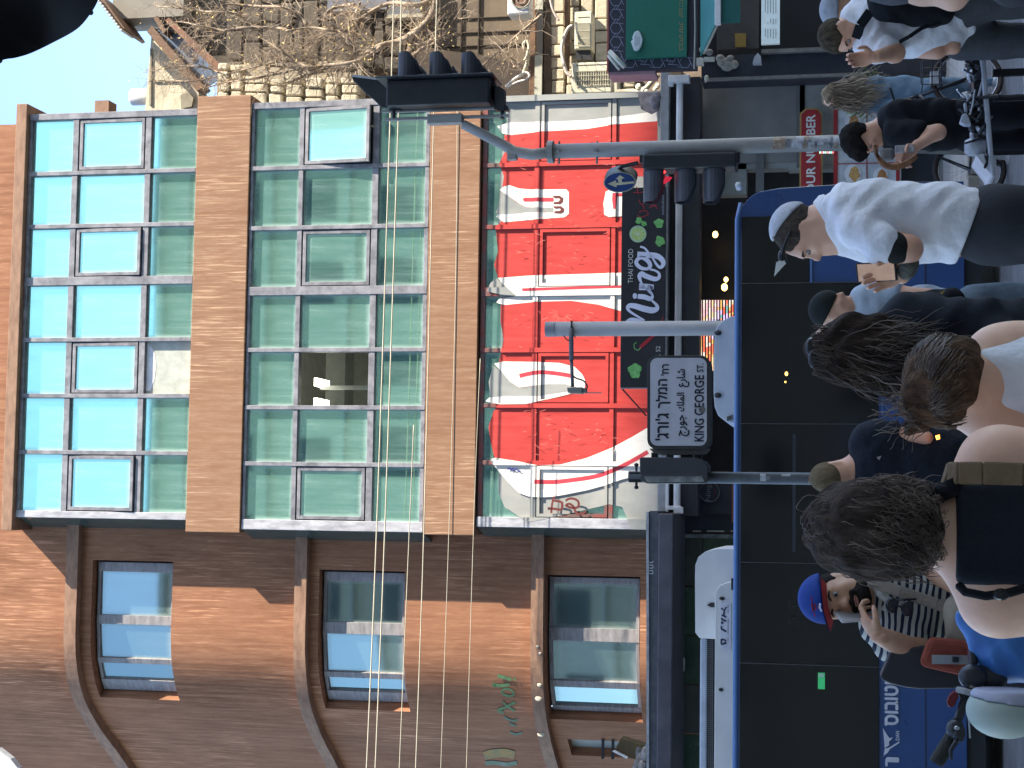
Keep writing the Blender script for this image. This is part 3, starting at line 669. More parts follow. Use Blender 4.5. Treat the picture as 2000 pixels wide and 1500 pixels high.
# ------------------------------------------------------------------ round shop emblem
q = MB(); c = P(1386, 961, 24.5); q.ring((c.x, 24.5, c.z), .145, .006, (0,1,0), 30, 6); rn = thing('sign', 'round black shop emblem with thin grey ring and script name beside the street name post', 'sign', (c.x, 24.5, c.z))
obj('ring', q, mat('emblem_grey', (.22,.22,.22), .5), rn)
q = MB(); q.ring((c.x, 24.51, c.z), .0, .14, (0,1,0), 2, 4); q = MB(); q.prism([(c.x+.15*math.cos(t*math.pi/14), 24.51, c.z+.15*math.sin(t*math.pi/14)) for t in range(28)], (0,.03,0)); obj('disc', q, M_navy, rn)
q = MB(); text_px(q, 'Ning', 1378, 1391, 978, 946, 24.495); obj('lettering', q, mat('emblem_grey', (.22,.22,.22)), rn)
q = MB(); stroke_px(q, smooth_path([(1393,970),(1397,962),(1393,952)], 4), 1.2, 24.495); obj('swash', q, mat('emblem_red', (.22,.03,.03)), rn)
# ------------------------------------------------------------------ the THAI FOOD sign board
c = P(1300, 560, 23.6); sg = thing('sign', 'black shop sign with white script lettering, THAI FOOD, a lime slice and a red chilli', 'sign', (c.x, 23.6, c.z))
q = MB(); q.pxbox(1213, 1299, 366, 757, 23.6, .12); obj('board', q, mat('sign_black', (.022,.022,.026), .4, sc=3, amt=.5), sg, bev=.006)
q = MB(); q.pxbox(1299, 1303, 366, 757, 23.62, .1); q.box(P(1213,757,23.6).x-.012, P(1213,757,23.6).x, 23.59, 23.72, P(1300,700,23.6).z, P(1213,700,23.6).z); obj('board_edge', q, M_steel, sg)
YF = 23.592
M_sw = mat('sign_white', (.66,.68,.80), .5, sc=3, amt=.05); M_sw2 = mat('sign_cream', (.60,.58,.55), .5, amt=.05)
q = MB(); text_px(q, 'THAI FOOD', 1226.5, 1236, 553, 486, YF); obj('lettering', q, M_sw2, sg)
def sp(pts, o=(1200, 550)): return [(o[0]+a/7.143, o[1]+b/7.143) for a, b in pts]
q = MB()
def script(pts, ws, o):
    p = smooth_path(sp(pts, o), 6); n = len(p); w = [ws[min(len(ws)-1, int(i/(n-1)*(len(ws)-1)))]*(1-((i/(n-1)*(len(ws)-1)) % 1))+ws[min(len(ws)-1, int(i/(n-1)*(len(ws)-1))+1)]*((i/(n-1)*(len(ws)-1)) % 1) for i in range(n)]
    stroke_px(q, p, 0, YF, wa=w)
O2, O1 = (1200, 550), (1200, 360)
script([(180,640),(172,580),(250,530),(400,560),(450,575)], [6,9,8,5,4], O2)
script([(420,545),(330,490),(220,420),(185,370),(215,335),(300,345),(400,375),(520,400),(590,380),(590,330),(530,270),(500,240)], [4,4,5,7,9,11,12,12,9,6,4,3], O2)
script([(325,205),(420,215),(500,240),(530,200),(500,140),(440,90),(400,60)], [9,10,9,5,4,3,3], O2)
q.prism([P(*sp([(285+38*math.cos(t)*.8, 200+40*math.sin(t))], O2)[0], YF) for t in [k*math.pi/8 for k in range(16)]], (0, .004, 0))
script([(345,60),(430,65),(550,75)], [10,10,9], O2)
script([(345,1440),(440,1440),(550,1430)], [10,10,9], O1)
script([(520,1540),(430,1440),(375,1370),(350,1290),(380,1250),(440,1280),(560,1320),(620,1300),(620,1240),(560,1200),(500,1190)], [3,3,4,8,10,10,9,7,5,4,4], O1)
script([(480,1180),(380,1170),(310,1110),(320,1050),(380,1020),(460,1060),(500,1130),(470,1180)], [5,7,8,7,8,9,8,6], O1)
script([(320,975),(450,985),(590,1000),(670,1060),(680,1120),(640,1160),(590,1120),(540,1040),(480,960),(420,890),(360,870)], [10,11,11,10,8,6,5,4,4,4,4], O1)
obj('script_name', q, M_sw, sg)
q = MB()
def disc_px(mb, cx, cy, r, Y, n=26, th=.004, mi=0):
    mb.prism([P(cx+r*math.cos(2*math.pi*k/n), cy+r*math.sin(2*math.pi*k/n), Y) for k in range(n)], (0, th, 0), mi)
disc_px(q, 1246, 457, 16.5, YF); obj('lime_rind', q, mat('lime_rind', (.40,.56,.35), .5, amt=.2), sg)
q = MB(); disc_px(q, 1246, 457, 12.5, YF-.002)
obj('lime_flesh', q, mat('lime_flesh', (.33,.48,.07), .5, col2=(.45,.58,.2), sc=40, amt=1), sg)
q = MB()
for k in range(9): 
    a = k*math.tau/9; stroke_px(q, [(1246+2*math.cos(a), 457+2*math.sin(a)), (1246+12*math.cos(a), 457+12*math.sin(a))], .9, YF-.004)
disc_px(q, 1246, 457, 2, YF-.006); obj('lime_segments', q, mat('lime_pith', (.6,.68,.5)), sg)
def leaf_px(mb, cx, cy, r, ph=0, lob=5, sq=1):
    mb.prism([P(cx+r*(1+.10*math.cos(5*t)+.09*math.cos(3*t+1)+.04*math.cos(13*t))*math.cos(t+ph), cy+r*sq*(1+.10*math.cos(5*t)+.09*math.cos(3*t+1)+.04*math.cos(13*t))*math.sin(t+ph), YF) for t in [k*math.tau/34 for k in range(34)]], (0, .004, 0))
for (cx, cy, r, s_) in ((1287,436,9,1),(1289,471,9,1.1),(1240,724,12.5,1.15),(1248,431,6.5,1),(1258,437,5,1)):
    q = MB(); leaf_px(q, cx, cy, r, .4*cx, 7, s_); obj('leaf', q, mat('herb_green', (.10,.33,.07), .5, col2=(.2,.5,.16), sc=18, amt=1), sg)
q = MB(); stroke_px(q, [(1250,679),(1262,668),(1278,654),(1290,636),(1296,617)], 5, YF, wa=[6,7,5,3,.8]); obj('chilli', q, mat('chilli_red', (.40,.02,.03), .4), sg)
q = MB(); stroke_px(q, smooth_path([(1251,679),(1246,684),(1239,680),(1239,672),(1243,669)], 4), 1.6, YF); obj('chilli_stalk', q, mat('herb_green', (0,0,0)), sg)
q = MB(); text_px(q, '52', 1281, 1289.5, 687, 676, YF); text_px(q, '.', 1288, 1289.5, 694, 692, YF); obj('number', q, M_sw2, sg)
q = MB(); [stroke_px(q, [(1292+random.random()*2, 419-k*2.6), (1297, 418.4-k*2.6)], .9, YF) for k in range(15)]; obj('small_print', q, mat('print_grey', (.35,.37,.42)), sg)
q = MB()
for pts in ([(1246,420),(1250,424),(1260,422),(1266,418),(1262,412),(1252,412),(1248,416)], [(1258,408),(1256,402),(1250,396),(1248,390)], [(1252,400),(1258,396)], [(1237,376),(1246,376),(1262,375)], [(1243,364),(1245,370),(1246,380)], [(1268,406),(1278,402),(1284,408)], [(1272,404),(1274,400),(1284,402)]):
    stroke_px(q, smooth_path(pts, 4), 1.8, YF)
obj('red_scribble', q, mat('red_marker', (.36,.03,.04), .6), sg)
q = MB(); a = P(1213, 757, 23.7); b = P(1262, 812, 24.4); q.tube([a, b], .012, 6); obj('stay', q, M_dark, sg)
# ------------------------------------------------------------------ shop interior: glow lamps, LED wall
for (v, y, r, lab) in ((1397,458,.045,'round warm ceiling lamp glowing alone inside the dark shop'), (1415,561,.05,'lower and brighter of the paired warm lamps inside the shop'), (1418,546,.035,'smaller upper warm lamp of the pair inside the shop')):
    c = P(v, y, 26.5); q = MB(); q.ell((0, 0, 0), (r*1.25, r, r), 12, 8)
    o = obj('shop_lamp', q, mat('warm_glow', (1,.9,.6), .5, emit=(1,.62,.16), es=1.4), None, smooth=True); o.location = c; props(o, lab, 'lamp', 'warm lamps inside the shop')
lb = P(1435, 655, 25.6); led = thing('led_screen', 'coloured striped LED screen glowing behind the grey camera post', 'screen', (lb.x, 25.6, lb.z))
q = MB(); q.pxbox(1366, 1440, 584, 728, 25.62, .05); obj('screen_back', q, M_shop, led)
cols = [(.95,.55,.6), (.75,.6,.95), (.95,.65,.35), (.9,.35,.2), (.9,.8,.7), (.95,.2,.12), (.85,.5,.15), (.2,.5,.45), (.9,.15,.1)]
lm = [mat('led_%d' % i, c, .5, emit=c, es=.26) for i, c in enumerate(cols)]
q = MB()
for i in range(13):
    v = 1368+i*5.6
    y = 586
    while y < 724:
        h = random.choice((4, 6, 9, 14)); k = random.randrange(9)
        rr = math.hypot((v-1408)*1.6, y-632)
        if 18 < rr < 30: k = 1
        elif rr <= 18: k = random.choice((3, 7))
        elif i < 6 and y < 630: k = random.choice((0, 0, 4, 2))
        elif y > 650: k = random.choice((2, 3, 5, 6, 4))
        if not (rr < 18 and random.random() < .4): q.pxbox(v, v+2.6, y, min(y+h, 724), 25.6, .012, k)
        y += h+.6
obj('led_strips', q, lm, led, kind='stuff')
# ------------------------------------------------------------------ right part of the ground floor
q = MB(); q.pxbox(1366, 1572, 150, 330, 24.7, .3); q.pxbox(1366, 1458, 320, 380, 24.7, .3); q.pxbox(1560, 1632, 152, 322, 24.7, .3); q.pxbox(1632, 1872, 152, 175, 24.7, .3); q.pxbox(1540, 1640, 225, 330, 24.72, .3)
obj('shop_pier', q, M_wallgrey, bay)
q = MB(); q.pxbox(1368, 1556, 163, 318, 24.66, .03)
obj('grey_door_panel', q, M_shut, bay, bev=.003)
q = MB(); q.pxbox(1476, 1492, 300, 375, 24.6, .06); q.pxbox(1556, 1562, 158, 326, 24.6, .06); obj('door_frame', q, mat('frame_mid_grey', (.16,.165,.16), .5), bay)
q = MB(); q.pxbox(1462, 1640, 290, 400, 25.3, .05); q.pxbox(1600, 1870, 296, 420, 25.4, .05); obj('dark_doorway', q, M_shop, bay)
q = MB(); q.pxbox(1834, 1872, 200, 470, 24.62, .3); obj('plinth', q, mat('plinth_stone', (.30,.30,.27), .8, col2=(.2,.2,.18), sc=3, amt=.8), bay)
q = MB(); q.pxbox(1690, 1835, 305, 420, 24.75, .1); obj('low_shop_door', q, mat('low_door_dark', (.03,.035,.045), .4), bay)
# red sign
c = P(1604, 300, 24.4); rs = thing('sign', 'red sign with white YOUR NUMBER lettering and notched end behind the signal post', 'sign', (c.x, 24.4, c.z))
q = MB(); q.px([(1564,420),(1604,420),(1603,223),(1597,217),(1595,214),(1575,214),(1573,217),(1565,223)], 24.4, .05); obj('board', q, mat('sign_red', (.42,.03,.035), .5, sc=3, amt=.3), rs, bev=.006)
q = MB(); q.px([(1561,420),(1607,420),(1606,221),(1599,214),(1597,211),(1573,211),(1571,214),(1562,221)], 24.43, .03); obj('gold_edge', q, mat('sign_gold', (.5,.36,.12), .5), rs)
q = MB(); text_px(q, 'YOUR', 1575, 1592, 394, 326, 24.395, bold=.004); text_px(q, 'NUMBER', 1575, 1592, 317, 224, 24.395, bold=.004); obj('lettering', q, mat('sign_letter', (.85,.85,.8), .5, amt=.1), rs)
q = MB()
for k in range(8): q.pxbox(1600.5+k*3.6, 1602.8+k*3.6, 296, 299, 24.3, .02, k % 3)
obj('led_row', q, [mat('ledg', (.3,1,.6), emit=(.3,1,.6), es=.5), mat('ledr', (1,.2,.2), emit=(1,.2,.2), es=.5), mat('ledw', (1,1,1), emit=(.9,.9,1), es=.35)], rs)
# menu of dishes
c = P(1760, 300, 24.5); mn = thing('menu_board', 'red framed board of dish photographs behind the boy in black', 'menu board', (c.x, 24.5, c.z))
q = MB(); q.pxbox(1628, 1760, 214, 430, 24.5, .04); obj('board', q, mat('menu_paper', (.60,.64,.65), .5, col2=(.42,.46,.48), sc=7, amt=.9), mn)
q = MB(); q.pxbox(1628, 1636, 214, 430, 24.485, .012); q.pxbox(1750, 1757, 214, 430, 24.485, .012); q.pxbox(1692, 1693.5, 214, 430, 24.485, .012)
for y in (262, 318, 372): q.pxbox(1636, 1750, y, y+1.5, 24.486, .01)
obj('frame', q, mat('menu_red', (.42,.03,.035), .5), mn)
foods = [mat('food_orange', (.62,.24,.07), .6, col2=(.3,.14,.06), sc=45, amt=1), mat('food_green', (.22,.40,.08), .6, col2=(.6,.32,.1), sc=45, amt=1), mat('food_yellow', (.7,.5,.16), .6, col2=(.5,.2,.08), sc=45, amt=1)]
for k, (v, y, r) in enumerate(((1665,238,13),(1667,290,12),(1666,340,14),(1720,345,13),(1722,290,12),(1722,238,12),(1666,398,13),(1722,398,13))):
    q = MB(); q.prism([P(v+r*1.15*math.cos(t), y+r*1.4*math.sin(t), 24.49) for t in [j*math.tau/22 for j in range(22)]], (0,.006,0)); obj('plate', q, mat('plate_white', (.82,.84,.84), .3), mn)
    q = MB(); q.prism([P(v+3+r*.75*(1+.15*math.sin(5*t))*math.cos(t), y+r*(1+.12*math.cos(4*t))*math.sin(t), 24.484) for t in [j*math.tau/22 for j in range(22)]], (0,.005,0)); obj('dish', q, foods[k % 3], mn)
# plant pot
pc = P(1745, 188, 23.2); pl = thing('potted_plant', 'bushy green plant in a green square pot beside the shop wall', 'plant', (pc.x, 23.2, .13))
q = MB(); q.box(pc.x-.2, pc.x+.2, 23.0, 23.4, .13, P(1722,188,23.2).z); obj('pot', q, mat('green_pot', (.05,.13,.10), .5), pl, bev=.02)
q = MB(); top = P(1722,188,23.2)
for i in range(240):
    a = random.random()*math.tau; l = random.uniform(.15, .5); th = random.uniform(-.2, 1.2)
    d = Vector((math.cos(a)*math.cos(th), math.sin(a)*math.cos(th), math.sin(th)+.3)).normalized()
    p0 = Vector((top.x, 23.2, top.z))+Vector((random.uniform(-.12,.12), random.uniform(-.12,.12), 0)); p1 = p0+d*l; s_ = d.cross(Vector((0,0,1))).normalized()*.022; p2 = p0+d*(l+.1)
    q.add([p1-s_, p0+d*l*.6, p1+s_, p2], [(0,1,2,3)])
    if i < 40: q.tube([p0, p1], .004, 3)
obj('foliage', q, mat('plant_leaf', (.10,.16,.035), .5, col2=(.18,.2,.06), sc=7, amt=1), pl, kind='stuff')
# ================================================================== neighbouring shop, right edge
nb = thing('building', 'old tan and cream stone building with timber eaves behind the bare tree', 'building', (6, 27, 0))
def npart(name, boxes, M, bev=0, **k):
    q = MB()
    for b in boxes: q.pxbox(*b)
    return obj(name, q, M, nb, bev=bev, **k)
M_stone = mat('cream_limestone', (.62,.55,.40), .85, col2=(.44,.38,.27), sc=3, amt=.9, bump=.4, bsc=6)
M_tan = mat('tan_plaster', (.165,.125,.085), .85, col2=(.09,.07,.05), sc=1.2, amt=1, bump=.2, bsc=20)
M_brn = mat('old_brown_plaster', (.10,.085,.066), .9, col2=(.045,.04,.033), sc=.9, amt=1, bump=.3, bsc=16)
M_wood = mat('old_timber', (.20,.11,.06), .7, col2=(.09,.05,.03), sc=6, st=(1,1,.3), amt=1, bump=.2, bsc=8)
npart('wall', [(560, 1060, -140, 225, 27.5, .3)], M_tan)
npart('wall', [(345, 640, -140, 132, 27.35, .14)], M_brn)
npart('upper_wall', [(222, 360, -140, 34, 27.0, .8)], mat('grey_brown_render', (.27,.25,.21), .9, col2=(.2,.18,.15), sc=2), )
q = MB(); q.px([(188,-10),(197,-10),(243,55),(237,58)], 26.6, .9); obj('eave', q, M_wood, nb)
for i in range(11):
    t = i/10; v, y = 192+t*44, -3+t*58; q = MB(); q.px([(v-2.2,y+1),(v+1.5,y+1),(v+1.5,y+4.5),(v-2.2,y+4.5)], 26.55, .5); obj('rafter_tip', q, mat('cream_paint', (.6,.58,.5), .6), nb)
# limestone gable in the sun
q = MB(); q.px([(283,218),(296,68),(306,72),(330,100),(388,178),(388,220)], 27.2, .5); obj('gable_wall', q, M_stone, nb)
q = MB(); q.px([(291,205),(293,95),(296,95),(295,205)], 27.17, .03); q.px([(316,128),(350,128),(350,131),(316,131)], 27.17, .03); q.px([(300,158),(372,157),(372,159),(300,160)], 27.17, .03); obj('stone_joint', q, mat('joint_tan', (.3,.27,.2), .9), nb)  # joints in a darker tan than the stone
# timber eaves running down to the right with window band
for nm, pts, M, Y in (('timber_beam', [(287,62),(296,50),(398,168),(384,178)], M_wood, 26.9), ('timber_beam', [(322,40),(330,34),(445,140),(432,150)], mat('red_timber', (.24,.11,.06), .7, col2=(.12,.06,.04), sc=6), 26.95), ('rafter_edge', [(300,36),(306,30),(324,60),(318,66)], M_wood, 26.88)):
    q = MB(); q.px(pts, Y, .35); obj(nm, q, M, nb)
q = MB(); q.px([(305,52),(325,36),(438,146),(400,172)], 27.15, .05); obj('window_band', q, mat('blue_grey_pane', (.16,.22,.33), .25, col2=(.10,.14,.2), sc=5, amt=.9), nb)
for (a, b, c_, d) in ((352,86,404,88), (330,60,346,62)):
    q = MB(); q.px([(a,b),(c_,d),(c_,d+3),(a,b+3)], 27.08, .05); obj('glazing_bar', q, M_wood, nb)
# rough limestone courses
k = 0
for row, (va, vb, off) in enumerate(((424, 446, 0), (448, 472, 9), (476, 520, 3), (524, 552, 14), (556, 590, 0), (594, 630, 8), (634, 660, 4), (664, 700, 10))):
    y = 146-(row in (0, 1))*25+off*.5
    while y < 200:
        w = random.uniform(13, 26); v0 = va+random.uniform(0, 2); 
        q = MB(); a = [(v0+random.uniform(0,2), y+1), (vb-random.uniform(0,2), y+1.5), (vb-random.uniform(0,2), y+w-1), (v0+random.uniform(0,2.5), y+w-1.5)]
        q.px(a, 26.9+random.uniform(0, .05), .3); obj('stone', q, M_stone, nb, bev=.03); y += w; k += 1
npart('wall', [(424, 705, 122, 215, 27.1, .3)], mat('mortar', (.36,.31,.23), .9, sc=6))
q = MB(); q.px([(352,186),(354,212),(374,208),(378,190),(366,180)], 27.15, .03); obj('patch', q, mat('joint_tan', (0,0,0)), nb)
# lower storey: rail, shutters, stone blocks
npart('wooden_rail', [(1034, 1046, -60, 205, 26.2, .12)], M_wood, .01)
npart('balcony_slab', [(1046, 1060, -60, 205, 26.72, .15)], mat('black_gap', (.02,.02,.02), .8))
for (va, vb, ya, yb) in ((1045,1060,-30,18),(1044,1058,108,205)): 
    q = MB(); q.pxbox(va, vb, ya, yb, 26.15, .05); obj('shutter_box', q, mat('pale_aluminium', (.5,.5,.42), .5, col2=(.35,.36,.3), sc=7), nb)
npart('wall', [(1058, 1420, -60, 205, 26.9, .3)], mat('mid_tan', (.28,.22,.17), .9, col2=(.16,.12,.09), sc=3, amt=1))  # brownish tan backing behind the stone blocks
for row, (va, vb) in enumerate(((1076, 1102), (1106, 1130), (1134, 1158), (1162, 1186), (1190, 1212), (1216,1240))):
    y = -40+row % 2*14
    while y < 205:
        w = random.uniform(22, 40)
        q = MB(); q.pxbox(va+random.uniform(0, 2), vb, y+1, y+w-1, 26.8+random.uniform(0, .04), .2); obj('stone', q, M_stone, nb, bev=.02); y += w
npart('lintel', [(1103, 1108, -20, 130, 26.5, .3)], M_wood)
# roof tank
c = P(270, 190, 27.8); 
q = MB(); a = P(256, 190, 27.8); b = P(292, 190, 27.8); q.tube([(a.x,27.8,b.z-.35),(a.x,27.8,a.z-.03),(a.x,27.8,a.z)], [.155,.155,.12], 18)
q.v = [tuple(v) for v in q.v]; o = single('water_tank', q, mat('tank_white', (.75,.75,.72), .4, col2=(.6,.6,.58), sc=5), 'white upright roof water tank standing on the cream gable', 'water tank', smooth=True)
# ------------------------------------------------------------------ air conditioners
M_ac = mat('ac_cream', (.66,.62,.47), .5, col2=(.5,.46,.34), sc=4, amt=.8)
M_grl = mat('ac_grille', (.33,.31,.24), .6)
def ac(va, vb, ya, yb, Y, d, lab, grille, legs=False):
    a = P(vb, (ya+yb)/2, Y); t = thing('air_conditioner', lab, 'air conditioner', (a.x, Y+d/2, a.z), 'air conditioners on the stone wall')
    q = MB(); q.pxbox(va, vb, ya, yb, Y, d); obj('casing', q, M_ac, t, bev=.02)
    ga, gb, gy, gz = grille; q = MB(); q.pxbox(ga, gb, gy, gz, Y-.004, .01); obj('grille_back', q, M_grl, t)
    q = MB(); n = 14
    for i in range(n):
        v = ga+(gb-ga)*(i+.5)/n; q.pxbox(v-.35, v+.35, gy, gz, Y-.016, .012)
    for i in range(4): y = gy+(gz-gy)*i/3; q.pxbox(ga, gb, y-.4, y+.4, Y-.02, .008)
    obj('grille', q, M_ac, t)
    q = MB(); q.pxbox(ga+1, gb-1, gy-12 if gy-12 > ya else gy-3, gy-11 if gy-12 > ya else gy-2.4, Y-.005, .01); obj('badge', q, M_dark, t)
    return t
ac(1122, 1156, 22, 96, 25.7, .35, 'cream air conditioner higher on the stone wall beside the dark sign', (1128,1152,45,90))
ac(1116, 1195, 121, 182, 25.5, .4, 'largest cream air conditioner just above the red graffiti edge', (1124,1190,138,166))
t = thing('air_conditioner', 'white air conditioner with a round rusty fan at the top edge by the rail', 'air conditioner', P(1034, 10, 25.6), 'air conditioners on the stone wall')
q = MB(); q.pxbox(991, 1034, -40, 28, 25.6, .35); obj('casing', q, M_white, t, bev=.03)
c = P(1018, -2, 25.59); q = MB(); q.ring((c.x, 25.58, c.z), .15, .012, (0,1,0), 26, 6); q.ring((c.x, 25.58, c.z), .08, .008, (0,1,0), 20, 6); obj('fan_guard', q, M_grl, t)
q = MB(); q.prism([(c.x+.15*math.cos(k*math.tau/24), 25.595, c.z+.15*math.sin(k*math.tau/24)) for k in range(24)], (0,.01,0)); obj('fan_recess', q, mat('rusty_fan', (.30,.15,.09), .7, col2=(.08,.05,.04), sc=14, amt=1), t)
q = MB(); q.px([(1124,98),(1153,98),(1155,116),(1124,116)], 25.75, .2); o = single('bracket_shelf', q, M_dark, 'black metal bracket shelf under the smaller cream air conditioner', 'bracket')
q = MB()
pts = smooth_path([(1116,150),(1106,140),(1100,118),(1097,95),(1102,72),(1110,55),(1118,50)], 6); q.tube([P(a, b, 25.4) for a, b in pts], .028, 8)
pts = smooth_path([(1074,-5),(1078,14),(1084,28),(1092,40)], 5); q.tube([P(a, b, 25.5) for a, b in pts], .018, 8)
single('hose', q, mat('pink_cream_hose', (.62,.52,.44), .6), 'thick cream pipe curving from the large air conditioner across the stone blocks', 'pipe', smooth=True)
q = MB(); pts = smooth_path([(988,170),(1000,158),(1016,147),(1028,142),(1034,148),(1026,156),(1012,160),(1000,166),(990,172)], 5); q.tube([P(a, b, 25.9) for a, b in pts], .022, 8)
single('hose', q, mat('bright_white_hose', (.8,.76,.7), .5), 'looped white hose hanging off the left end of the wooden rail', 'hose', smooth=True)
q = MB(); pts = smooth_path([(1024,95),(1022,86),(1029,80),(1033,92),(1031,100),(1028,112),(1024,118)], 5); q.tube([P(a, b, 25.9) for a, b in pts], .022, 8)
pts = smooth_path([(1032,104),(1030,120),(1024,138),(1021,150)], 4); q.tube([P(a, b, 25.95) for a, b in pts], .028, 8)
single('hose', q, mat('yellowed_hose', (.62,.58,.42), .6), 'yellowed hooked hose hanging from the middle of the wooden rail', 'hose', smooth=True)
q = MB(); pts = [(1192,150),(1202,150),(1203,178),(1246,180),(1262,172),(1278,155),(1286,146)]; q.tube([P(a, b, 25.2) for a, b in pts], .04, 8)
pts = [(1218,146),(1220,160),(1238,163)]; q.tube([P(a, b, 25.3) for a, b in pts], .015, 6)
single('drain_pipe', q, mat('cream_pipe', (.62,.56,.42), .6), 'cream drain pipe elbow under the big air conditioner above the steel beam', 'pipe', smooth=True)
q = MB()
for (v, y, r) in ((1247,170,.06),(1256,176,.05),(1284,168,.05),(1279,174,.04),(1262,180,.05)):
    c = P(v, y, 25.0); q.ell((c.x, 25.0, c.z), (r, r*.6, r*.8), 8, 6)
single('foam_lump', q, mat('pale_foam', (.75,.7,.55), .9, sc=30), 'pale foam lumps around the pipe end by the steel beam', 'foam')
q = MB()
for (v, y) in ((1284,190),(1276,196),(1280,203)):
    c = P(v, y, 24.0); q.ell((c.x, 24.05, c.z), (.09,.08,.07), 9, 7)
q.px([(1245,181),(1288,181),(1287,214),(1272,222),(1252,212)], 24.3, .05)
single('dark_cloth', q, mat('grey_rag', (.10,.09,.10), .9, col2=(.28,.26,.26), sc=6, amt=1), 'dark crumpled cloth tucked against the steel beam end beside the graffiti', 'cloth')
# ------------------------------------------------------------------ patterned restaurant sign at the right edge
YR = 23.0
c = P(1362, 40, YR); gs = thing('sign', 'green restaurant sign panel framed by dark panels with white star lattice', 'sign', (c.x, YR, c.z))
q = MB(); q.pxbox(1188, 1362, -60, 137, YR, .15); obj('backboard', q, mat('lattice_navy', (.028,.032,.048), .5, col2=(.018,.02,.03), sc=4), gs)
q = MB(); q.pxbox(1186, 1189, -60, 140, YR-.01, .17); obj('red_edge', q, mat('edge_red', (.42,.10,.09), .5), gs)
q = MB(); q.pxbox(1189, 1280, 137, 146, YR+.02, .4); obj('side_fascia', q, mat('faded_pink', (.36,.22,.24), .7), gs)
q = MB(); q.pxbox(1223, 1342, -60, 112, YR-.07, .07); obj('green_panel', q, mat('deep_green_panel', (.010,.14,.095), .45, col2=(.008,.115,.08), sc=3), gs, bev=.005)
q = MB(); Yl = YR-.004
def clipseg(a, b): q_ok = True; return q_ok
for iv in range(8):
    for iy in range(8):
        cv, cy = 1203+iv*27, -26+iy*27+(13 if iv % 2 else 0)
        if cv > 1362 or cy > 140: continue
        if 1223 < cv < 1342 and cy < 104: continue
        hexp = [(cv+11.5*math.cos(k*math.tau/6), cy+11.5*math.sin(k*math.tau/6)) for k in range(7)]
        for k in range(6):
            a, b = hexp[k], hexp[k+1]
            if all(1190 < p[0] < 1360 and p[1] < 136 for p in (a, b)): stroke_px(q, [a, b], 1.3, Yl)
        for k in range(6):
            a = (cv+11.5*math.cos(k*math.tau/6), cy+11.5*math.sin(k*math.tau/6)); b = (cv+17*math.cos((k+.5)*math.tau/6), cy+17*math.sin((k+.5)*math.tau/6))
            if all(1190 < p[0] < 1360 and p[1] < 136 for p in (a, b)): stroke_px(q, [a, b], 1.0, Yl)
obj('lattice', q, mat('lattice_line', (.26,.27,.36), .5), gs)
q = MB(); q.px([(1238,98),(1232,80),(1236,78),(1235,72),(1239,62),(1246,59),(1251,64),(1255,76),(1253,88),(1248,97),(1243,99)], YR-.13, .05); obj('badge', q, mat('badge_white', (.55,.63,.66), .4, sc=3, amt=.2), gs, bev=.012)
q = MB()
for k, v in enumerate((1241,1244.5,1248)): stroke_px(q, [(v, 70+k), (v, 90-k)], .9, YR-.134)
obj('badge_lines', q, mat('badge_print', (.2,.25,.3)), gs)
q = MB()
for (ya, yb) in ((100,68),(65,40),(34,17),(13,-12)):
    y = ya
    while y > yb+3:
        k = random.randrange(3)
        if k != 1: stroke_px(q, [(1327.5,y),(1327.5,y-3.2)], 1.2, YR-.072)
        if k != 2: stroke_px(q, [(1327.5,y-3),(1333.5,y-3)], 1.1, YR-.072)
        if k: stroke_px(q, [(1333,y),(1333,y-3.2)], 1.1, YR-.072)
        y -= 4.6
obj('lettering', q, mat('sign_orange', (.42,.22,.08), .5), gs)
q = MB(); q.tube([P(1366, -30, YR-.1), P(1357, -10, YR-.1), P(1358,60,YR-.1), P(1356,135,YR-.1)], .014, 6); obj('conduit', q, mat('conduit', (.3,.29,.26), .6), gs)
# fluorescent fixture leaning on the sign corner
q = MB(); q.tube([P(1190, 100, YR-.3), P(1220, 131, YR-.3)], .035, 8); q.tube([P(1187, 108, YR-.28), P(1210, 136, YR-.28)], .02, 8)
single('floodlight', q, mat('lamp_body_white', (.62,.64,.55), .4, col2=(.35,.37,.33), sc=14), 'pale tube floodlights leaning diagonally over the star lattice corner', 'lamp', smooth=True)
# teal awning
c = P(1445, 20, 22.4); aw = thing('awning', 'teal fabric awning with a white front bar under the green sign', 'awning', (c.x, 22.4, c.z))
a0, a1, a2 = P(1368, -60, 22.9), P(1368, 110, 22.9), P(1397, 46, 21.8); a3 = P(1397, -60, 21.8)
M_teal = mat('teal_canvas', (.035,.20,.19), .7, col2=(.025,.15,.15), sc=3, amt=.7)
q = MB(); q.prism([a0, a1, a2, a3], (0,.01,-.015)); obj('canvas', q, M_teal, aw)
q = MB(); q.pxbox(1396, 1408, -60, 47, 21.8, .08); obj('front_bar', q, M_white, aw, bev=.01)
q = MB(); q.pxbox(1408, 1446, -60, 45, 21.84, .012); obj('valance', q, mat('teal_valance', (.01,.11,.095), .7, col2=(.008,.08,.07), sc=5), aw)
q = MB(); q.tube([P(1375, 104, 22.8), P(1402, 45, 21.9)], .02, 6); q.pxbox(1360, 1374, 113, 126, 22.7, .1); q.pxbox(1375, 1395, 111, 118, 22.7, .08); obj('arm', q, mat('arm_cream', (.45,.44,.38), .5), aw)
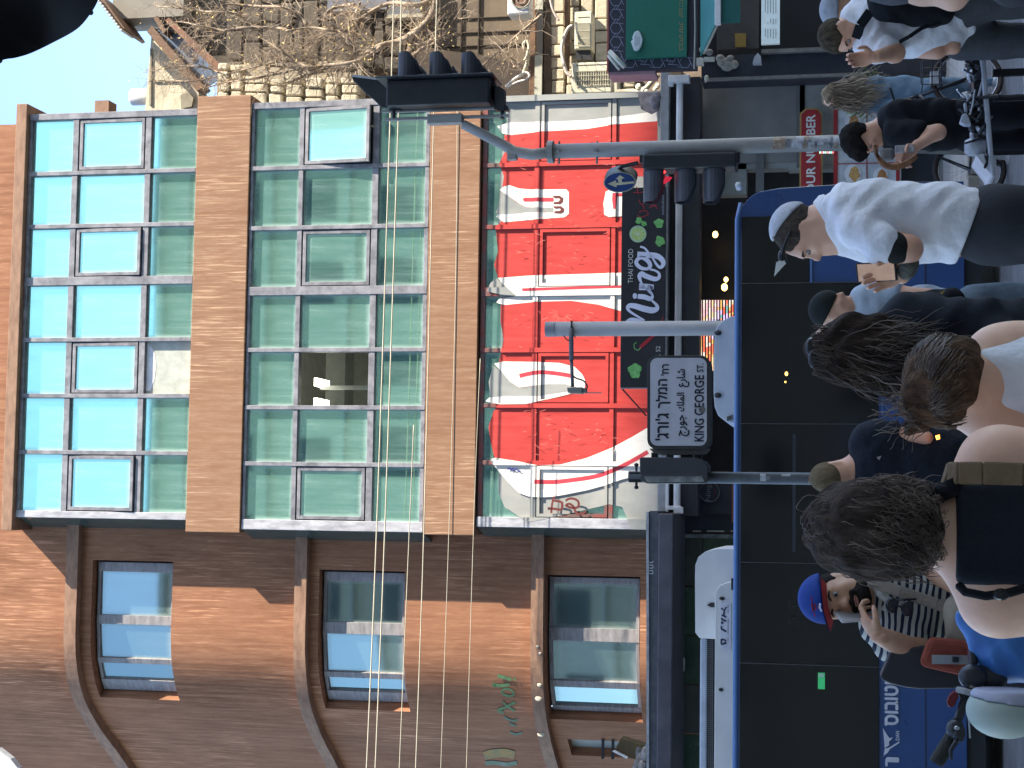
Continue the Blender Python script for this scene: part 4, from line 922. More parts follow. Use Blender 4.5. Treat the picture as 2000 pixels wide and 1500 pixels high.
# dark shop front under it
q = MB(); q.pxbox(1362, 1990, -60, 97, 24.3, .1); obj('shop_front', q, mat('shop_black', (.012,.013,.016), .4, sc=2, amt=.4), nb)
q = MB(); q.pxbox(1400, 1482, -60, 96, 24.0, .25); obj('shop_transom', q, mat('brown_grey_fascia', (.06,.058,.055), .6), nb)
q = MB(); q.pxbox(1370, 1990, 97, 146, 23.7, .5); obj('column', q, M_navy, nb)
q = MB(); q.pxbox(1487, 1660, 93, 100, 23.6, .1); q.pxbox(1380, 1690, 146.5, 150.5, 23.65, .1); obj('column_edge', q, mat('edge_plaster', (.22,.21,.19), .8, col2=(.12,.11,.1), sc=9), nb)
q = MB()
for (v, y, r) in ((1412,120,.08),(1420,126,.09),(1432,124,.07),(1406,112,.06),(1426,112,.05),(1385,100,.05),(1372,95,.05)):
    c = P(v, y, 23.6); q.ell((c.x, 23.65, c.z), (r, .06, r*1.1), 9, 7)
single('foam_lump', q, mat('grey_foam', (.34,.32,.27), .9, col2=(.2,.19,.17), sc=20, bump=.5), 'grey lumps of expanded foam smeared on the navy column', 'foam')
q = MB(); q.px([(1435,65),(1457,65),(1457,92),(1436,92)], 23.97, .01); single('notice', q, mat('yellow_notice', (.36,.24,.05), .6, col2=(.2,.13,.03), sc=30, st=(1,1,3), amt=1), 'small yellow printed notice on the brown shop fascia', 'notice')
c = P(1523, 30, 23.9); lb = thing('menu_sign', 'pale blue lit menu sign with fine print above the dark shop window', 'sign', (c.x, 23.9, c.z))
q = MB(); q.pxbox(1487, 1523, -60, 86, 23.9, .06); obj('panel', q, mat('lit_menu', (.42,.52,.58), .4, emit=(.55,.75,.9), es=.07), lb, bev=.006)
q = MB()
for k in range(5):
    for (ya, yb) in ((72,56),(44,36) if k > 1 else (44,44.1),(24,-8)): q.pxbox(1494+k*5.2, 1495.2+k*5.2, yb, ya+(k*3 % 5), 23.894, .003)
obj('print', q, mat('fine_print', (.12,.17,.2)), lb)
q = MB(); q.px([(1471,118),(1474,110),(1480,103),(1486,110),(1487,124),(1470,124)], 23.55, .12); single('paper_bag', q, mat('bag_white', (.42,.43,.46), .7), 'crumpled white paper bag stuck on the navy column', 'bag', bev=.02)
q = MB(); c = P(1380, 153, 23.5); q.ell((c.x, 23.5, c.z), (.05,.04,.035), 10, 8); q.tube([(c.x,23.5,c.z),(c.x,23.7,c.z+.03)], .015, 6); single('spot_lamp', q, mat('cream_spot', (.5,.48,.36), .5), 'small cream spot lamp under the white tube bracket', 'lamp', smooth=True)
# clutter on the canopy at the bottom left
q = MB(); q.px([(1198,1470),(1212,1442),(1258,1456),(1246,1484),(1226,1480)], 23.8, .3); single('cardboard_box', q, mat('cardboard', (.10,.075,.03), .8, col2=(.06,.04,.02), sc=4), 'brown open cardboard box tilted on the canopy', 'box', bev=.01)
q = MB(); q.px([(1196,1468),(1200,1466),(1226,1479),(1224,1482)], 23.74, .1); single('plank', q, M_white, 'thin white strip along the edge of the cardboard box', 'strip')
q = MB(); random.seed(3)
for k in range(16):
    c = P(1242+random.uniform(0, 22), 1468+random.uniform(0, 50), 23.6+random.uniform(0, .3)); q.ell(c, (.12,.1,.07), 8, 6)
single('tarp', q, mat('grey_tarp', (.28,.26,.24), .9, col2=(.1,.1,.1), sc=7, amt=1, bump=.6), 'bunched grey tarpaulin heaped on the canopy next to the box', 'tarpaulin', smooth=False)
q = MB(); q.px([(-6,1462),(-6,1520),(34,1500),(20,1482)], 24.0, .15); single('roof_panel', q, mat('white_panel', (.6,.62,.64), .5), 'white panel corner hanging over the curved brown wall', 'panel')

# ------------------------------------------------------------------ old wall behind the tree: slabs, window, ledges
M_slab = mat('rough_dark_slab', (.115,.095,.072), .95, col2=(.06,.05,.04), sc=2.2, amt=1, bump=.5, bsc=9)
random.seed(44)
v = 445
while v < 770:
    w = random.uniform(20, 40); y = -30+random.uniform(-15, 5)
    while y < 128:
        h = random.uniform(26, 60)
        q = MB(); j = lambda: random.uniform(-2.5, 2.5)
        q.px([(v+1+j(),y+1+j()),(v+w-1+j(),y+1+j()),(v+w-1+j(),y+h-1+j()),(v+1+j(),y+h-1+j())], 27.26+random.uniform(-.04,.05), .2); obj('stone', q, M_slab, nb, bev=.03); y += h
    v += w
q = MB(); q.pxbox(757, 822, -60, 27, 27.2, .2); obj('window_pane', q, mat('dull_grey_pane', (.16,.17,.18), .35, col2=(.10,.11,.12), sc=2), nb)
q = MB(); q.pxbox(755, 826, 27, 34, 27.12, .2); obj('window_frame', q, mat('cream_frame_strip', (.40,.36,.26), .7), nb)
q = MB(); q.pxbox(640, 756, -60, 20, 27.18, .2); obj('window_pane', q, mat('lilac_grey_pane', (.20,.20,.22), .4, col2=(.13,.13,.15), sc=2), nb)
q = MB(); q.px([(826,90),(868,98),(940,108),(1032,128),(1032,222),(800,222),(790,150)], 27.3, .15); obj('painted_brown_shade', q, mat('brown_shade_tone', (.085,.062,.047), .9, col2=(.05,.038,.03), sc=2, amt=1), nb)  # beam shade painted as a dark brown sheet on the tan wall
for v_ in (838, 900, 934):
    q = MB(); q.pxbox(v_, v_+2, -60, 110, 27.46, .06); obj('wall_joint', q, mat('joint_dark', (.05,.04,.03), .9), nb)
for y_ in (34, 62, 88):
    q = MB(); q.pxbox(840, 1032, y_, y_+1.5, 27.47, .05); obj('wall_joint', q, mat('joint_dark', (0,0,0)), nb)
# ================================================================== buildings on the camera's side of the street (seen only in reflections, shade the road; the tower and far row are added)
def block(name, lab, x0, x1, y0, y1, h, M, stp=3.2, face=1):
    t = thing(name, lab, 'building', ((x0+x1)/2, (y0+y1)/2, 0))
    q = MB(); q.box(x0, x1, y0, y1, 0, h); obj('wall', q, M, t)
    q = MB()
    z = 4.2
    while z < h-1.5:
        x = x0+1.0
        while x < x1-1.6: q.box(x, x+1.5, y1, y1+.04, z, z+1.5); x += stp
        z += 3.2
    obj('window_rows', q, M_dark, t, kind='stuff')
    q = MB(); z = 3.6
    while z < h: q.box(x0-.1, x1+.1, y1, y1+.35, z, z+.14); z += 3.2
    q.box(x0-.1, x1+.1, y0, y1+.3, h, h+.25); obj('ledge', q, mat('pale_ledge', (.5,.47,.42), .8), t, kind='stuff')
    return t
block('building', 'tall tan apartment block across the street behind the viewer', -9.5, 16.4, -24, -10, 27.2, mat('tan_block', (.5,.45,.36), .9))
block('building', 'lower pale apartment block to the left behind the viewer', -26, -9.6, -20, -10, 19.5, mat('pale_block', (.72,.70,.64), .9))
block('building', 'added unseen row far to the left behind the viewer, replacing sky in window reflections', -75, -27, -16, -3, 19, mat('added_row', (.30,.31,.22), .9))  # unseen block added to keep bright sky out of the curved windows
block('building', 'added unseen tower to the right behind the viewer, shading the street', 16.5, 48, -16, 4.2, 43.8, mat('shade_tower', (.78,.76,.72), .9))  # unseen block added to keep sun off the street, pale for bounce
# ================================================================== bus
YBUS = 17.5
def BX(y): return P(1560, y, YBUS).x
def BZ(v): return P(v, 1000, YBUS).z
bus = thing('bus', 'blue city bus with black glazing and white roof units stopped behind the crowd', 'bus', (BX(900), YBUS+1.25, 0))
M_blue = mat('bus_blue', (.030,.080,.23), .28, col2=(.024,.066,.19), sc=.8, amt=.8, coat=.3)
M_lblue = mat('bus_roof_blue', (.11,.22,.46), .4, col2=(.09,.19,.40), sc=2)
M_glass = mat('bus_black_glass', (.006,.007,.009), .09, spec=.5, sc=1, amt=.3)
M_gap = mat('rubber_seam', (.03,.03,.032), .6)
xr = BX(372); xl = BX(372)-12.0
zt, zb = BZ(1440), BZ(1886)
# body with rounded right-hand roof corner, built as a profile in XZ pushed back through the width
prof = [(xl, zb), (xr+.06, zb)]
rcx = .32
prof += [(xr+.07, zb+1.0), (xr+.03, zb+1.9)]
for k in range(7):
    a = math.pi/2*k/6; prof.append((xr-.34+.35*math.cos(a)*1.0, zt-.30+.30*math.sin(a)))
prof += [(xl, zt)]
q = MB(); q.prism([(a, YBUS, b) for a, b in prof], (0, 2.5, 0)); obj('body', q, M_blue, bus, bev=.04)
# black glazing sheet proud of the body, in window pieces
zg1, zg0, zgm = BZ(1446), BZ(1716), BZ(1582)
edges = [422, 553, 828, 1100, 1298, 1520, 1790, 2100, 2500]
for i in range(len(edges)-1):
    a, b = BX(edges[i+1])+.006, BX(edges[i])-.006
    q = MB()
    if i == 0:
        q.box(BX(553)+.004, BX(422), YBUS-.018, YBUS, BZ(1580), zg1)
    else: q.box(a, b, YBUS-.018, YBUS, zg0, zg1)
    obj('window', q, M_glass, bus, bev=.004)
q = MB(); q.box(BX(2500), BX(430), YBUS-.012, YBUS+.0, BZ(1470), zg1+.0); 
obj('window_band', q, M_gap, bus)
for e in (553, 828, 1100, 1298, 1520):
    q = MB(); q.box(BX(e)-.005, BX(e)+.005, YBUS-.022, YBUS-.005, zg0, zg1); obj('window_seam', q, mat('seam_grey', (.09,.09,.09), .5), bus)
q = MB(); q.tube([(xl, YBUS+.01, BZ(1438)), (xr-.3, YBUS+.01, BZ(1438)), (xr-.12, YBUS+.01, BZ(1445))], .028, 8); obj('roof_edge', q, M_lblue, bus, smooth=True)
q = MB(); q.px([(1582,501),(1582,552),(1586,552),(1586,501)], YBUS-.02, .01); obj('panel_seam', q, M_lblue, bus)
for v0, v1, y0, y1 in ((1722,1724,760,812),(1806,1808,430,560),(1807,1808.5,1300,1500)):
    q = MB(); q.pxbox(v0, v1, y0, y1, YBUS-.006, .008); obj('panel_seam', q, M_gap if v0 > 1800 else M_lblue, bus)
q = MB(); q.box(xl, xr-.1, YBUS+.05, YBUS+2.4, .18, zb); obj('underbody', q, M_dark, bus)
M_tyre = mat('tyre', (.018,.018,.018), .85); M_rim = mat('bus_rim', (.22,.22,.23), .4, metal=.6)
for wx in (BX(880), BX(1950)):
    for yy in (YBUS+.02, YBUS+2.2):
        w = bpy.data.objects.new('wheel', None); COL.objects.link(w); w.parent = bus; w.location = Vector((wx, yy, .48))-bus.location
        q = MB(); q.tube([(0,0,0),(0,.03,0),(0,.25,0),(0,.28,0)], [.44,.48,.48,.44], 28); o = obj('tyre', q, M_tyre, None, smooth=True); o.parent = w
        q = MB(); q.tube([(0,-.012,0),(0,.05,0)], [.27,.29], 24); q.tube([(0,-.05,0),(0,.0,0)], [.09,.11], 12); o = obj('rim', q, M_rim, None); o.parent = w
    q = MB(); q.tube([(wx+.56*math.cos(k*math.pi/16), YBUS-.012, .5+.56*math.sin(k*math.pi/16)) for k in range(17)], .018, 6); obj('wheel_arch', q, M_gap, bus)
    q = MB(); q.prism([(wx+.55*math.cos(k*math.pi/14), YBUS-.01, .5+.55*math.sin(k*math.pi/14)) for k in range(15)]+[(wx-.55,YBUS-.01,.3),(wx+.55,YBUS-.01,.3)], (0,.009,0)); obj('wheel_well', q, M_gap, bus)
# lettering
YT = YBUS-.012
M_wt = mat('bus_white_print', (.66,.68,.74), .4, amt=.1)
q = MB(); text_px(q, 'סובוטוא', 1728.5, 1754, 1417, 1312, YT, bold=.006); text_px(q, 'DAN', 1749.5, 1756.5, 1446, 1428, YT, bold=.001); text_px(q, 'ן', 1730, 1755, 1497, 1480.5, YT, bold=.006)
obj('lettering', q, M_wt, bus)
q = MB()
for poly in ([(1724.5,1422),(1729,1430),(1735,1439),(1738,1442),(1743.5,1440),(1741,1444),(1736,1449),(1737,1455),(1733,1458),(1728,1461)], [(1725.5,1478),(1728,1462),(1735,1461),(1756.5,1448),(1756.5,1451),(1738,1463),(1734,1470),(1727,1475)]):
    q.px(poly, YT, .004)
obj('emblem', q, M_wt, bus)
q = MB(); q.pxbox(1597.5, 1611, 1314, 1346, YBUS-.024, .006); obj('exit_sticker', q, mat('exit_green', (.03,.30,.12), .5, emit=(.03,.4,.15), es=.12), bus)
q = MB(); q.pxbox(1599, 1609, 1316, 1323, YBUS-.027, .004); obj('exit_sticker_figure', q, mat('exit_pale', (.5,.7,.55)), bus)
q = MB(); q.pxbox(1548, 1554, 848, 1078, YBUS-.0205, .003); obj('painted_reflection', q, mat('reflection_tone', (.045,.05,.06), .5), bus)  # reflection of an interior light painted as a faint bar on the glass
q = MB(); q.ell(P(1536, 730, YBUS-.022), (.022,.006,.016), 8, 6); q.ell(P(1534, 746, YBUS-.022), (.01,.006,.008), 8, 6); obj('cabin_light', q, mat('cabin_glow', (1,.6,.1), emit=(1,.55,.1), es=1.2), bus)
q = MB()
for (a, b, c_, d) in ((1541,1543,1170,1190),(1541,1543,1196,1226),(1546,1562,1184,1186),(1546,1562,1206,1208),(1558,1560,1170,1228)): q.pxbox(a, b, c_, d, YBUS-.0205, .003)
obj('painted_sign_reflection', q, mat('sign_reflection_tone', (.03,.032,.036), .5), bus)  # dim reflection of a sign painted on the window
q = MB(); q.tube([P(1890,1384,YBUS-.03), P(1893,1412,YBUS-.03), P(1895,1442,YBUS-.03)], .01, 5); obj('sill_trim', q, mat('seam_pale', (.4,.45,.45), .4), bus)
q = MB(); q.pxbox(1436, 1448, 355, 366, YBUS+.4, .2); obj('roof_box', q, M_white, bus, bev=.02)
# roof units
def roofunit(pts, d, M, y0, name):
    q = MB(); q.prism([P(a, b, YBUS+y0) for a, b in pts], (0, d, 0)); return obj(name, q, M, bus, bev=.05)
M_ru = mat('roof_unit_white', (.74,.74,.71), .45, col2=(.62,.62,.60), sc=1.5, amt=.8)
M_ru2 = mat('roof_unit_grey', (.60,.64,.68), .45, col2=(.5,.54,.58), sc=2, amt=.8)
roofunit([(1440,617),(1428,618),(1412,626),(1400,638),(1396,652),(1394,700),(1394,770),(1396,795),(1403,812),(1418,823),(1440,828)], 1.7, M_ru2, .3, 'roof_unit')
q = MB()
for k in range(4): q.pxbox(1420+k*3, 1421+k*3, 813-k, 822-k, YBUS+.27, .03)
q.ell(P(1402, 772, YBUS+.28), (.03,.03,.04), 8, 6); q.ell(P(1402, 650, YBUS+.28), (.03,.03,.04), 8, 6); obj('vent_slot', q, M_gap, bus)
roofunit([(1436,1072),(1400,1072),(1378,1077),(1364,1088),(1358,1104),(1357.5,1130),(1358,1235),(1366,1246),(1392,1248),(1436,1248)], 1.6, M_ru, .45, 'roof_unit')
roofunit([(1436,1136),(1420,1138),(1406,1144),(1398,1158),(1397,1175),(1394,1600),(1436,1600)], .5, M_ru, .12, 'roof_unit')
q = MB(); q.pxbox(1366.5, 1380, 1247, 1620, YBUS+.7, .3); obj('roof_rail', q, mat('rail_bluegrey', (.42,.47,.54), .5), bus, bev=.02)
q = MB(); q.pxbox(1380, 1394, 1247, 1620, YBUS+.75, .3); obj('grille_back', q, M_gap, bus)
q = MB()
for k in range(84): q.pxbox(1380, 1393, 1250+k*4, 1251.6+k*4, YBUS+.74, .01)
for k in range(3): q.pxbox(1383+k*4, 1384+k*4, 1247, 1600, YBUS+.738, .01)
obj('roof_grille', q, mat('grille_grey', (.16,.16,.16), .6), bus, kind='stuff')
q = MB(); q.pxbox(1428, 1434, 1130, 1152, YBUS+.1, .1); q.ell(P(1410, 1169, YBUS+.11), (.02,.01,.03), 8, 6); q.ell(P(1408, 1347, YBUS+.11), (.02,.01,.025), 8, 6); q.px([(1381,1182),(1388,1177),(1395,1177),(1395,1186),(1388,1186)], YBUS+.43, .02); obj('unit_fixing', q, M_gap, bus)
q = MB(); q.pxbox(1407, 1427.5, 1176, 1268, YBUS+.112, .008); obj('maker_plate', q, mat('plate_paper', (.70,.71,.76), .4, amt=.1), bus)
q = MB(); YU = YBUS+.106
def us(pts, w): stroke_px(q, [(1340+a/7.5, 1060+b/7.5) for a, b in pts], w, YU)
us([(515,1490),(560,1478),(595,1466)], 3); us([(515,1412),(515,1484)], 3); us([(515,1412),(585,1430),(560,1472)], 3)
us([(515,1222),(515,1262)], 3); us([(515,1262),(590,1302)], 3.4); us([(520,1155),(535,1190)], 4); us([(518,1100),(525,1125),(590,1150)], 3.2)
us([(520,1060),(590,1090)], 3); us([(590,940),(560,990),(515,960)], 3); us([(560,990),(550,1060)], 3)
obj('maker_name', q, mat('maker_print', (.03,.035,.09), .5), bus)
q = MB()
for a, b in ((905,960),(980,1035),(1120,1340),(1380,1450)): stroke_px(q, [(1340+615/7.5, 1060+a/7.5), (1340+612/7.5, 1060+b/7.5)], 1.2, YU)
obj('maker_small_print', q, mat('maker_print2', (.2,.2,.24)), bus)
# ================================================================== signal post
YP = 16.7
M_pole = mat('painted_steel_grey', (.34,.33,.305), .55, col2=(.22,.215,.20), sc=3, st=(2,2,.6), amt=.9)
M_blk = mat('signal_black', (.018,.019,.022), .42, col2=(.028,.03,.034), sc=4)
M_vis = mat('visor_dark', (.03,.033,.042), .4, col2=(.02,.022,.03), sc=6)
b0 = P(1935, 290, YP); base = PZ(1938, 290, 0.02)
post = thing('traffic_signal', 'grey traffic signal post with one high head facing right and a lower head facing left', 'traffic light', (P(1935,290,YP).x, YP, 0))
q = MB(); pts = [(P(1935,290,YP).x, YP, 0.0), tuple(P(1640, 279, YP)), tuple(P(1345, 288, YP)), tuple(P(1073, 296, YP))]
q.tube(pts, [.085,.083,.08,.078], 16); obj('post', q, M_pole, post, smooth=True)
q = MB(); c = P(1925, 290, YP); q.tube([(c.x, YP, 0), (c.x, YP, .03), (c.x, YP, .22), (c.x, YP, .26)], [.17,.12,.11,.09], 14); obj('base_collar', q, M_pole, post)
q = MB(); a = P(1076, 297, YP); q.tube([a-Vector((0,0,.03)), a+Vector((0,0,.03))], .12, 16)
for v in (1092, 1166):
    c = P(v, 298, YP); q.tube([(c.x-.12, YP, c.z), (c.x+.12, YP, c.z)], .012, 6); q.tube([(c.x, YP-.1, c.z), (c.x, YP-.06, c.z)], .018, 8)
obj('flange', q, M_pole, post)
q = MB(); q.tube([P(1076,297,YP), P(1040,302,YP), P(1004,296,YP), P(985,284,YP), P(905,243,YP)], [.06,.06,.058,.055,.05], 12); obj('arm', q, M_pole, post, smooth=True)
q = MB(); a = P(1000, 300, YP); q.box(a.x-.07, a.x+.02, YP-.05, YP+.05, P(1010,300,YP).z, P(992,300,YP).z)
q.pxbox(834, 902, 222, 240, YP-.06, .12); q.pxbox(751, 992, 226, 232, YP-.02, .04); q.pxbox(745, 985, 210.5, 216, YP+.02, .04); obj('bracket', q, M_pole, post, bev=.008)
q = MB()
for v in (769, 981):
    q.tube([P(v, 232, YP), P(v, 190, YP)], .022, 8); q.px([(v-10,216),(v+13,216),(v+10,206),(v-6,206)], YP-.03, .06)
obj('clamp', q, M_blk, post)
# high signal head (faces right): housing, lens shades to the right
def visor(c, ax, r, L, mb, thick=.008):
    n = 16; ax = Vector(ax); side = Vector((0, 1, 0)); up = Vector((0, 0, 1)); vs = []; fs = []
    for i in range(n+1):
        a = R(-50+280*i/n); d = side*math.cos(a)+up*math.sin(a)
        sa = math.sin(a); l = L*(1.0 if sa > -.15 else .45+.55*(sa+.77)/.62)
        for rr in (r, r-thick): vs += [c+d*rr, c+d*rr*.98+ax*l]
    for i in range(n):
        k = 4*i; fs += [(k, k+1, k+5, k+4), (k+2, k+6, k+7, k+3), (k+1, k+3, k+7, k+5), (k, k+4, k+6, k+2)]
    mb.add(vs, fs)
hd = bpy.data.objects.new('signal_head', None); COL.objects.link(hd); hd.parent = post
hx0, hx1 = P(870, 211, YP).x, P(870, 160, YP).x; hz1, hz0 = P(762, 190, YP).z, P(962, 190, YP).z
hd.location = Vector((hx0, YP, hz0))-post.location
q = MB(); q.box(hx0, hx1, YP-.17, YP+.17, hz0, hz1); obj('housing', q, M_blk, hd, bev=.02)
q = MB(); q.box(hx1+.001, hx1+.02, YP-.26, YP+.26, hz0-.05, P(745,180,YP).z+.0); 
obj('backboard', q, M_blk, hd, bev=.02)
for i, (v0, v1) in enumerate(((776,808),(838,868),(900,930))):
    c = Vector((hx1+.02, YP-.0, P((v0+v1)/2+10, 135, YP).z)); q = MB()
    visor(c, (1, 0, 0), .135, P(v0, 107, YP).x-hx1-.02, q); obj('visor', q, M_vis, hd, smooth=False)
    q = MB(); q.ell(c+Vector((.005,0,0)), (.03,.12,.12), 16, 10); obj('lens', q, mat('lens_'+'rag'[i], ((.12,.01,.01),(.12,.06,.005),(.005,.08,.04))[i], .2), hd, smooth=True)
for i, (v0, v1) in enumerate(((812,834),(876,896),(936,956))):
    q = MB(); q.px([(v0,158),(v0+4,132),(v0+8,126),(v1-4,138),(v1+2,158)], YP+.3, .28); obj('visor', q, M_vis, hd, bev=.02)
q = MB(); q.px([(958,160),(966,160),(966,214),(985,214),(985,175),(975,168),(958,168)], YP-.05, .1); obj('cable_box', q, M_blk, hd)
# oval backing board with white edge seen nearly edge on
q = MB(); q.px([(686,149),(694,150),(730,155),(770,161),(770,212),(745,210),(730,195),(712,180),(698,165),(690,158)], YP+.45, .05); obj('round_sign_back', q, M_blk, hd, bev=.01)
q = MB(); q.px([(686,149),(770,160),(770,158),(700,146),(688,146)], YP+.43, .04); obj('sign_rim', q, mat('sign_rim_pale', (.45,.46,.45), .4), hd)
# lower head (faces left)
h2 = bpy.data.objects.new('signal_head', None); COL.objects.link(h2); h2.parent = post
lx1, lx0 = P(1340, 305, YP).x, P(1340, 334, YP).x; lz1, lz0 = P(1258, 320, YP).z, P(1440, 320, YP).z
h2.location = Vector((lx0, YP, lz0))-post.location
q = MB(); q.box(lx0, lx1, YP-.16, YP+.16, lz0, lz1); obj('housing', q, M_blk, h2, bev=.02)
q = MB()
for v in (1252, 1442):
    q.pxbox(v-3, v+3, 288, 318, YP-.03, .06)
obj('clamp', q, M_blk, h2)
for i, (v, L) in enumerate(((1276,62),(1337,62),(1393,62))):
    c = Vector((lx0, YP, P(v+4, 350, YP).z)); q = MB(); visor(c, (-1, 0, 0), .125, abs(P(v, 334+L, YP).x-lx0), q); obj('visor', q, mat('visor_grey', (.07,.075,.09), .4), h2)
    q = MB(); q.ell(c, (.03,.11,.11), 16, 10); obj('lens', q, mat('lens_red_on' if i == 0 else 'lens_dim', (.3,.02,.02) if i == 0 else (.02,.03,.03), .2, emit=(1,.05,.05) if i == 0 else None, es=.5), h2, smooth=True)
q = MB(); q.px([(1296,352),(1300,344),(1313,346),(1308,353),(1296,360)], YP-.14, .01); obj('red_glint', q, mat('red_lens_edge', (.4,.02,.03), .3, emit=(.6,.02,.05), es=.15), h2)
# blue direction sign, turned sideways
ds = bpy.data.objects.new('direction_sign', None); COL.objects.link(ds); ds.parent = post
cc = P(1211, 357, YP); ds.location = cc-post.location
sx, sz = 20/S(YP), 32/S(YP)
def oval(k, y): return [(cc.x+sx*k*math.cos(j*math.tau/32), y, cc.z+sz*k*math.sin(j*math.tau/32)) for j in range(32)]
q = MB(); q.prism(oval(1.0, YP-.02), (.10, .14, 0)); obj('plate', q, M_blk, ds)
q = MB(); q.prism(oval(1.0, YP-.026), (0, .005, 0)); obj('rim', q, mat('sign_rim_cream', (.5,.47,.36), .4), ds)
q = MB(); q.prism(oval(.92, YP-.032), (0, .005, 0)); obj('face', q, mat('sign_blue', (.015,.055,.20), .4), ds)
q = MB(); YD = YP-.038
q.px([(1187,359),(1203,352),(1203,357),(1238,354),(1239,358),(1204,362),(1204,366)], YD, .003)
q.px([(1208,356),(1206,349),(1202,350),(1211,342),(1220,348),(1214,349),(1215,356)], YD, .003); obj('arrow', q, mat('arrow_cream', (.60,.56,.38), .4), ds)
q = MB(); q.tube([P(1246,318,YP), P(1215,325,YP+.05), P(1200,340,YP+.08)], .02, 6); obj('arm', q, M_blk, ds)
# stickers around the post
random.seed(5)
M_st = [mat('sticker_white', (.55,.56,.58), .6, col2=(.3,.3,.32), sc=14, amt=.9), mat('sticker_beige', (.42,.34,.25), .6, col2=(.2,.12,.08), sc=20, amt=1), mat('sticker_dark', (.10,.10,.12), .6, col2=(.3,.3,.3), sc=22, amt=1)]
def sticker(v0, v1, y0, y1, Y, rad, M, parent, cx=None):
    c = P((v0+v1)/2, (y0+y1)/2, Y) ; ax = cx if cx is not None else c.x
    z1, z0 = P(v0, y0, Y).z, P(v1, y0, Y).z
    xa, xb = P(v0, y1, Y).x, P(v0, y0, Y).x
    cl = lambda t: max(-.97, min(.97, t))
    a0, a1 = math.acos(cl((xb-ax)/rad)), math.acos(cl((xa-ax)/rad)); n = 6; q = MB(); vs = []; fs = []
    for i in range(n+1):
        a = a0+(a1-a0)*i/n; vs += [(ax+rad*math.cos(a), Y-rad*math.sin(a), z0), (ax+rad*math.cos(a), Y-rad*math.sin(a), z1)]
        if i: fs.append((2*i, 2*i-2, 2*i-1, 2*i+1))
    q.add(vs, fs); obj('sticker', q, M, parent)
sticker(1510, 1534, 270, 295, YP, .0875, M_st[1], post, P(1520, 283.5, YP).x)
v = 1536
while v < 1640:
    w = random.uniform(7, 16); ya = random.uniform(267, 277); sticker(v, v+w, ya, ya+random.uniform(8, 18), YP, .0872, random.choice(M_st), post, P(v, 281.5, YP).x)
    if random.random() < .6: sticker(v+2, v+w*.7, 282, 293, YP, .0878, random.choice(M_st), post, P(v, 281.5, YP).x)
    v += w*.8
sticker(1628, 1650, 268, 285, YP, .0885, M_st[0], post, P(1640, 279.5, YP).x)
# ================================================================== camera post
YC = 20.6
cp = thing('camera_post', 'plain grey steel post with a side arm carrying a small camera box, behind the bus', 'post', (P(1400,640,YC).x, YC, 0))
a = P(1066, 643, YC); q = MB(); q.tube([(a.x, YC, .1), (a.x, YC, a.z-.12)], .095, 18); obj('post', q, mat('mid_grey_post', (.34,.335,.32), .55, col2=(.28,.275,.265), sc=2, amt=.8), cp, smooth=True)
q = MB(); q.tube([(a.x, YC, a.z-.13), (a.x, YC, a.z)], .098, 18); obj('cap', q, mat('cap_grey', (.24,.25,.27), .5), cp)
q = MB(); z = P(1117, 700, YC).z; q.tube([(a.x, YC-.1, z), (P(1119, 705, YC).x, YC-.1, z-.01)], .030, 10); q.tube([(P(1119, 705, YC).x, YC-.1, z-.01), (P(1122, 757, YC).x, YC-.1, z-.03)], .022, 10); obj('arm', q, mat('arm_grey', (.12,.13,.15), .5), cp, smooth=True)
q = MB(); q.ring((a.x, YC, z), .1, .008, (0,0,1), 20, 5); q.tube([P(1115,626,YC-.1), P(1119,652,YC-.1), P(1124,660,YC-.1)], .006, 5); q.tube([P(a_[0], a_[1], YC-.12) for a_ in smooth_path([(1101,656),(1108,664),(1115,664)], 4)], .008, 5)
q.tube([P(a_[0], a_[1], YC-.13) for a_ in smooth_path([(1117,730),(1124,738),(1140,744),(1147,756),(1140,763)], 4)], .011, 6); obj('cable', q, M_blk, cp)
q = MB(); q.px([(1107,757),(1137,756),(1136,768),(1109,767)], YC-.2, .2); q.pxbox(1136, 1145, 759, 767, YC-.15, .1); q.pxbox(1140, 1175, 766, 768, YC-.12, .03); obj('camera_box', q, mat('camera_body', (.20,.21,.18), .5), cp, bev=.01)
# ================================================================== street name sign
YN = 9.8; SN = S(YN)
sp_ = thing('street_sign', 'grey King George St. name box on a dark post covered with stickers', 'street sign', (P(1500,935,YN).x, YN, 0))
px_ = P(1500, 934, YN).x
q = MB(); zt_ = P(1228, 932, YN).z; q.tube([(px_, YN, 0.13), (px_, YN, P(1785,936,YN).z)], .052, 16); q.tube([(px_, YN, P(1785,936,YN).z), (px_, YN, P(1772,936,YN).z), (px_, YN, zt_)], [.052,.036,.034], 16)
obj('post', q, mat('sign_post_grey', (.11,.115,.115), .5, col2=(.055,.057,.06), sc=7, amt=1), sp_, smooth=True)
q = MB(); q.pxbox(1229, 1251, 922, 942, YN-.03, .06); q.tube([P(1243, 908, YN), P(1243, 952, YN)], .008, 6); q.ell(P(1243,908,YN), (.012,.012,.014), 8, 6); q.ell(P(1243,952,YN), (.012,.012,.014), 8, 6); q.pxbox(1272, 1284, 884, 897, YN-.02, .05); q.pxbox(1357, 1370, 884, 897, YN-.02, .05); q.pxbox(1330, 1352, 886, 897, YN, .04); obj('bracket', q, M_blk, sp_)
def rrect(v0, v1, y0, y1, r, n=6):
    pts = []
    for cv, cy, a0 in ((v1-r, y1-r, 0), (v0+r, y1-r, 90), (v0+r, y0+r, 180), (v1-r, y0+r, 270)):
        for k in range(n+1): a = R(a0+90*k/n); pts.append((cv+r*math.cos(a), cy+r*math.sin(a)))
    return pts
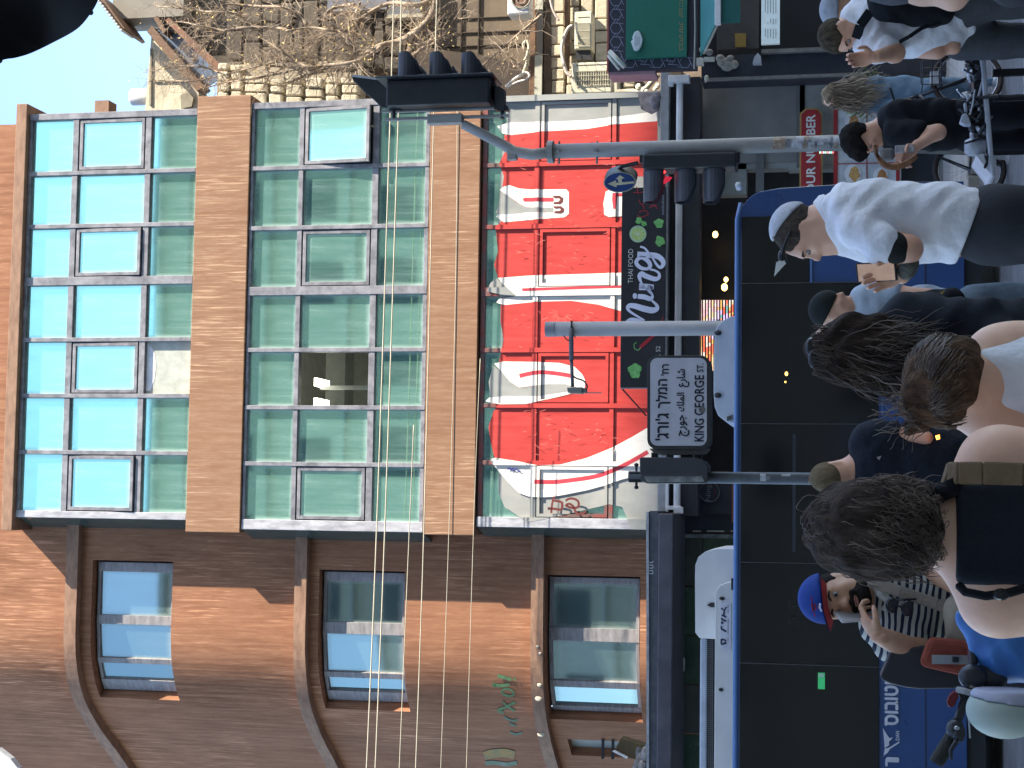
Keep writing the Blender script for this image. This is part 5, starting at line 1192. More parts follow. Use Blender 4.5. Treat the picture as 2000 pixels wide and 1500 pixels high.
q = MB(); q.px(rrect(1264, 1388, 694, 878, 20), YN-.10, .15); obj('frame', q, mat('sign_frame_dark', (.05,.053,.053), .5), sp_, bev=.004)
q = MB(); q.px([(1268,876),(1385,876),(1378,885),(1366,888),(1290,888),(1276,884)], YN-.05, .12); obj('frame_side', q, mat('sign_frame_side', (.19,.18,.17), .5), sp_)
q = MB(); q.px(rrect(1270, 1380.5, 699, 870.5, 14), YN-.106, .006); obj('face', q, mat('sign_face_grey', (.62,.61,.66), .5, col2=(.54,.53,.58), sc=9, amt=.6), sp_)
YL_ = YN-.108; SNs = []
M_ink = mat('sign_ink', (.012,.013,.035), .5)
q = MB(); text_px(q, 'KING', 1356.5, 1374.5, 862, 818, YL_, bold=.0012); text_px(q, 'GEORGE', 1356.5, 1374.5, 811, 733, YL_, bold=.0012); text_px(q, 'ST.', 1361, 1374, 727, 710, YL_, bold=.0008)
for y0_ in (861, 844, 817): pass
text_px(q, "'חר", 1291, 1306, 733, 712, YL_, bold=.0015); text_px(q, 'ךלמה', 1281, 1309, 797, 741, YL_, bold=.0018); text_px(q, "'גרו'ג", 1280, 1306, 860, 808, YL_, bold=.0018)
ar = lambda s: s
text_px(q, '\ufec9\u0631\ufe8e\ufeb7', 1321.5, 1346, 756, 721, YL_, bold=.0012)
text_px(q, '\ufeda\ufee0\ufee4\ufedf\u0627', 1321.5, 1336, 803.5, 767, YL_, bold=.0012)
text_px(q, '\u062c\u0631\ufeee\ufe9f', 1326, 1346, 852, 811, YL_, bold=.0012)
obj('lettering', q, M_ink, sp_)
q = MB(); disc_px(q, 1371, 800, 6.5, YL_-.003, 12, .002); obj('sticker', q, mat('torn_sticker', (.13,.12,.11), .7, col2=(.2,.19,.18), sc=60, amt=1), sp_)
q = MB(); q.px([(1249,895),(1253,893),(1362,894),(1374,899),(1382,910),(1381,929),(1250,929)], YN-.14, .28); obj('side_box', q, mat('side_box_dark', (.06,.06,.066), .5), sp_, bev=.006)
q = MB(); q.px([(1251,929),(1381,929),(1376,944),(1262,944),(1252,936)], YN-.12, .2); obj('side_box_rim', q, mat('side_rim', (.10,.105,.105), .5), sp_)
q = MB(); q.px([(1257,930),(1371,930),(1376,941),(1264,942)], YN-.126, .005); obj('side_face', q, mat('dirty_face', (.36,.37,.35), .5, col2=(.13,.13,.13), sc=16, amt=1), sp_)
random.seed(9); v = 1485
while v < 1770:
    w = random.uniform(5, 18)
    if random.random() < .62: ya = random.uniform(924, 934); sticker(v, v+w, ya, min(945, ya+random.uniform(4, 16)), YN, .0365 if v < 1772 else .054, random.choice(M_st), sp_, px_)
    v += w
sticker(1650, 1690, 925, 944, YN, .037, mat('sticker_bluewhite', (.36,.38,.46), .6, col2=(.2,.2,.25), sc=25, amt=1), sp_, px_)
sticker(1608, 1648, 926, 942, YN, .0368, M_st[0], sp_, px_)
q = MB(); q.tube([P(a_[0], a_[1], YN-.05) for a_ in smooth_path([(1655,930),(1662,941),(1675,938),(1680,930),(1676,948)], 4)], .004, 5); obj('cable_tie', q, M_blk, sp_)
# ================================================================== overhead cables
M_cab = mat('cable_cream', (.55,.50,.37), .6, col2=(.42,.38,.28), sc=3)
cab = [([(771,-120),(769,0),(762,233),(737,1000),(716,1500),(708,1640)], 23.7, .012, 'highest of the overhead cables crossing the facade'),
       ([(786,-120),(784,0),(778,233),(753,1000),(733,1500),(726,1640)], 23.7, .012, 'second highest overhead cable, close under the topmost one'),
       ([(808,830),(801,1000),(780,1500),(774,1640)], 23.9, .008, 'thin third cable down that starts at the glass bay'),
       ([(855,-120),(853,0),(847,240),(829,1000),(812,1500),(806,1640)], 23.7, .010, 'cable running along the upper edge of the lower brown panel'),
       ([(893,200),(890,560),(878,1000),(861,1500),(856,1640)], 23.9, .006, 'thin cable along the middle of the lower brown panel'),
       ([(938,700),(926,1000),(911,1500),(906,1640)], 23.9, .006, 'lowest thin cable passing just above the red graffiti storey')]
for pts, Y, r, lab in cab:
    q = MB(); q.tube([P(a, b, Y) for a, b in smooth_path(pts, 5)], r*.85, 6); single('cable', q, M_cab, lab, 'cable', 'cables strung across the street', smooth=True)
# ================================================================== black parasol near the viewer, top left of the photograph
YK = 4.2
pk = thing('parasol', 'black fabric parasol edge overhead in the upper corner beside the sky', 'parasol', P(60, -120, YK))
edge = smooth_path([(-80,150),(0,119),(30,113),(60,104),(100,85),(150,57),(178,25),(194,-5),(215,-60),(240,-140)], 6)
q = MB(); top = P(-260, -260, YK+.9); vs = [top]; fs = []
for a, b in edge: vs.append(P(a, b, YK+.1*math.sin(a*.02)))
low = [P(a-9, b-8, YK+.12) for a, b in edge]; n = len(edge); vs += low
mid = [(Vector(vs[1+i])+top)/2+Vector((0, -.12, .05)) for i in range(n)]; m0 = len(vs); vs += mid
for i in range(n-1):
    fs += [(1+i, 2+i, m0+i+1, m0+i), (m0+i, m0+i+1, 0), (1+n+i, 1+n+i+1, 2+i, 1+i)]
q.add(vs, fs); obj('canopy', q, mat('parasol_black', (.006,.006,.008), .9, sc=4, amt=.3), pk, smooth=True)
q = MB(); q.tube([top, P(178, 25, YK+.05)], .008, 6); q.tube([top, P(0, 119, YK+.05)], .008, 6); obj('rib', q, M_blk, pk)
# ================================================================== bare tree on the right
random.seed(21)
M_bark = mat('pale_bark', (.42,.32,.22), .8, col2=(.17,.13,.095), sc=3, amt=1, bump=.3, bsc=20)
tb = P(1100, 40, 24.0)
tree = thing('tree', 'bare twiggy tree with pale winding branches in front of the old building', 'tree', (P(1500, 15, 25.6).x, 25.4, .13))
q = MB(); tr = [(1880,-70),(1500,-66),(1180,-60),(1060,-50),(960,-48),(880,-30),(850,-10)]
q.tube([P(a, b, 25.55) for a, b in smooth_path(tr, 4)], [ .13-.003*i for i in range(len(smooth_path(tr, 4)))], 9); obj('trunk', q, M_bark, tree, smooth=True)
limbs = [([(858,-14),(835,40),(790,75),(740,90),(708,112),(702,128),(688,140),(640,138),(600,150),(560,160)], 24.9, .06),
 ([(702,112),(690,90),(665,66),(640,60),(610,52),(560,58)], 24.8, .035), ([(858,-14),(820,10),(760,10),(700,40),(690,60)], 25.2, .05), ([(700,3),(692,25),(682,38),(684,60),(700,75)], 24.9, .022),
 ([(740,90),(700,120),(640,128),(600,132),(575,118),(545,95),(520,80)], 24.7, .035), ([(640,120),(610,134),(560,130),(520,128),(500,105)], 24.8, .03),
 ([(858,-14),(850,70),(800,108),(810,60),(830,40)], 24.9, .03), ([(690,5),(640,20),(625,70),(600,90)], 25.1, .03), ([(600,50),(560,20),(500,10),(440,8)], 25.1, .035),
 ([(560,60),(500,55),(440,62),(400,90),(372,125)], 24.9, .03), ([(560,140),(500,150),(440,160),(400,175)], 24.7, .022), ([(575,118),(540,120),(480,135),(430,150)], 24.8, .022),
 ([(500,60),(460,30),(400,20),(350,15),(300,10)], 25.0, .024), ([(440,62),(400,50),(350,45),(330,50)], 24.8, .018), ([(1060,30),(1020,60),(975,100),(930,140)], 25.2, .025), ([(1015,125),(1000,115),(965,80)], 25.1, .014),
 ([(805,108),(850,80),(870,60),(905,15)], 25.0, .018), ([(430,140),(400,130),(360,128),(330,135),(300,140)], 24.8, .016), ([(420,150),(380,158),(330,160),(290,158)], 24.7, .014)]
seg = []
q = MB()
for pts, Y, r in limbs:
    p = smooth_path([(a+random.uniform(-3,3), b+random.uniform(-3,3)) for a, b in pts], 5); n = len(p)
    pw = [P(a, b, Y+.12*math.sin(i*.7)) for i, (a, b) in enumerate(p)]
    o = MB(); o.tube(pw, [r*(1-.65*i/n) for i in range(n)], 7); obj('branch', o, M_bark, tree, smooth=True)
    for i in range(2, n-1):
        seg.append((pw[i], (pw[i]-pw[i-1]).normalized(), r*(1-.6*i/n)))
tw = MB(); knots = []
def twig(p, d, r, L, gen):
    n = 5; pts = [p]; rr = [r]
    for i in range(n):
        d = (d+Vector((random.gauss(0,.28), random.gauss(0,.12), random.gauss(.03,.28)))).normalized(); p = p+d*L/n; pts.append(p); rr.append(r*(1-.7*(i+1)/n))
        if gen < 2 and random.random() < .55:
            sd = (d*.5+Vector((random.gauss(0,1), random.gauss(0,.35), random.gauss(.2,1)))).normalized(); twig(p, sd, rr[-1]*.7, L*random.uniform(.4,.75), gen+1)
    tw.tube(pts, rr, 4 if gen == 0 else 3, cap=False)
for p, d, r in seg:
    for _ in range(2):
        sd = (d*.6+Vector((random.gauss(0,1), random.gauss(0,.35), random.gauss(.15,1)))).normalized(); twig(p, sd, min(.010, r*.5), random.uniform(.2, .7), 0)
obj('twigs', tw, M_bark, tree, kind='stuff')
fl = MB()
for p, d, r in random.sample(seg, 90):
    for _ in range(7):
        c = p+Vector((random.gauss(0,.18), random.gauss(0,.1), random.gauss(0,.18))); s_ = random.uniform(.015, .035)
        a = Vector((random.gauss(0,1), random.gauss(0,1), random.gauss(0,1))).normalized()*s_; b = a.orthogonal().normalized()*s_*.6
        fl.add([c-a, c+b, c+a, c-b], [(0,1,2,3)])
obj('dry_leaves', fl, mat('dry_leaf', (.42,.26,.15), .7, col2=(.45,.36,.10), sc=6, amt=1), tree, kind='stuff')
# ================================================================== figures: signed distance bodies meshed with surface nets
def sd(prims, pts, k):
    d = None; X, Y_, Z = pts
    for pr in prims:
        if pr[0] == 'c':
            _, a, b, ra, rb = pr[:5]; a = np.array(a, np.float32); b = np.array(b, np.float32); ba = b-a; L = float(ba@ba)+1e-9
            t = np.clip(((X-a[0])*ba[0]+(Y_-a[1])*ba[1]+(Z-a[2])*ba[2])/L, 0, 1)
            v = np.sqrt((X-a[0]-t*ba[0])**2+(Y_-a[1]-t*ba[1])**2+(Z-a[2]-t*ba[2])**2)-(ra+(rb-ra)*t)
        elif pr[0] == 'b':
            c = np.array(pr[1], np.float32); hh = pr[2]; r = pr[5]
            x, y, z = np.abs(X-c[0])-hh[0], np.abs(Y_-c[1])-hh[1], np.abs(Z-c[2])-hh[2]
            v = np.sqrt(np.maximum(x, 0)**2+np.maximum(y, 0)**2+np.maximum(z, 0)**2)+np.minimum(np.maximum(x, np.maximum(y, z)), 0)-r
        else:
            c = np.array(pr[1], np.float32); r = pr[2]; M = pr[3] if len(pr) > 3 and pr[3] is not None else None
            x, y, z = X-c[0], Y_-c[1], Z-c[2]
            if M is not None:
                x, y, z = (x*M[0][0]+y*M[0][1]+z*M[0][2], x*M[1][0]+y*M[1][1]+z*M[1][2], x*M[2][0]+y*M[2][1]+z*M[2][2])
            q = np.sqrt((x/r[0])**2+(y/r[1])**2+(z/r[2])**2); q2 = np.sqrt((x/r[0]**2)**2+(y/r[1]**2)**2+(z/r[2]**2)**2)+1e-9
            v = q*(q-1)/q2
        kk = pr[5] if pr[0] == 'c' and len(pr) > 5 else (pr[4] if pr[0] != 'c' and len(pr) > 4 else k)
        if pr[0] == 's':      # subtract
            h_ = np.clip(.5-.5*(v+d)/kk, 0, 1); d = d*(1-h_)-v*h_+kk*h_*(1-h_); continue
        if d is None: d = v
        else:
            h_ = np.clip(.5+.5*(v-d)/kk, 0, 1); d = v*(1-h_)+d*h_-kk*h_*(1-h_)
    return d
def sdf_mesh(prims, h=.012, k=.04, infl=0., folds=0., fs=1., clip=None, seed=0):
    lo = np.full(3, 1e9); hi = -lo
    for pr in prims:
        if pr[0] == 's': continue
        if pr[0] == 'c':
            for c, r in ((pr[1], pr[3]), (pr[2], pr[4])): lo = np.minimum(lo, np.array(c)-r); hi = np.maximum(hi, np.array(c)+r)
        else:
            r = max(pr[2])+(pr[5] if pr[0] == 'b' else 0); lo = np.minimum(lo, np.array(pr[1])-r); hi = np.maximum(hi, np.array(pr[1])+r)
    lo -= infl+folds*2+3*h; hi += infl+folds*2+3*h
    n = np.ceil((hi-lo)/h).astype(int)+1
    ax = [np.float32(lo[i])+np.arange(n[i], dtype=np.float32)*np.float32(h) for i in range(3)]
    X = ax[0][:, None, None]; Y_ = ax[1][None, :, None]; Z = ax[2][None, None, :]
    d = sd(prims, (X, Y_, Z), k)-infl
    if folds:
        s = seed*1.7; f = fs
        wx = X+.03*np.sin(23*f*Z+s)+.02*np.sin(31*f*Y_+2*s); wz = Z+.03*np.sin(19*f*X+s*2)+.02*np.sin(27*f*Y_)
        d = d-folds*(.55*np.sin(38*f*wx+22*f*wz+s)+.45*np.sin(-30*f*wx+41*f*wz+13*f*Y_+2*s)*np.sin(9*f*wz+s)+.35*np.sin(70*f*wz+20*f*wx+17*f*Y_))
    if clip is not None:
        for c in clip(X, Y_, Z): d = np.maximum(d, c)
    d = np.broadcast_to(d, n).astype(np.float32)
    ins = d < 0
    c0 = ins[:-1, :-1, :-1]; cnt = np.zeros(c0.shape, np.int8)
    for i in (0, 1):
        for j in (0, 1):
            for l in (0, 1): cnt += ins[i:n[0]-1+i, j:n[1]-1+j, l:n[2]-1+l]
    act = (cnt > 0) & (cnt < 8); idx = np.argwhere(act); ids = np.full(act.shape, -1, np.int64); ids[act] = np.arange(len(idx))
    pos = np.zeros((len(idx), 3)); w = np.zeros(len(idx))
    for axn in range(3):
        o = [a for a in range(3) if a != axn]
        for u in (0, 1):
            for v in (0, 1):
                p0 = idx.copy(); p0[:, o[0]] += u; p0[:, o[1]] += v; p1 = p0.copy(); p1[:, axn] += 1
                a = d[p0[:, 0], p0[:, 1], p0[:, 2]]; b = d[p1[:, 0], p1[:, 1], p1[:, 2]]; cr = (a < 0) != (b < 0)
                t = np.where(cr, a/(a-b+1e-12), 0); pp = p0.astype(float); pp[:, axn] += t
                pos[cr] += pp[cr]; w[cr] += 1
    pos = pos/w[:, None]*h+lo
    F = []
    for axn in range(3):
        sl0 = [slice(1, n[0]-1)]*3; 
        a = d; i0 = [slice(1, n[k_]-1) for k_ in range(3)]; i1 = list(i0); i0[axn] = slice(0, n[axn]-1); i1[axn] = slice(1, n[axn])
        A = d[tuple(i0)] < 0; B = d[tuple(i1)] < 0; E = np.argwhere(A != B)
        if not len(E): continue
        sg = A[E[:, 0], E[:, 1], E[:, 2]]
        o = [(axn+1) % 3, (axn+2) % 3]; base = E.copy(); 
        for k_ in range(3):
            if k_ != axn: base[:, k_] += 1
        q = []
        for (u, v) in ((0, 0), (-1, 0), (-1, -1), (0, -1)):
            c = base.copy(); c[:, o[0]] += u; c[:, o[1]] += v; q.append(ids[c[:, 0], c[:, 1], c[:, 2]])
        q = np.stack(q, 1); q[~sg] = q[~sg][:, ::-1]; F.append(q)
    F = np.concatenate(F); F = F[(F >= 0).all(1)]
    return pos, F
def sdf_obj(name, prims, M, parent, h=.012, k=.04, **kw):
    v, f = sdf_mesh(prims, h, k, **kw); o0 = wloc(parent); v = v-np.array(o0)
    me = bpy.data.meshes.new(name); me.vertices.add(len(v)); me.vertices.foreach_set('co', v.ravel().astype(np.float32))
    me.loops.add(len(f)*4); me.loops.foreach_set('vertex_index', f.ravel().astype(np.int32))
    me.polygons.add(len(f)); me.polygons.foreach_set('loop_start', np.arange(0, len(f)*4, 4, dtype=np.int32)); me.polygons.foreach_set('loop_total', np.full(len(f), 4, np.int32))
    me.polygons.foreach_set('use_smooth', np.ones(len(f), bool)); me.update(calc_edges=True); me.validate()
    me.materials.append(M); o = bpy.data.objects.new(name, me); COL.objects.link(o); o.parent = parent; return o
V3 = lambda v: Vector(v)
def frame(Fd, Ud=(0, 0, 1)):
    Fd = V3(Fd).normalized(); U = V3(Ud); U = (U-Fd*U.dot(Fd)).normalized(); Rt = Fd.cross(U).normalized()   # Rt: figure's right
    return Rt, Fd, U
def head_prims(c, Fd, Ud, s=1.0, ears=True, male=True):
    Rt, F, U = frame(Fd, Ud); M = [list(Rt), list(F), list(U)]; c = V3(c)
    L = lambda x, y, z: tuple(c+(Rt*x+F*y+U*z)*s)
    E = lambda p, r, kk=.02: ('e', p, tuple(q*s for q in r), M, kk*s)
    pr = [E(L(0,-.012,.03), (.074,.094,.088)), E(L(0,.012,-.03), (.064,.078,.085), .04),
          E(L(0,.048,-.082), (.036,.032,.026), .035), E(L(.045,.02,-.06), (.022,.045,.03), .03), E(L(-.045,.02,-.06), (.022,.045,.03), .03),
          E(L(0,.072,.030), (.052,.018,.013), .02), E(L(.036,.062,-.02), (.024,.022,.018), .02), E(L(-.036,.062,-.02), (.024,.022,.018), .02),
          ('c', L(0,.083,.016), L(0,.108,-.020), .009*s, .013*s, .012*s), E(L(.013,.094,-.026), (.008,.010,.008), .01), E(L(-.013,.094,-.026), (.008,.010,.008), .01),
          E(L(0,.086,-.049), (.024,.012,.0065), .010), E(L(0,.084,-.060), (.021,.012,.0075), .010),
          ('s', L(.031,.094,.008), (.017*s,.014*s,.011*s), M, .012*s), ('s', L(-.031,.094,.008), (.017*s,.014*s,.011*s), M, .012*s),
          ('s', L(0,.100,-.0545), (.020*s,.012*s,.0022*s), M, .004*s)]
    if ears:
        for sg in (1, -1): pr += [E(L(.076*sg,-.008,-.004), (.010,.020,.032), .008), ('s', L(.086*sg,-.002,-.004), (.006*s,.010*s,.018*s), M, .006*s)]
    return pr, L, M
def eyes(parent, L, M, s=1.0, iris=(.03,.02,.012)):
    q = MB(); MM = Matrix(M).transposed()
    for sg in (1, -1): q.ell(L(.031*sg,.080,.008), (.0108*s,)*3, 10, 8)
    obj('eye', q, mat('eye_white', (.33,.30,.28), .15, amt=.1), parent, smooth=True, kind=None)
    q = MB()
    for sg in (1, -1): q.ell(L(.031*sg,.0868,.007), (.0062*s,)*3, 8, 6)
    obj('iris', q, mat('iris_dark', iris, .1), parent, smooth=True)
    q = MB()
    for sg in (1, -1): q.tube([L(.014*sg,.0925,.026), L(.030*sg,.0925,.032), L(.048*sg,.080,.027)], [.0035*s,.0045*s,.002*s], 6)
    obj('eyebrow', q, mat('brow_hair', (.02,.015,.012), .9), parent)
def hand_prims(w, d, n, s=1.0, curl=.6, left=False, thumb=.6):
    """w wrist, d direction of the hand, n palm normal (towards what it holds)"""
    d = V3(d).normalized(); n = V3(n); n = (n-d*n.dot(d)).normalized(); sd_ = d.cross(n)*(-1 if left else 1); w = V3(w)
    g = lambda a, b, c: tuple(w+(d*a+sd_*b+n*c)*s)
    M = [list(d), list(sd_), list(n)]
    pr = [('c', g(-.02,0,0), g(.02,0,0), .026*s, .027*s, .02*s), ('e', g(.050,0,0), (.046*s,.041*s,.017*s), M, .014*s)]
    for i, (b, l, off) in enumerate(((.030,.040,-.002),(.010,.045,.002),(-.010,.041,0),(-.029,.032,-.006))):
        a0 = curl*.5+.06*i; a1 = curl*1.15; a2 = curl*1.5
        p0 = V3(g(.084+off, b, 0)); r = .0088*s-.0004*i*s
        p1 = p0+(d*math.cos(a0)+n*math.sin(a0)+sd_*b*.8)*l*s
        p2 = p1+(d*math.cos(a0+a1*.6)+n*math.sin(a0+a1*.6))*l*.62*s
        p3 = p2+(d*math.cos(a0+a2)+n*math.sin(a0+a2))*l*.42*s
        pr += [('c', tuple(p0-d*.02*s), tuple(p1), r*1.05, r, .004*s), ('c', tuple(p1), tuple(p2), r, r*.92, .003*s), ('c', tuple(p2), tuple(p3), r*.92, r*.8, .003*s)]
    t0 = V3(g(.012,.026,.004)); t1 = t0+(d*.55+sd_*.75+n*thumb*.6)*.036*s; t2 = t1+(d*.85+sd_*.2+n*thumb)*.028*s; t3 = t2+(d*.9-sd_*.1+n*thumb*1.1)*.02*s
    pr += [('c', tuple(t0), tuple(t1), .015*s, .0115*s, .012*s), ('c', tuple(t1), tuple(t2), .0112*s, .010*s, .003*s), ('c', tuple(t2), tuple(t3), .010*s, .0082*s, .003*s)]
    return pr
def skinmat(name, col, red=.0):
    if name in MATS: return MATS[name]
    m_ = mat(name, col, .5, col2=(col[0]*.86, col[1]*.76, col[2]*.72), sc=9, amt=.8, bump=.08, bsc=30, spec=.35)
    b = m_.node_tree.nodes['Principled BSDF']; b.inputs['Subsurface Weight'].default_value = .08; b.inputs['Subsurface Radius'].default_value = (.02,.008,.004); b.inputs['Subsurface Scale'].default_value = .5
    return m_
def hclip(L, M3, front=.06, low=-.03, side=.0):
    c = L(0,0,0)
    def f_(X, Y_, Z):
        x, y, z = X-c[0], Y_-c[1], Z-c[2]
        f = x*M3[1][0]+y*M3[1][1]+z*M3[1][2]; u = x*M3[2][0]+y*M3[2][1]+z*M3[2][2]
        return [np.minimum(np.maximum(.022-u, f-front+np.maximum(0, .05-u)*.5), np.maximum(f-side, low-u))]
    return f_
def capclip(L, M3, df, du, d0):
    c = L(0,0,0)
    def f_(X, Y_, Z):
        x, y, z = X-c[0], Y_-c[1], Z-c[2]
        f = x*M3[1][0]+y*M3[1][1]+z*M3[1][2]; u = x*M3[2][0]+y*M3[2][1]+z*M3[2][2]
        return [d0-(f*df+u*du)]
    return f_
def hairmat(name, c1, c2):
    return mat(name, c1, .8, col2=c2, sc=40, st=(1,1,.3), amt=1, bump=.6, bsc=3, spec=.06)
def strands(name, parent, roots, paths, M, r=.0018, n=None):
    q = MB()
    for p in paths: q.tube(p, [r*(1 if i < len(p)*.7 else 1-.7*(i/len(p)-.7)/.3) for i in range(len(p))], 3, cap=False)
    return obj(name, q, M, parent, smooth=True, kind='stuff')
def curly(root, dirn, L, amp, fr, down=1.0, n=9):
    n = int(n*1.4); pts = []; p = V3(root); d = V3(dirn).normalized(); u = d.orthogonal().normalized(); w = d.cross(u); ph = random.random()*6.28
    for i in range(n):
        t = i/(n-1); pts.append(p+(u*math.cos(ph+fr*t*6.28)+w*math.sin(ph+fr*t*6.28))*amp*min(1, t*3))
        d = (d+V3((random.gauss(0,.12), random.gauss(0,.12), -down*.32+random.gauss(0,.1)))).normalized(); p = p+d*L/(n-1)
    return pts
def legs(hipc, facing, w, parent, M, shoeM, floor, s=1.0, h=.018, hem=None, r=(.088,.060,.045), spread=.10, knee=(0,0,0), lift=0, name='trousers', extra=()):
    """hips, legs and shoes down to the floor; returns trouser prims"""
    Rt, F, U = frame(facing); c = V3(hipc); pr = [('e', tuple(c+U*.02), (w/2, .105*s, .12*s), [list(Rt), list(F), list(U)])]
    for sg in (1, -1):
        hj = c+Rt*sg*w*.26-U*.04; an = V3((hj.x+Rt.x*sg*spread*.3, hj.y+Rt.y*sg*spread*.3, floor+.09)); kn = (hj+an)/2+F*.03+V3(knee)*sg
        pr += [('c', tuple(hj), tuple(kn), r[0]*s, r[1]*s), ('c', tuple(kn), tuple(an), r[1]*s, r[2]*s)]
        q = [('c', tuple(an-U*.045-F*.04), tuple(an-U*.052+F*.13), .042, .036), ('c', tuple(an+U*.02), tuple(an-U*.03), .04, .042)]
        sdf_obj('shoe', q, shoeM, parent, .016, .03, clip=lambda X, Y_, Z: [floor-Z])
    pr += list(extra)
    sdf_obj(name, pr, M, parent, h, .05, folds=.004, fs=.7)
    return pr
SK_L = skinmat('skin_light', (.85,.52,.36)); SK_M = skinmat('skin_tan', (.56,.32,.20)); SK_P = skinmat('skin_pink', (.76,.43,.29))
M_shoe = mat('shoe_dark', (.03,.03,.03), .6); M_shoew = mat('shoe_pale', (.5,.5,.5), .6)
def cloth(name, c, c2=None, **k): return mat(name, c, .85, col2=c2 or tuple(v*.75 for v in c), sc=k.pop('sc', 60), amt=.6, bump=k.pop('bump', .25), bsc=3, spec=.2, **k)
W_shirt = cloth('white_cotton', (.84,.83,.85), (.74,.73,.76), sc=8, bump=.5); D_trs = cloth('charcoal_trousers', (.038,.039,.045)); BLK = cloth('black_cloth', (.010,.011,.014)); BLK2 = cloth('black_ribbed_cloth', (.017,.020,.027), (.010,.012,.017), sc=120)
def person(lab, x, y, Y): 
    p = P(x, y, Y); return thing('person', lab, 'person', (p.x, Y, .13 if Y < 5.7 else .006 if Y < 20 else .13))
FL = .13
# ------------------------------------------------------------------ A: woman in black top with curly hair, nearest the viewer
YA = 3.35; p = person('woman seen from behind with big dark curly hair, black tank top and tan bag strap', 1900, 1035, YA)
T = lambda x, y, dy=0, Y=YA: tuple(P(x, y, Y+dy))
hc = P(1698, 1032, YA+.02); hp, L, M3 = head_prims(hc, (-.25,1,-.05), (0,0,1), .98)
neck = [('c', T(1740,1035,.03), T(1905,1042,.05), .056, .066, .05)]
body = hp+neck+[('e', T(1975,1035,.05), (.175,.085,.13), None, .07), ('c', T(1905,1050,.05), T(1935,1180,.05), .05, .058, .06), ('c', T(1905,1020,.05), T(1935,895,.05), .05, .058, .06),
   ('c', T(1975,900,.04), T(2350,875,-.02), .056, .042, .05), ('c', T(1972,1175,.04), T(2360,1225,-.03), .058, .042, .05),
   ('c', T(2350,875,-.02), T(2560,905,.12), .042, .03, .02), ('c', T(2360,1225,-.03), T(2560,1215,.14), .042, .03, .02),
   ('e', T(2150,1035,.06), (.155,.10,.26), None, .06), ('e', T(2420,1035,.06), (.165,.12,.16), None, .08)]
sdf_obj('body', body, SK_L, p, .0085, .04)
sdf_obj('tank_top', [('b', T(2010,1043,.052), (.068,.068,.130), None, .03, .034), ('e', T(1990,1043,.052), (.112,.096,.13), None, .04), ('e', T(2150,1040,.055), (.170,.115,.22), None, .05), ('e', T(2400,1040,.06), (.168,.125,.14), None, .06)], BLK2, p, .009, .04, folds=.001, clip=lambda X, Y_, Z: [Z-T(1866,1040)[2]+0*X+0*Y_, X-T(1900,944)[0]-np.maximum(0,T(1990,944)[2]-Z)*2, T(1900,1141)[0]-X-np.maximum(0,T(2060,944)[2]-Z)*2])
q = MB(); q.tube([T(1873,1143,-.06), T(1885,1156,-.075), T(1925,1164,-.08), T(1970,1158,-.07), T(2030,1140,-.06)], .009, 6); obj('top_strap', q, BLK, p, smooth=True); q = MB(); q.tube([T(1866,950,-.045), T(1840,962,.0), T(1835,970,.08)], .02, 6); obj('top_strap', q, BLK, p, smooth=True)
q = MB(); q.ell(T(1955,1161,-.085), (.012,.008,.016), 8, 6); obj('strap_slider', q, mat('slider_black', (.01,.01,.01), .3), p)
bs = MB(); line = [T(1846,925,.06), T(1852,924,-.01), T(1872,924,-.055), T(1920,924,-.075), T(2000,926,-.085), T(2150,928,-.09), T(2400,915,-.1)]
for a, b in zip(line[:-1], line[1:]): bs.beam(a, b, .044, .008, up=(0,-1,0))
bag = single('bag_strap', bs, cloth('tan_webbing', (.20,.135,.075), (.15,.10,.055), sc=30), 'wide tan webbing bag strap over the shoulder of the woman in black', 'bag strap', bev=.006)
legs(T(2620,1035,.06), (0,1,0), .36, p, cloth('dark_skirt', (.02,.02,.025)), M_shoe, FL, name='trousers')
HC = hairmat('dark_curly_hair', (.08,.058,.046), (.026,.018,.014)); HCs = mat('dark_curl_strand', (.21,.15,.115), .6, col2=(.06,.04,.03), sc=12, amt=1, spec=.3)
sdf_obj('hair', [('e', T(1678,1032,.005), (.096,.118,.108)), ('e', T(1742,1034,-.01), (.084,.098,.092)), ('e', T(1720,1064,.0), (.046,.08,.080)), ('e', T(1788,1012,-.02), (.055,.05,.040))], HC, p, .009, .05, folds=.008, fs=1.6, seed=3)
random.seed(11); ps = []
for i in range(3600):
    th = random.uniform(0, math.tau); ph = random.uniform(-.9, 1.5)
    dv = Vector((math.cos(th)*math.cos(ph), math.sin(th)*math.cos(ph), math.sin(ph)))
    if dv.y > .8: continue
    c = Vector(T(1708+random.uniform(-30,48), 1036, .0)); r0 = c+Vector((dv.x*(.094 if dv.x > 0 else .076), dv.y*.112, dv.z*.112)); k_ = max(.12, min(1, (r0.z-T(1838,1036)[2])/.16))
    tg = Vector((0,0,-1))+dv*dv.z*.9; ps.append(curly(r0, tg+dv*.35+Vector((random.gauss(0,.35),random.gauss(0,.35),random.gauss(0,.1))), random.uniform(.05,.12)*k_, random.uniform(.004,.009), random.uniform(1.,2.4), 1.6, 9))
for i in range(70):
    ps.append(curly(T(random.uniform(1640,1780), random.uniform(1095,1120), random.uniform(-.05,.05)), (-1,random.gauss(0,.3),-.8), random.uniform(.04,.08), .004, 1.2, .8, 9))
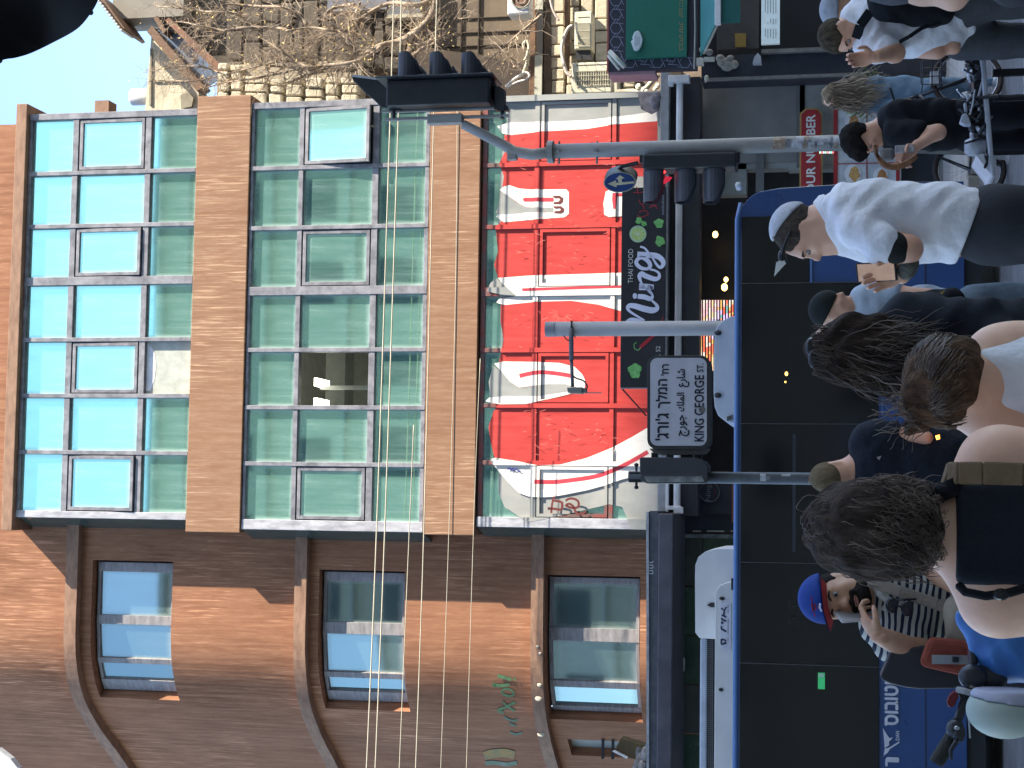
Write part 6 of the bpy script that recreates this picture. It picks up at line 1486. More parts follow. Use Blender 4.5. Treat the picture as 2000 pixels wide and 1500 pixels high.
for i in range(420):
    th = random.uniform(-.2, math.pi+.2)+math.pi*0; e_ = random.uniform(0, math.tau); dx, dz = math.cos(e_), math.sin(e_)
    r0 = Vector(T(1712+random.uniform(-8,8), 1034, random.uniform(-.06,.05)))+Vector((dx*(.088 if dx > 0 else .076), 0, dz*.120))
    if dz < -.6: continue
    ps.append(curly(r0, (dx*.7, random.gauss(0,.3), dz*.4-.6), random.uniform(.03,.075), random.uniform(.003,.007), random.uniform(.8,1.6), 1.0, 9))
strands('hair_strands', p, None, ps, HCs, .0010)
q = MB(); q.ell(T(1823,982,-.02), (.006,.006,.007), 8, 6); q.tube([T(1806,972,-.03), T(1812,970,-.04), T(1820,975,-.04)], .003, 5); obj('earring', q, mat('silver', (.6,.6,.55), .3, metal=.8), p, smooth=True)
# ------------------------------------------------------------------ B: girl in white vest
YB_ = 3.62; p = person('girl seen from behind with brown tied-up hair and white sleeveless top', 1900, 745, YB_)
T = lambda x, y, dy=0, Y=YB_: tuple(P(x, y, Y+dy))
hp, L, M3 = head_prims(P(1872, 752, YB_+.0), (-.8,.75,-.35), (-.1,.1,1), .93)
body = hp+[('c', T(1880,760,.0), T(1950,755,.04), .045, .052, .04), ('e', T(1995,750,.05), (.135,.075,.11), None, .06), ('c', T(1932,785,.04), T(1935,812,.03), .045, .046, .05), ('c', T(1932,715,.05), T(1945,690,.05), .045, .046, .05),
  ('c', T(1935,812,.03), T(2120,905,-.05), .043, .036, .05), ('c', T(2120,905,-.05), T(2230,860,-.2), .036, .027, .02), ('c', T(1945,690,.05), T(2180,665,.03), .043, .034, .04), ('c', T(2180,665,.03), T(2320,690,-.15), .034, .026, .02),
  ('e', T(2150,750,.06), (.125,.085,.22), None, .05), ('e', T(2380,750,.06), (.145,.10,.14), None, .08)]
sdf_obj('body', body, SK_L, p, .0085, .04)
sdf_obj('sleeveless_top', [('e', T(1990,748,.045), (.108,.092,.13), None, .05), ('b', T(1992,752,.045), (.030,.060,.092), None, .03, .035), ('e', T(2140,750,.06), (.140,.105,.24), None, .05), ('e', T(2360,750,.06), (.155,.115,.14), None, .06)], W_shirt, p, .009, .045, folds=.0035, fs=1.0, seed=2)
HB = hairmat('brown_hair', (.15,.085,.05), (.05,.03,.02)); HBs = mat('brown_strand', (.20,.125,.075), .42, col2=(.06,.035,.02), sc=10, amt=1, spec=.6)
sdf_obj('hair', [('e', T(1846,744,.0), (.095,.115,.083)), ('e', T(1868,715,.0), (.06,.07,.05)), ('e', T(1805,800,-.02), (.035,.04,.04)), ('e', T(1800,760,-.03), (.05,.05,.04))], HB, p, .009, .04, folds=.0045, fs=1.5, seed=5)
sdf_obj('hair_bun', [('c', T(1800,825,-.02), T(1775,842,-.02), .022, .012), ('c', T(1800,790,-.04), T(1772,770,-.04), .020, .010)], HB, p, .007, .02, folds=.004, fs=2.5)
random.seed(12); ps = []
for i in range(900):
    th = random.uniform(0, math.tau); ph = random.uniform(-.5, 1.5); dv = Vector((math.cos(th)*math.cos(ph), math.sin(th)*math.cos(ph), math.sin(ph)))
    if dv.y > .7: continue
    c = Vector(T(1846,744,.0)); r0 = c+Vector((dv.x*.098, dv.y*.117, dv.z*.086)); tgt = Vector(T(1800,800,-.04)); d = (tgt-r0); n = 7; pts = []
    for j in range(n):
        t = j/(n-1)*random.uniform(.5, .75); q_ = r0+d*t; v = q_-c; s_ = math.sqrt((v.x/.103)**2+(v.y/.116)**2+(v.z/.088)**2)
        if s_ < 1: q_ = c+v/s_
        pts.append(q_+Vector((random.gauss(0,.0012),)*3))
    ps.append(pts)
for i in range(60): ps.append(curly(T(random.uniform(1770,1812), random.uniform(760,842), -.05), (random.gauss(0,.6), -.2, random.uniform(.1,1)), random.uniform(.04,.10), .005, 1.2, -.2, 7))
strands('hair_strands', p, None, ps, HBs, .0010)
legs(T(2560,750,.06), (0,1,0), .32, p, cloth('denim_dark', (.05,.07,.12)), M_shoew, FL)
# ------------------------------------------------------------------ C: long-haired woman in black jacket
YC_ = 5.0; p = person('woman with very long dark wavy hair and black jacket, sunglasses pushed up on her head', 1900, 665, YC_)
T = lambda x, y, dy=0, Y=YC_: tuple(P(x, y, Y+dy))
hp, L, M3 = head_prims(P(1658, 684, YC_), (-.5,.9,-.1), (0,0,1), .98)
body = hp+[('c', T(1680,680,.02), T(1745,670,.05), .05, .058, .04), ('e', T(1800,666,.08), (.115,.10,.14), None, .06), ('e', T(1930,674,.08), (.11,.10,.22), None, .06), ('c', T(1768,622,.05), T(1900,622,.0), .045, .04, .05), ('c', T(1770,725,.1), T(1880,745,.0), .05, .04, .05)]
sdf_obj('body', body, SK_P, p, .012, .04)
sdf_obj('jacket', [('e', T(1800,662,.07), (.14,.125,.16), None, .06), ('e', T(1930,672,.07), (.135,.13,.24), None, .06), ('c', T(1766,622,.03), T(1925,622,-.03), .058, .050, .04), ('c', T(1925,622,-.03), T(1985,670,-.13), .050, .042, .04), ('c', T(1770,715,.08), T(1905,745,.02), .068, .055, .05), ('c', T(1905,745,.02), T(2010,700,-.1), .055, .045, .04), ('e', T(2080,672,.08), (.14,.13,.16), None, .08)], BLK2, p, .011, .04, folds=.007, seed=4)
sdf_obj('hair', [('e', T(1645,684,.0), (.092,.115,.108)), ('e', T(1700,700,-.05), (.095,.08,.13)), ('e', T(1770,700,-.08), (.09,.06,.11)), ('e', T(1690,655,-.04), (.06,.07,.10)), ('e', T(1745,740,-.06), (.045,.05,.10))], hairmat('dark_long_hair', (.05,.034,.025), (.018,.012,.010)), p, .011, .05, folds=.011, fs=1.1, seed=8)
random.seed(13); ps = []
for i in range(900):
    yy = random.uniform(635, 735); xx = random.uniform(1585, 1700); r0 = Vector(T(xx, yy+(xx-1600)*.25, -.10+abs(yy-690)*.0007))
    ps.append(curly(r0, (-.18+random.gauss(0,.15), -.12, -1), random.uniform(.16,.34), random.uniform(.006,.012), random.uniform(1,2.4), .4, 9))
strands('hair_strands', p, None, ps, mat('long_strand', (.15,.10,.07), .6, col2=(.04,.026,.018), sc=9, amt=1, spec=.5), .0014)
q = MB(); q.ell(T(1585,678,-.06), (.03,.012,.018), 10, 6); q.ell(T(1590,700,-.07), (.03,.012,.018), 10, 6); q.tube([T(1586,665,-.03), T(1590,712,-.05), T(1610,725,.0)], .005, 5); obj('sunglasses', q, mat('sunglass_dark', (.02,.018,.02), .15), p, smooth=True)
sdf_obj('hand', hand_prims(T(1850,715,-.17), (-.1,-.2,-1), (0,-1,0), .95, .5), SK_P, p, .005)
legs(T(2190,672,.08), (-.8,.6,0), .30, p, BLK, M_shoe, FL)
# ------------------------------------------------------------------ D: man in white shirt and white skullcap looking at a phone
YD_ = 6.4; p = person('man in a loose white shirt and white skullcap looking down at his phone', 1900, 440, YD_)
T = lambda x, y, dy=0, Y=YD_: tuple(P(x, y, Y+dy))
Fh, Uh = (-.97,-.08,-.22), (-.22,0,.98)
hp, L, M3 = head_prims(P(1574, 454, YD_), Fh, Uh, 1.04)
body = hp+[('c', T(1600,440,.0), T(1640,428,.02), .058, .066, .04), ('c', T(1655,432,.02), T(1800,440,.05), .13, .13, .06), ('c', T(1682,452,-.14), T(1775,486,-.20), .055, .047, .04), ('c', T(1775,486,-.20), T(1762,531,-.14), .047, .030, .03), ('c', T(1682,445,.16), T(1785,486,.2), .055, .046, .04), ('c', T(1785,486,.2), T(1762,540,.02), .044, .03, .03), ('e', T(1870,440,.05), (.12,.13,.14), None, .08)]
sdf_obj('body', body, SK_P, p, .010, .04)
sdf_obj('shirt', [('c', T(1640,440,.02), T(1615,440,.02), .075, .072, .03), ('e', T(1648,424,.02), (.125,.18,.095), None, .06), ('e', T(1700,432,.02), (.155,.20,.13), None, .07), ('e', T(1775,436,.02), (.155,.19,.24), None, .08), ('e', T(1870,436,.02), (.140,.18,.22), None, .08), ('c', T(1675,444,-.15), T(1718,474,-.19), .076, .068, .04), ('c', T(1718,474,-.19), T(1726,478,-.2), .068, .066, .04), ('c', T(1678,445,.17), T(1725,478,.2), .08, .07, .05)], W_shirt, p, .009, .05, folds=.007, fs=1.0, seed=1,
        clip=lambda X, Y_, Z: [T(1872,505)[2]+(X-T(1872,505)[0])*(T(1922,372)[2]-T(1872,505)[2])/(T(1922,372)[0]-T(1872,505)[0])-Z+0*Y_])
q = MB(); c_ = T(1622,446,.02); 
q = MB(); q.ring(T(1618,438,.01), .088, .022, (-.42,0,.9), 30, 10); q.ring(T(1628,438,.01), .098, .028, (-.42,0,.9), 30, 10); obj('shirt_collar', q, W_shirt, p, smooth=True)
sdf_obj('skullcap', [('e', L(0,-.020,.034), (.083,.104,.096), M3)], cloth('skullcap_white', (.60,.61,.66), sc=40), p, .008, .02, infl=.007, clip=capclip(L, M3, -.80, .60, .078))
sdf_obj('hair', [('e', L(0,-.018,.028), (.0785,.098,.090), M3)], hairmat('short_dark_hair', (.11,.085,.070), (.05,.04,.033)), p, .008, .02, folds=.0012, fs=4, infl=.006, clip=hclip(L, M3, .072, -.055, -.005))
q = MB()
for sg in (1, -1): q.ell(L(.034*sg,.075,.105), (.026,.016,.016), 10, 8, 0)
q.tube([L(-.078,.0,.055), L(-.06,.07,.105), L(.06,.07,.105), L(.078,.0,.055)], .006, 6); obj('sunglasses', q, mat('sunglass_dark', (.02,.018,.02), .15), p, smooth=True)
q = MB(); q.prism([T(1512,539,-.05), T(1516,512,-.05), T(1530,506,-.05), T(1535,514,-.05), T(1529,520,-.05)], (0,.012,0)); obj('sunglasses_lens', q, mat('lens_reflection', (.85,.84,.78), .3), p)  # pale colour stands in for the reflection in the lens
eyes(p, L, M3, 1.04)
q = MB(); q.tube([T(1731,466,-.195), T(1734,508,-.26)], .01, 4); 
sdf_obj('arm_band', [('c', T(1735,478,-.205), T(1752,486,-.21), .060, .056)], cloth('black_arm_band', (.02,.022,.02), sc=30), p, .008, .01, folds=.002, fs=1.5)
sdf_obj('wrist_band', [('c', T(1774,515,-.175), T(1770,527,-.155), .040, .038)], mat('camo_band', (.13,.12,.09), .8, col2=(.03,.03,.03), sc=40, amt=1), p, .007, .01)
sdf_obj('hand', hand_prims(T(1762,531,-.14), (-.35,0,.94), (-.15,-1,0), 1.05, .75, thumb=.9), SK_P, p, .0048)
ph = MB(); a = Vector(T(1712,531,-.165)); ph.box(-.037,.037,-.004,.004,-.078,.078)
o = obj('phone', ph, mat('phone_black', (.015,.015,.017), .2), None, bev=.006); o.location = a; o.rotation_euler = (R(-18), R(-6), R(-20)); props(o, 'phone held up by the man in the white shirt', 'phone')
sc_ = MB(); sc_.box(-.033,.033,-.0055,-.0045,-.070,.070); s2 = obj('screen', sc_, mat('phone_screen', (.20,.15,.12), .15, col2=(.03,.03,.04), sc=22, amt=1, emit=(.35,.25,.2), es=.15), None); s2.parent = o
legs(T(1935,440,.03), (-1,-.1,0), .34, p, D_trs, M_shoe, .006, 1.12, extra=[('e', T(1940,440,.03), (.150,.16,.17), None, .05)], r=(.115,.08,.055), name='trousers')
# ------------------------------------------------------------------ E: man in striped shirt and blue cap on the phone
YE = 6.0; p = person('bearded man in striped shirt and blue cap holding a phone to his ear', 1900, 1175, YE)
T = lambda x, y, dy=0, Y=YE: tuple(P(x, y, Y+dy))
Fh, Uh = (-.20,-1,-.03), (-.18,0,1)
hp, L, M3 = head_prims(P(1638, 1166, YE), Fh, Uh, 1.02)
body = hp+[('c', T(1672,1160,.02), T(1712,1152,.04), .060, .068, .04), ('e', T(1760,1160,.05), (.175,.10,.14), None, .07), ('c', T(1722,1222,.04), T(1742,1245,.02), .062, .058, .05), ('c', T(1742,1248,.02), T(1800,1280,-.10), .056, .052, .04), ('c', T(1800,1280,-.10), T(1716,1240,-.20), .052, .031, .03),
  ('c', T(1722,1105,.05), T(1790,1092,.02), .056, .05, .05), ('c', T(1790,1092,.02), T(1880,1150,-.16), .048, .034, .03), ('e', T(1870,1165,.06), (.155,.10,.2), None, .07)]
sdf_obj('body', body, SK_M, p, .0095, .04)
def stripes(name, c1, c2, fz=165.):
    M = mat(name, c1, .85, sc=60, bump=.2, bsc=3, spec=.2); nt = M.node_tree; b = nt.nodes['Principled BSDF']; N = nt.nodes.new; Lk = nt.links.new
    tc = N('ShaderNodeTexCoord'); sp = N('ShaderNodeSeparateXYZ'); Lk(tc.outputs['Object'], sp.inputs[0])
    nz = N('ShaderNodeTexNoise'); nz.inputs['Scale'].default_value = 5; Lk(tc.outputs['Object'], nz.inputs['Vector'])
    a = N('ShaderNodeMath'); a.operation = 'MULTIPLY_ADD'; Lk(nz.outputs[0], a.inputs[0]); a.inputs[1].default_value = .05; Lk(sp.outputs[2], a.inputs[2])
    x_ = N('ShaderNodeMath'); x_.operation = 'MULTIPLY_ADD'; Lk(sp.outputs[0], x_.inputs[0]); x_.inputs[1].default_value = .12; Lk(a.outputs[0], x_.inputs[2])
    s = N('ShaderNodeMath'); s.operation = 'MULTIPLY'; Lk(x_.outputs[0], s.inputs[0]); s.inputs[1].default_value = fz
    w = N('ShaderNodeMath'); w.operation = 'SINE'; Lk(s.outputs[0], w.inputs[0])
    g = N('ShaderNodeMapRange'); g.inputs[1].default_value = .05; g.inputs[2].default_value = .25; Lk(w.outputs[0], g.inputs[0])
    m_ = N('ShaderNodeMix'); m_.data_type = 'RGBA'; Lk(g.outputs[0], m_.inputs[0]); m_.inputs[6].default_value = (*c1, 1); m_.inputs[7].default_value = (*c2, 1); Lk(m_.outputs[2], b.inputs['Base Color']); return M
STR = stripes('navy_cream_stripes', (.50,.49,.43), (.02,.024,.05), 268.)
sdf_obj('shirt', [('e', T(1752,1162,.03), (.180,.118,.125), None, .06), ('e', T(1840,1165,.04), (.165,.125,.24), None, .06), ('e', T(1895,1168,.05), (.168,.13,.12), None, .06), ('c', T(1722,1222,.02), T(1750,1250,-.0), .078, .074, .05), ('c', T(1750,1250,-.0), T(1782,1264,-.06), .074, .07, .04), ('c', T(1722,1102,.04), T(1775,1090,.02), .07, .064, .05)], STR, p, .0095, .04, folds=.0045, fs=.9, seed=6,
        clip=lambda X, Y_, Z: [Z-T(1712,1155)[2]-.55*np.abs(X-T(1712,1160)[0])-.012+.5*np.maximum(0,.10-np.abs(X-T(1712,1160)[0]))*0])
sdf_obj('shirt_neckline', [('c', T(1690,1132,.0), T(1722,1160,-.085), .018, .014), ('c', T(1722,1160,-.085), T(1742,1178,-.10), .014, .012), ('c', T(1700,1205,.0), T(1742,1180,-.10), .018, .012)], cloth('cream_collar', (.50,.49,.45)), p, .008, .02)
caph = [('e', L(0,-.014,.052), (.083,.104,.085), M3)]
BCAP = cloth('cap_blue', (.022,.06,.27), (.018,.05,.22), sc=30)
sdf_obj('cap', caph, BCAP, p, .008, .02, infl=.007, clip=lambda X, Y_, Z: [-((X-L(0,0,.052)[0])*M3[2][0]+(Y_-L(0,0,.052)[1])*M3[2][1]+(Z-L(0,0,.052)[2])*M3[2][2])])
q = MB(); vs = []; fs = []
for i in range(13):
    a = R(-56+112*i/12); 
    for (rad, dz, th) in ((.081, .044, 0), (.083+.048*max(0, math.cos(a))**.6, .060, 0)):
        vs.append(L(rad*math.sin(a), .014+rad*1.12*math.cos(a)-.014, dz-.01*abs(math.sin(a))))
for i in range(12): fs.append((2*i, 2*i+1, 2*i+3, 2*i+2))
q.add(vs, fs); v2 = [(a_[0], a_[1], a_[2]-.004) for a_ in vs]; q.add(v2, [tuple(reversed(f)) for f in fs], 1); obj('cap_brim', q, [BCAP, cloth('brim_coral', (.50,.06,.06))], p, smooth=True)
q = MB(); pr_ = []
for k, (u0, u1, dz) in enumerate(((-.035,-.018,.0),(-.014,0,.003),(.003,.016,.003),(.020,.036,.0))):
    for zz in (.070+dz, .080+dz, .090+dz): q.tube([L(u0,.0885-abs(u0)*.45+(.09-zz)*.15,zz), L(u1,.0885-abs(u1)*.45+(.09-zz)*.15,zz)], .0032, 5)
obj('cap_lettering', q, cloth('cap_red', (.32,.02,.03)), p); q = MB(); q.tube([L(-.012,.0945,.064), L(.004,.0955,.068), L(.016,.0935,.064)], .004, 5); obj('cap_emblem', q, W_shirt, p)
eyes(p, L, M3, 1.02)
sdf_obj('beard', [('e', L(0,.052,-.084), (.046,.046,.030), M3, .03), ('e', L(.044,.030,-.066), (.020,.040,.036), M3, .03), ('e', L(-.044,.030,-.066), (.020,.040,.036), M3, .03), ('c', L(-.030,.088,-.046), L(0,.1,-.042), .0065, .007, .01), ('c', L(.030,.088,-.046), L(0,.1,-.042), .0065, .007, .01), ('c', L(-.032,.086,-.048), L(-.033,.072,-.082), .009, .011, .012), ('c', L(.032,.086,-.048), L(.033,.072,-.082), .009, .011, .012), ('e', L(0,.086,-.080), (.030,.015,.013), M3, .02)], hairmat('beard_dark', (.030,.024,.021), (.012,.010,.009)), p, .005, .012, folds=.0008, fs=6)
q = MB(); q.ell(L(0,.095,-.0545), (.021,.011,.004), 12, 6, 0, Matrix(M3).transposed()); q.ell(L(0,.095,-.0615), (.018,.011,.005), 12, 6, 0, Matrix(M3).transposed()); obj('lips', q, mat('lip_tone', (.42,.18,.14), .5), p, smooth=True)
sdf_obj('hair', [('e', L(0,-.016,.022), (.0785,.097,.087), M3)], hairmat('beard_dark', (0,0,0), (0,0,0)), p, .008, .02, folds=.001, fs=4, infl=.006, clip=hclip(L, M3, .05, -.045, .03))
sdf_obj('hand', hand_prims(T(1716,1240,-.20), (.50,.45,.55), (.6,.5,-.7), .95, .9, left=True, thumb=.5), SK_M, p, .0048)
ph = MB(); ph.box(-.036,.036,-.004,.004,-.075,.075); o = obj('phone', ph, mat('phone_white', (.55,.55,.58), .3), None, bev=.006); o.location = T(1674,1203,-.09); o.rotation_euler = (R(8), R(-25), R(62)); props(o, 'white phone pressed to the cheek of the man in the blue cap', 'phone')
q = MB(); st = [T(1688,1132,.0), T(1700,1136,-.09), T(1760,1156,-.125), T(1830,1180,-.135), T(1882,1200,-.13)]
for a, b in zip(st[:-1], st[1:]): q.beam(a, b, .040, .006, up=(0,-1,0))
b2 = thing('shoulder_bag', 'beige cloth shoulder bag slung across the striped shirt', 'bag', T(1900,1220,-.16)); obj('strap', q, cloth('beige_strap', (.30,.25,.20), (.24,.20,.16)), b2, bev=.004)
sdf_obj('pouch', [('e', T(1888,1212,-.13), (.10,.06,.085)), ('e', T(1912,1240,-.12), (.09,.06,.06)), ('e', T(1880,1248,-.10), (.05,.05,.04))], cloth('beige_cloth', (.38,.33,.25), (.26,.22,.17), sc=6), b2, .010, .04, folds=.012, fs=.8)
q = MB()
for v, y in ((1742,1182),(1772,1188)): q.ell(T(v, y, -.155), (.028,.012,.022), 12, 8)
q.tube([T(1742,1176,-.15), T(1757,1185,-.165), T(1772,1184,-.16)], .004, 5); q.tube([T(1738,1172,-.14), T(1790,1170,-.15)], .004, 5); obj('hanging_sunglasses', q, mat('sunglass_dark', (0,0,0)), p, smooth=True)
sdf_obj('hand', hand_prims(T(1880,1150,-.16), (-.5,-.3,-.8), (-.3,-1,0), 1.0, .7), SK_M, p, .006)
q = MB(); q.tube([T(1876,1146,-.15), T(1880,1152,-.16)], .037, 12); obj('watch', q, BLK, p, smooth=True)
legs(T(1985,1170,.05), (0,-1,0), .38, p, cloth('black_trousers', (.02,.022,.027)), M_shoe, .006, 1.0)
# ------------------------------------------------------------------ F: man in dark cap, pale shirt and black shoulder bag
YF_ = 9.5; p = person('man in a dark cap and pale blue T-shirt with a black bag on his back', 1900, 600, YF_)
T = lambda x, y, dy=0, Y=YF_: tuple(P(x, y, Y+dy))
hp, L, M3 = head_prims(P(1628, 604, YF_), (.75,-.55,-.25), (.1,0,1), 1.03)
body = hp+[('c', T(1648,612,.02), T(1672,620,.03), .058, .066, .04), ('e', T(1710,620,.04), (.19,.11,.14), None, .07), ('e', T(1800,615,.05), (.16,.12,.26), None, .07), ('c', T(1690,575,.0), T(1755,572,-.05), .052, .044, .05), ('c', T(1755,572,-.05), T(1820,575,-.15), .042, .032, .03)]
sdf_obj('body', body, SK_P, p, .012, .04)
sdf_obj('t_shirt', [('e', T(1705,620,.03), (.20,.125,.15), None, .07), ('e', T(1800,615,.04), (.17,.13,.30), None, .08), ('c', T(1688,580,.0), T(1750,570,-.05), .072, .062, .05), ('c', T(1664,612,.02), T(1680,620,.02), .075, .08, .03)], cloth('pale_blue_shirt', (.44,.51,.58), (.36,.42,.5), sc=10), p, .013, .05, folds=.006, seed=2)
q = MB(); 
sdf_obj('cap', [('e', L(0,-.01,.035), (.086,.108,.098), M3)], cloth('cap_black_green', (.02,.024,.022)), p, .010, .02, infl=.007, clip=lambda X, Y_, Z: [-((X-L(0,0,.02)[0])*M3[2][0]+(Z-L(0,0,.02)[2])*M3[2][2]+.25*((X-L(0,0,0)[0])*M3[1][0]+(Y_-L(0,0,0)[1])*M3[1][1]))])
legs(T(1905,610,.05), (.6,-.7,0), .38, p, cloth('washed_jeans', (.17,.22,.26), (.12,.16,.2), sc=12), M_shoe, .006, 1.0, .02, r=(.098,.075,.06))
bg = thing('backpack', 'large black slouching backpack with a small yellow mark on the man in the dark cap', 'backpack', T(1890,620,-.25))
sdf_obj('bag_body', [('e', T(1770,640,-.12), (.17,.14,.17), None, .08), ('e', T(1822,622,-.16), (.16,.14,.15), None, .08), ('e', T(1858,592,-.16), (.09,.11,.08), None, .06), ('c', T(1700,640,-.1), T(1780,650,-.12), .06, .12)], BLK, bg, .013, .05, folds=.010, fs=.7)
q = MB(); q.px([(1829,590),(1833,577),(1837,572),(1846,566),(1840,575),(1835,590)], YF_-.36, .01); obj('yellow_mark', q, mat('yellow_print', (.45,.30,.03), .6), bg)
# ------------------------------------------------------------------ G: man in black T-shirt, back to the viewer
YG_ = 9.0; p = person('man with close cropped fair hair and black T-shirt standing behind the name post', 1900, 890, YG_)
T = lambda x, y, dy=0, Y=YG_: tuple(P(x, y, Y+dy))
hp, L, M3 = head_prims(P(1628, 931, YG_), (.3,.9,0), (0,0,1), 1.05)
body = hp+[('c', T(1645,925,.02), T(1675,915,.03), .062, .07, .04), ('e', T(1715,905,.04), (.21,.12,.14), None, .07), ('e', T(1810,905,.05), (.17,.13,.28), None, .07), ('c', T(1695,850,.0), T(1750,848,-.03), .055, .048, .05), ('c', T(1750,848,-.03), T(1810,855,-.08), .042, .035, .03)]
sdf_obj('body', body, SK_P, p, .012, .04)
sdf_obj('t_shirt', [('e', T(1708,900,.03), (.225,.135,.14), None, .07), ('e', T(1800,903,.04), (.19,.145,.30), None, .08), ('c', T(1692,856,.0), T(1742,848,-.03), .075, .066, .05), ('c', T(1692,955,.0), T(1750,965,-.03), .075, .066, .05)], cloth('black_blue_cloth', (.012,.016,.025), (.02,.024,.034)), p, .013, .05, folds=.005, seed=9)
sdf_obj('hair', [('e', L(0,-.016,.03), (.0765,.096,.09), M3)], hairmat('fair_stubble', (.20,.15,.09), (.12,.09,.05)), p, .010, .02, infl=.006, clip=hclip(L, M3, .06, -.05, .0))
q = MB(); q.px([(1712,893),(1722,890),(1717,899)], YG_-.135, .004); obj('shirt_print', q, mat('pink_white_print', (.4,.33,.36), .6), p)
q = MB(); q.px([(1827,851),(1835,849),(1836,857),(1830,859)], YG_-.2, .02); obj('lit_cigarette', q, mat('ember', (1,.3,.05), emit=(1,.35,.05), es=1.2), p)
legs(T(1915,905,.05), (0,1,0), .40, p, BLK, M_shoe, .006, 1.0, .02)
# ------------------------------------------------------------------ H: man in white T-shirt with black sling, right
YH = 8.6; p = person('man in a white T-shirt with a black sling strap bending his head over his hands', 1900, 55, YH)
T = lambda x, y, dy=0, Y=YH: tuple(P(x, y, Y+dy))
hp, L, M3 = head_prims(P(1646, 66, YH), (-.72,-.35,-.52), (-.45,0,.85), 1.0)
body = hp+[('c', T(1665,52,.02), T(1685,38,.03), .058, .066, .04), ('e', T(1720,42,.04), (.19,.13,.14), None, .07), ('e', T(1800,40,.05), (.16,.13,.26), None, .07), ('c', T(1705,90,-.08), T(1748,103,-.12), .055, .05, .05), ('c', T(1748,103,-.12), T(1705,112,-.28), .044, .03, .03), ('c', T(1755,92,.1), T(1830,100,-.0), .05, .044, .03), ('c', T(1810,70,.08), T(1862,92,.0), .045, .04, .04)]
sdf_obj('body', body, SK_P, p, .0115, .04)
sdf_obj('t_shirt', [('e', T(1712,48,.03), (.205,.145,.15), None, .07), ('e', T(1795,45,.04), (.185,.145,.30), None, .08), ('c', T(1700,86,-.06), T(1735,97,-.10), .078, .074, .05), ('c', T(1668,40,.0), T(1690,20,.03), .07, .09, .05)], W_shirt, p, .011, .05, folds=.010, fs=1.1, seed=4)
sdf_obj('hair', [('e', L(0,-.014,.034), (.078,.098,.088), M3)], hairmat('short_brown_hair', (.10,.078,.05), (.04,.03,.022)), p, .009, .02, folds=.0018, fs=4, infl=.006, clip=hclip(L, M3, .07, -.05, .0))
eyes(p, L, M3)
sdf_obj('hand', hand_prims(T(1705,112,-.28), (-.15,-.1,.95), (-.3,-1,.2), 1.0, .9), SK_P, p, .006)
legs(T(1878,42,.05), (-.6,-.6,0), .42, p, cloth('grey_jeans', (.075,.078,.085), (.055,.057,.062), sc=12), M_shoe, .006, 1.0, .02, r=(.105,.085,.065))
bg = thing('sling_bag', 'black sling bag and straps worn by the man in the white T-shirt', 'bag', T(1780,10,-.2))
q = MB(); ln = [T(1672,75,-.10), T(1680,50,-.15), T(1700,22,-.17), T(1740,2,-.18)]
for a, b in zip(ln[:-1], ln[1:]): q.beam(a, b, .05, .01, up=(0,-1,0))
ln = [T(1835,42,-.18), T(1800,55,-.19), T(1775,72,-.19), T(1757,82,-.15)]
for a, b in zip(ln[:-1], ln[1:]): q.beam(a, b, .02, .008, up=(0,-1,0))
obj('strap', q, BLK, bg, bev=.003); sdf_obj('bag_body', [('e', T(1750,2,-.18), (.11,.10,.14), None, .06), ('e', T(1810,14,-.16), (.10,.09,.14), None, .06), ('c', T(1725,0,-.15), T(1842,28,-.12), .07, .05)], BLK, bg, .012, .05, folds=.006)
# ------------------------------------------------------------------ I: person behind him in white skullcap
YI = 9.6; p = person('dark bearded person in a pale cap at the very edge behind the white T-shirt man', 1900, 0, YI)
T = lambda x, y, dy=0, Y=YI: tuple(P(x, y, Y+dy))
hp, L, M3 = head_prims(P(1645, 18, YI), (.85,-.4,-.1), (0,0,1), 1.0)
sdf_obj('body', hp+[('c', T(1662,14,.02), T(1690,0,.03), .06, .066, .04), ('e', T(1740,-30,.04), (.2,.12,.16), None, .07)], SK_M, p, .012, .04)
sdf_obj('jacket', [('e', T(1735,-30,.03), (.22,.15,.19), None, .07), ('e', T(1830,-30,.04), (.19,.14,.3), None, .08), ('c', T(1700,-5,-.05), T(1780,20,-.1), .075, .06)], BLK, p, .014, .05, folds=.006)
sdf_obj('cap', [('e', L(0,0,.038), (.085,.103,.088), M3)], cloth('cap_pale_grey', (.36,.38,.42), sc=20), p, .010, .02, infl=.007, clip=lambda X, Y_, Z: [-(Z-L(0,0,.022)[2])])
sdf_obj('beard', [('e', L(0,.05,-.07), (.055,.05,.05), M3)], hairmat('beard_dark', (0,0,0), (0,0,0)), p, .010, .02, folds=.002, fs=3)
legs(T(1915,-30,.05), (1,0,0), .38, p, BLK, M_shoe, .006, 1.0, .02)
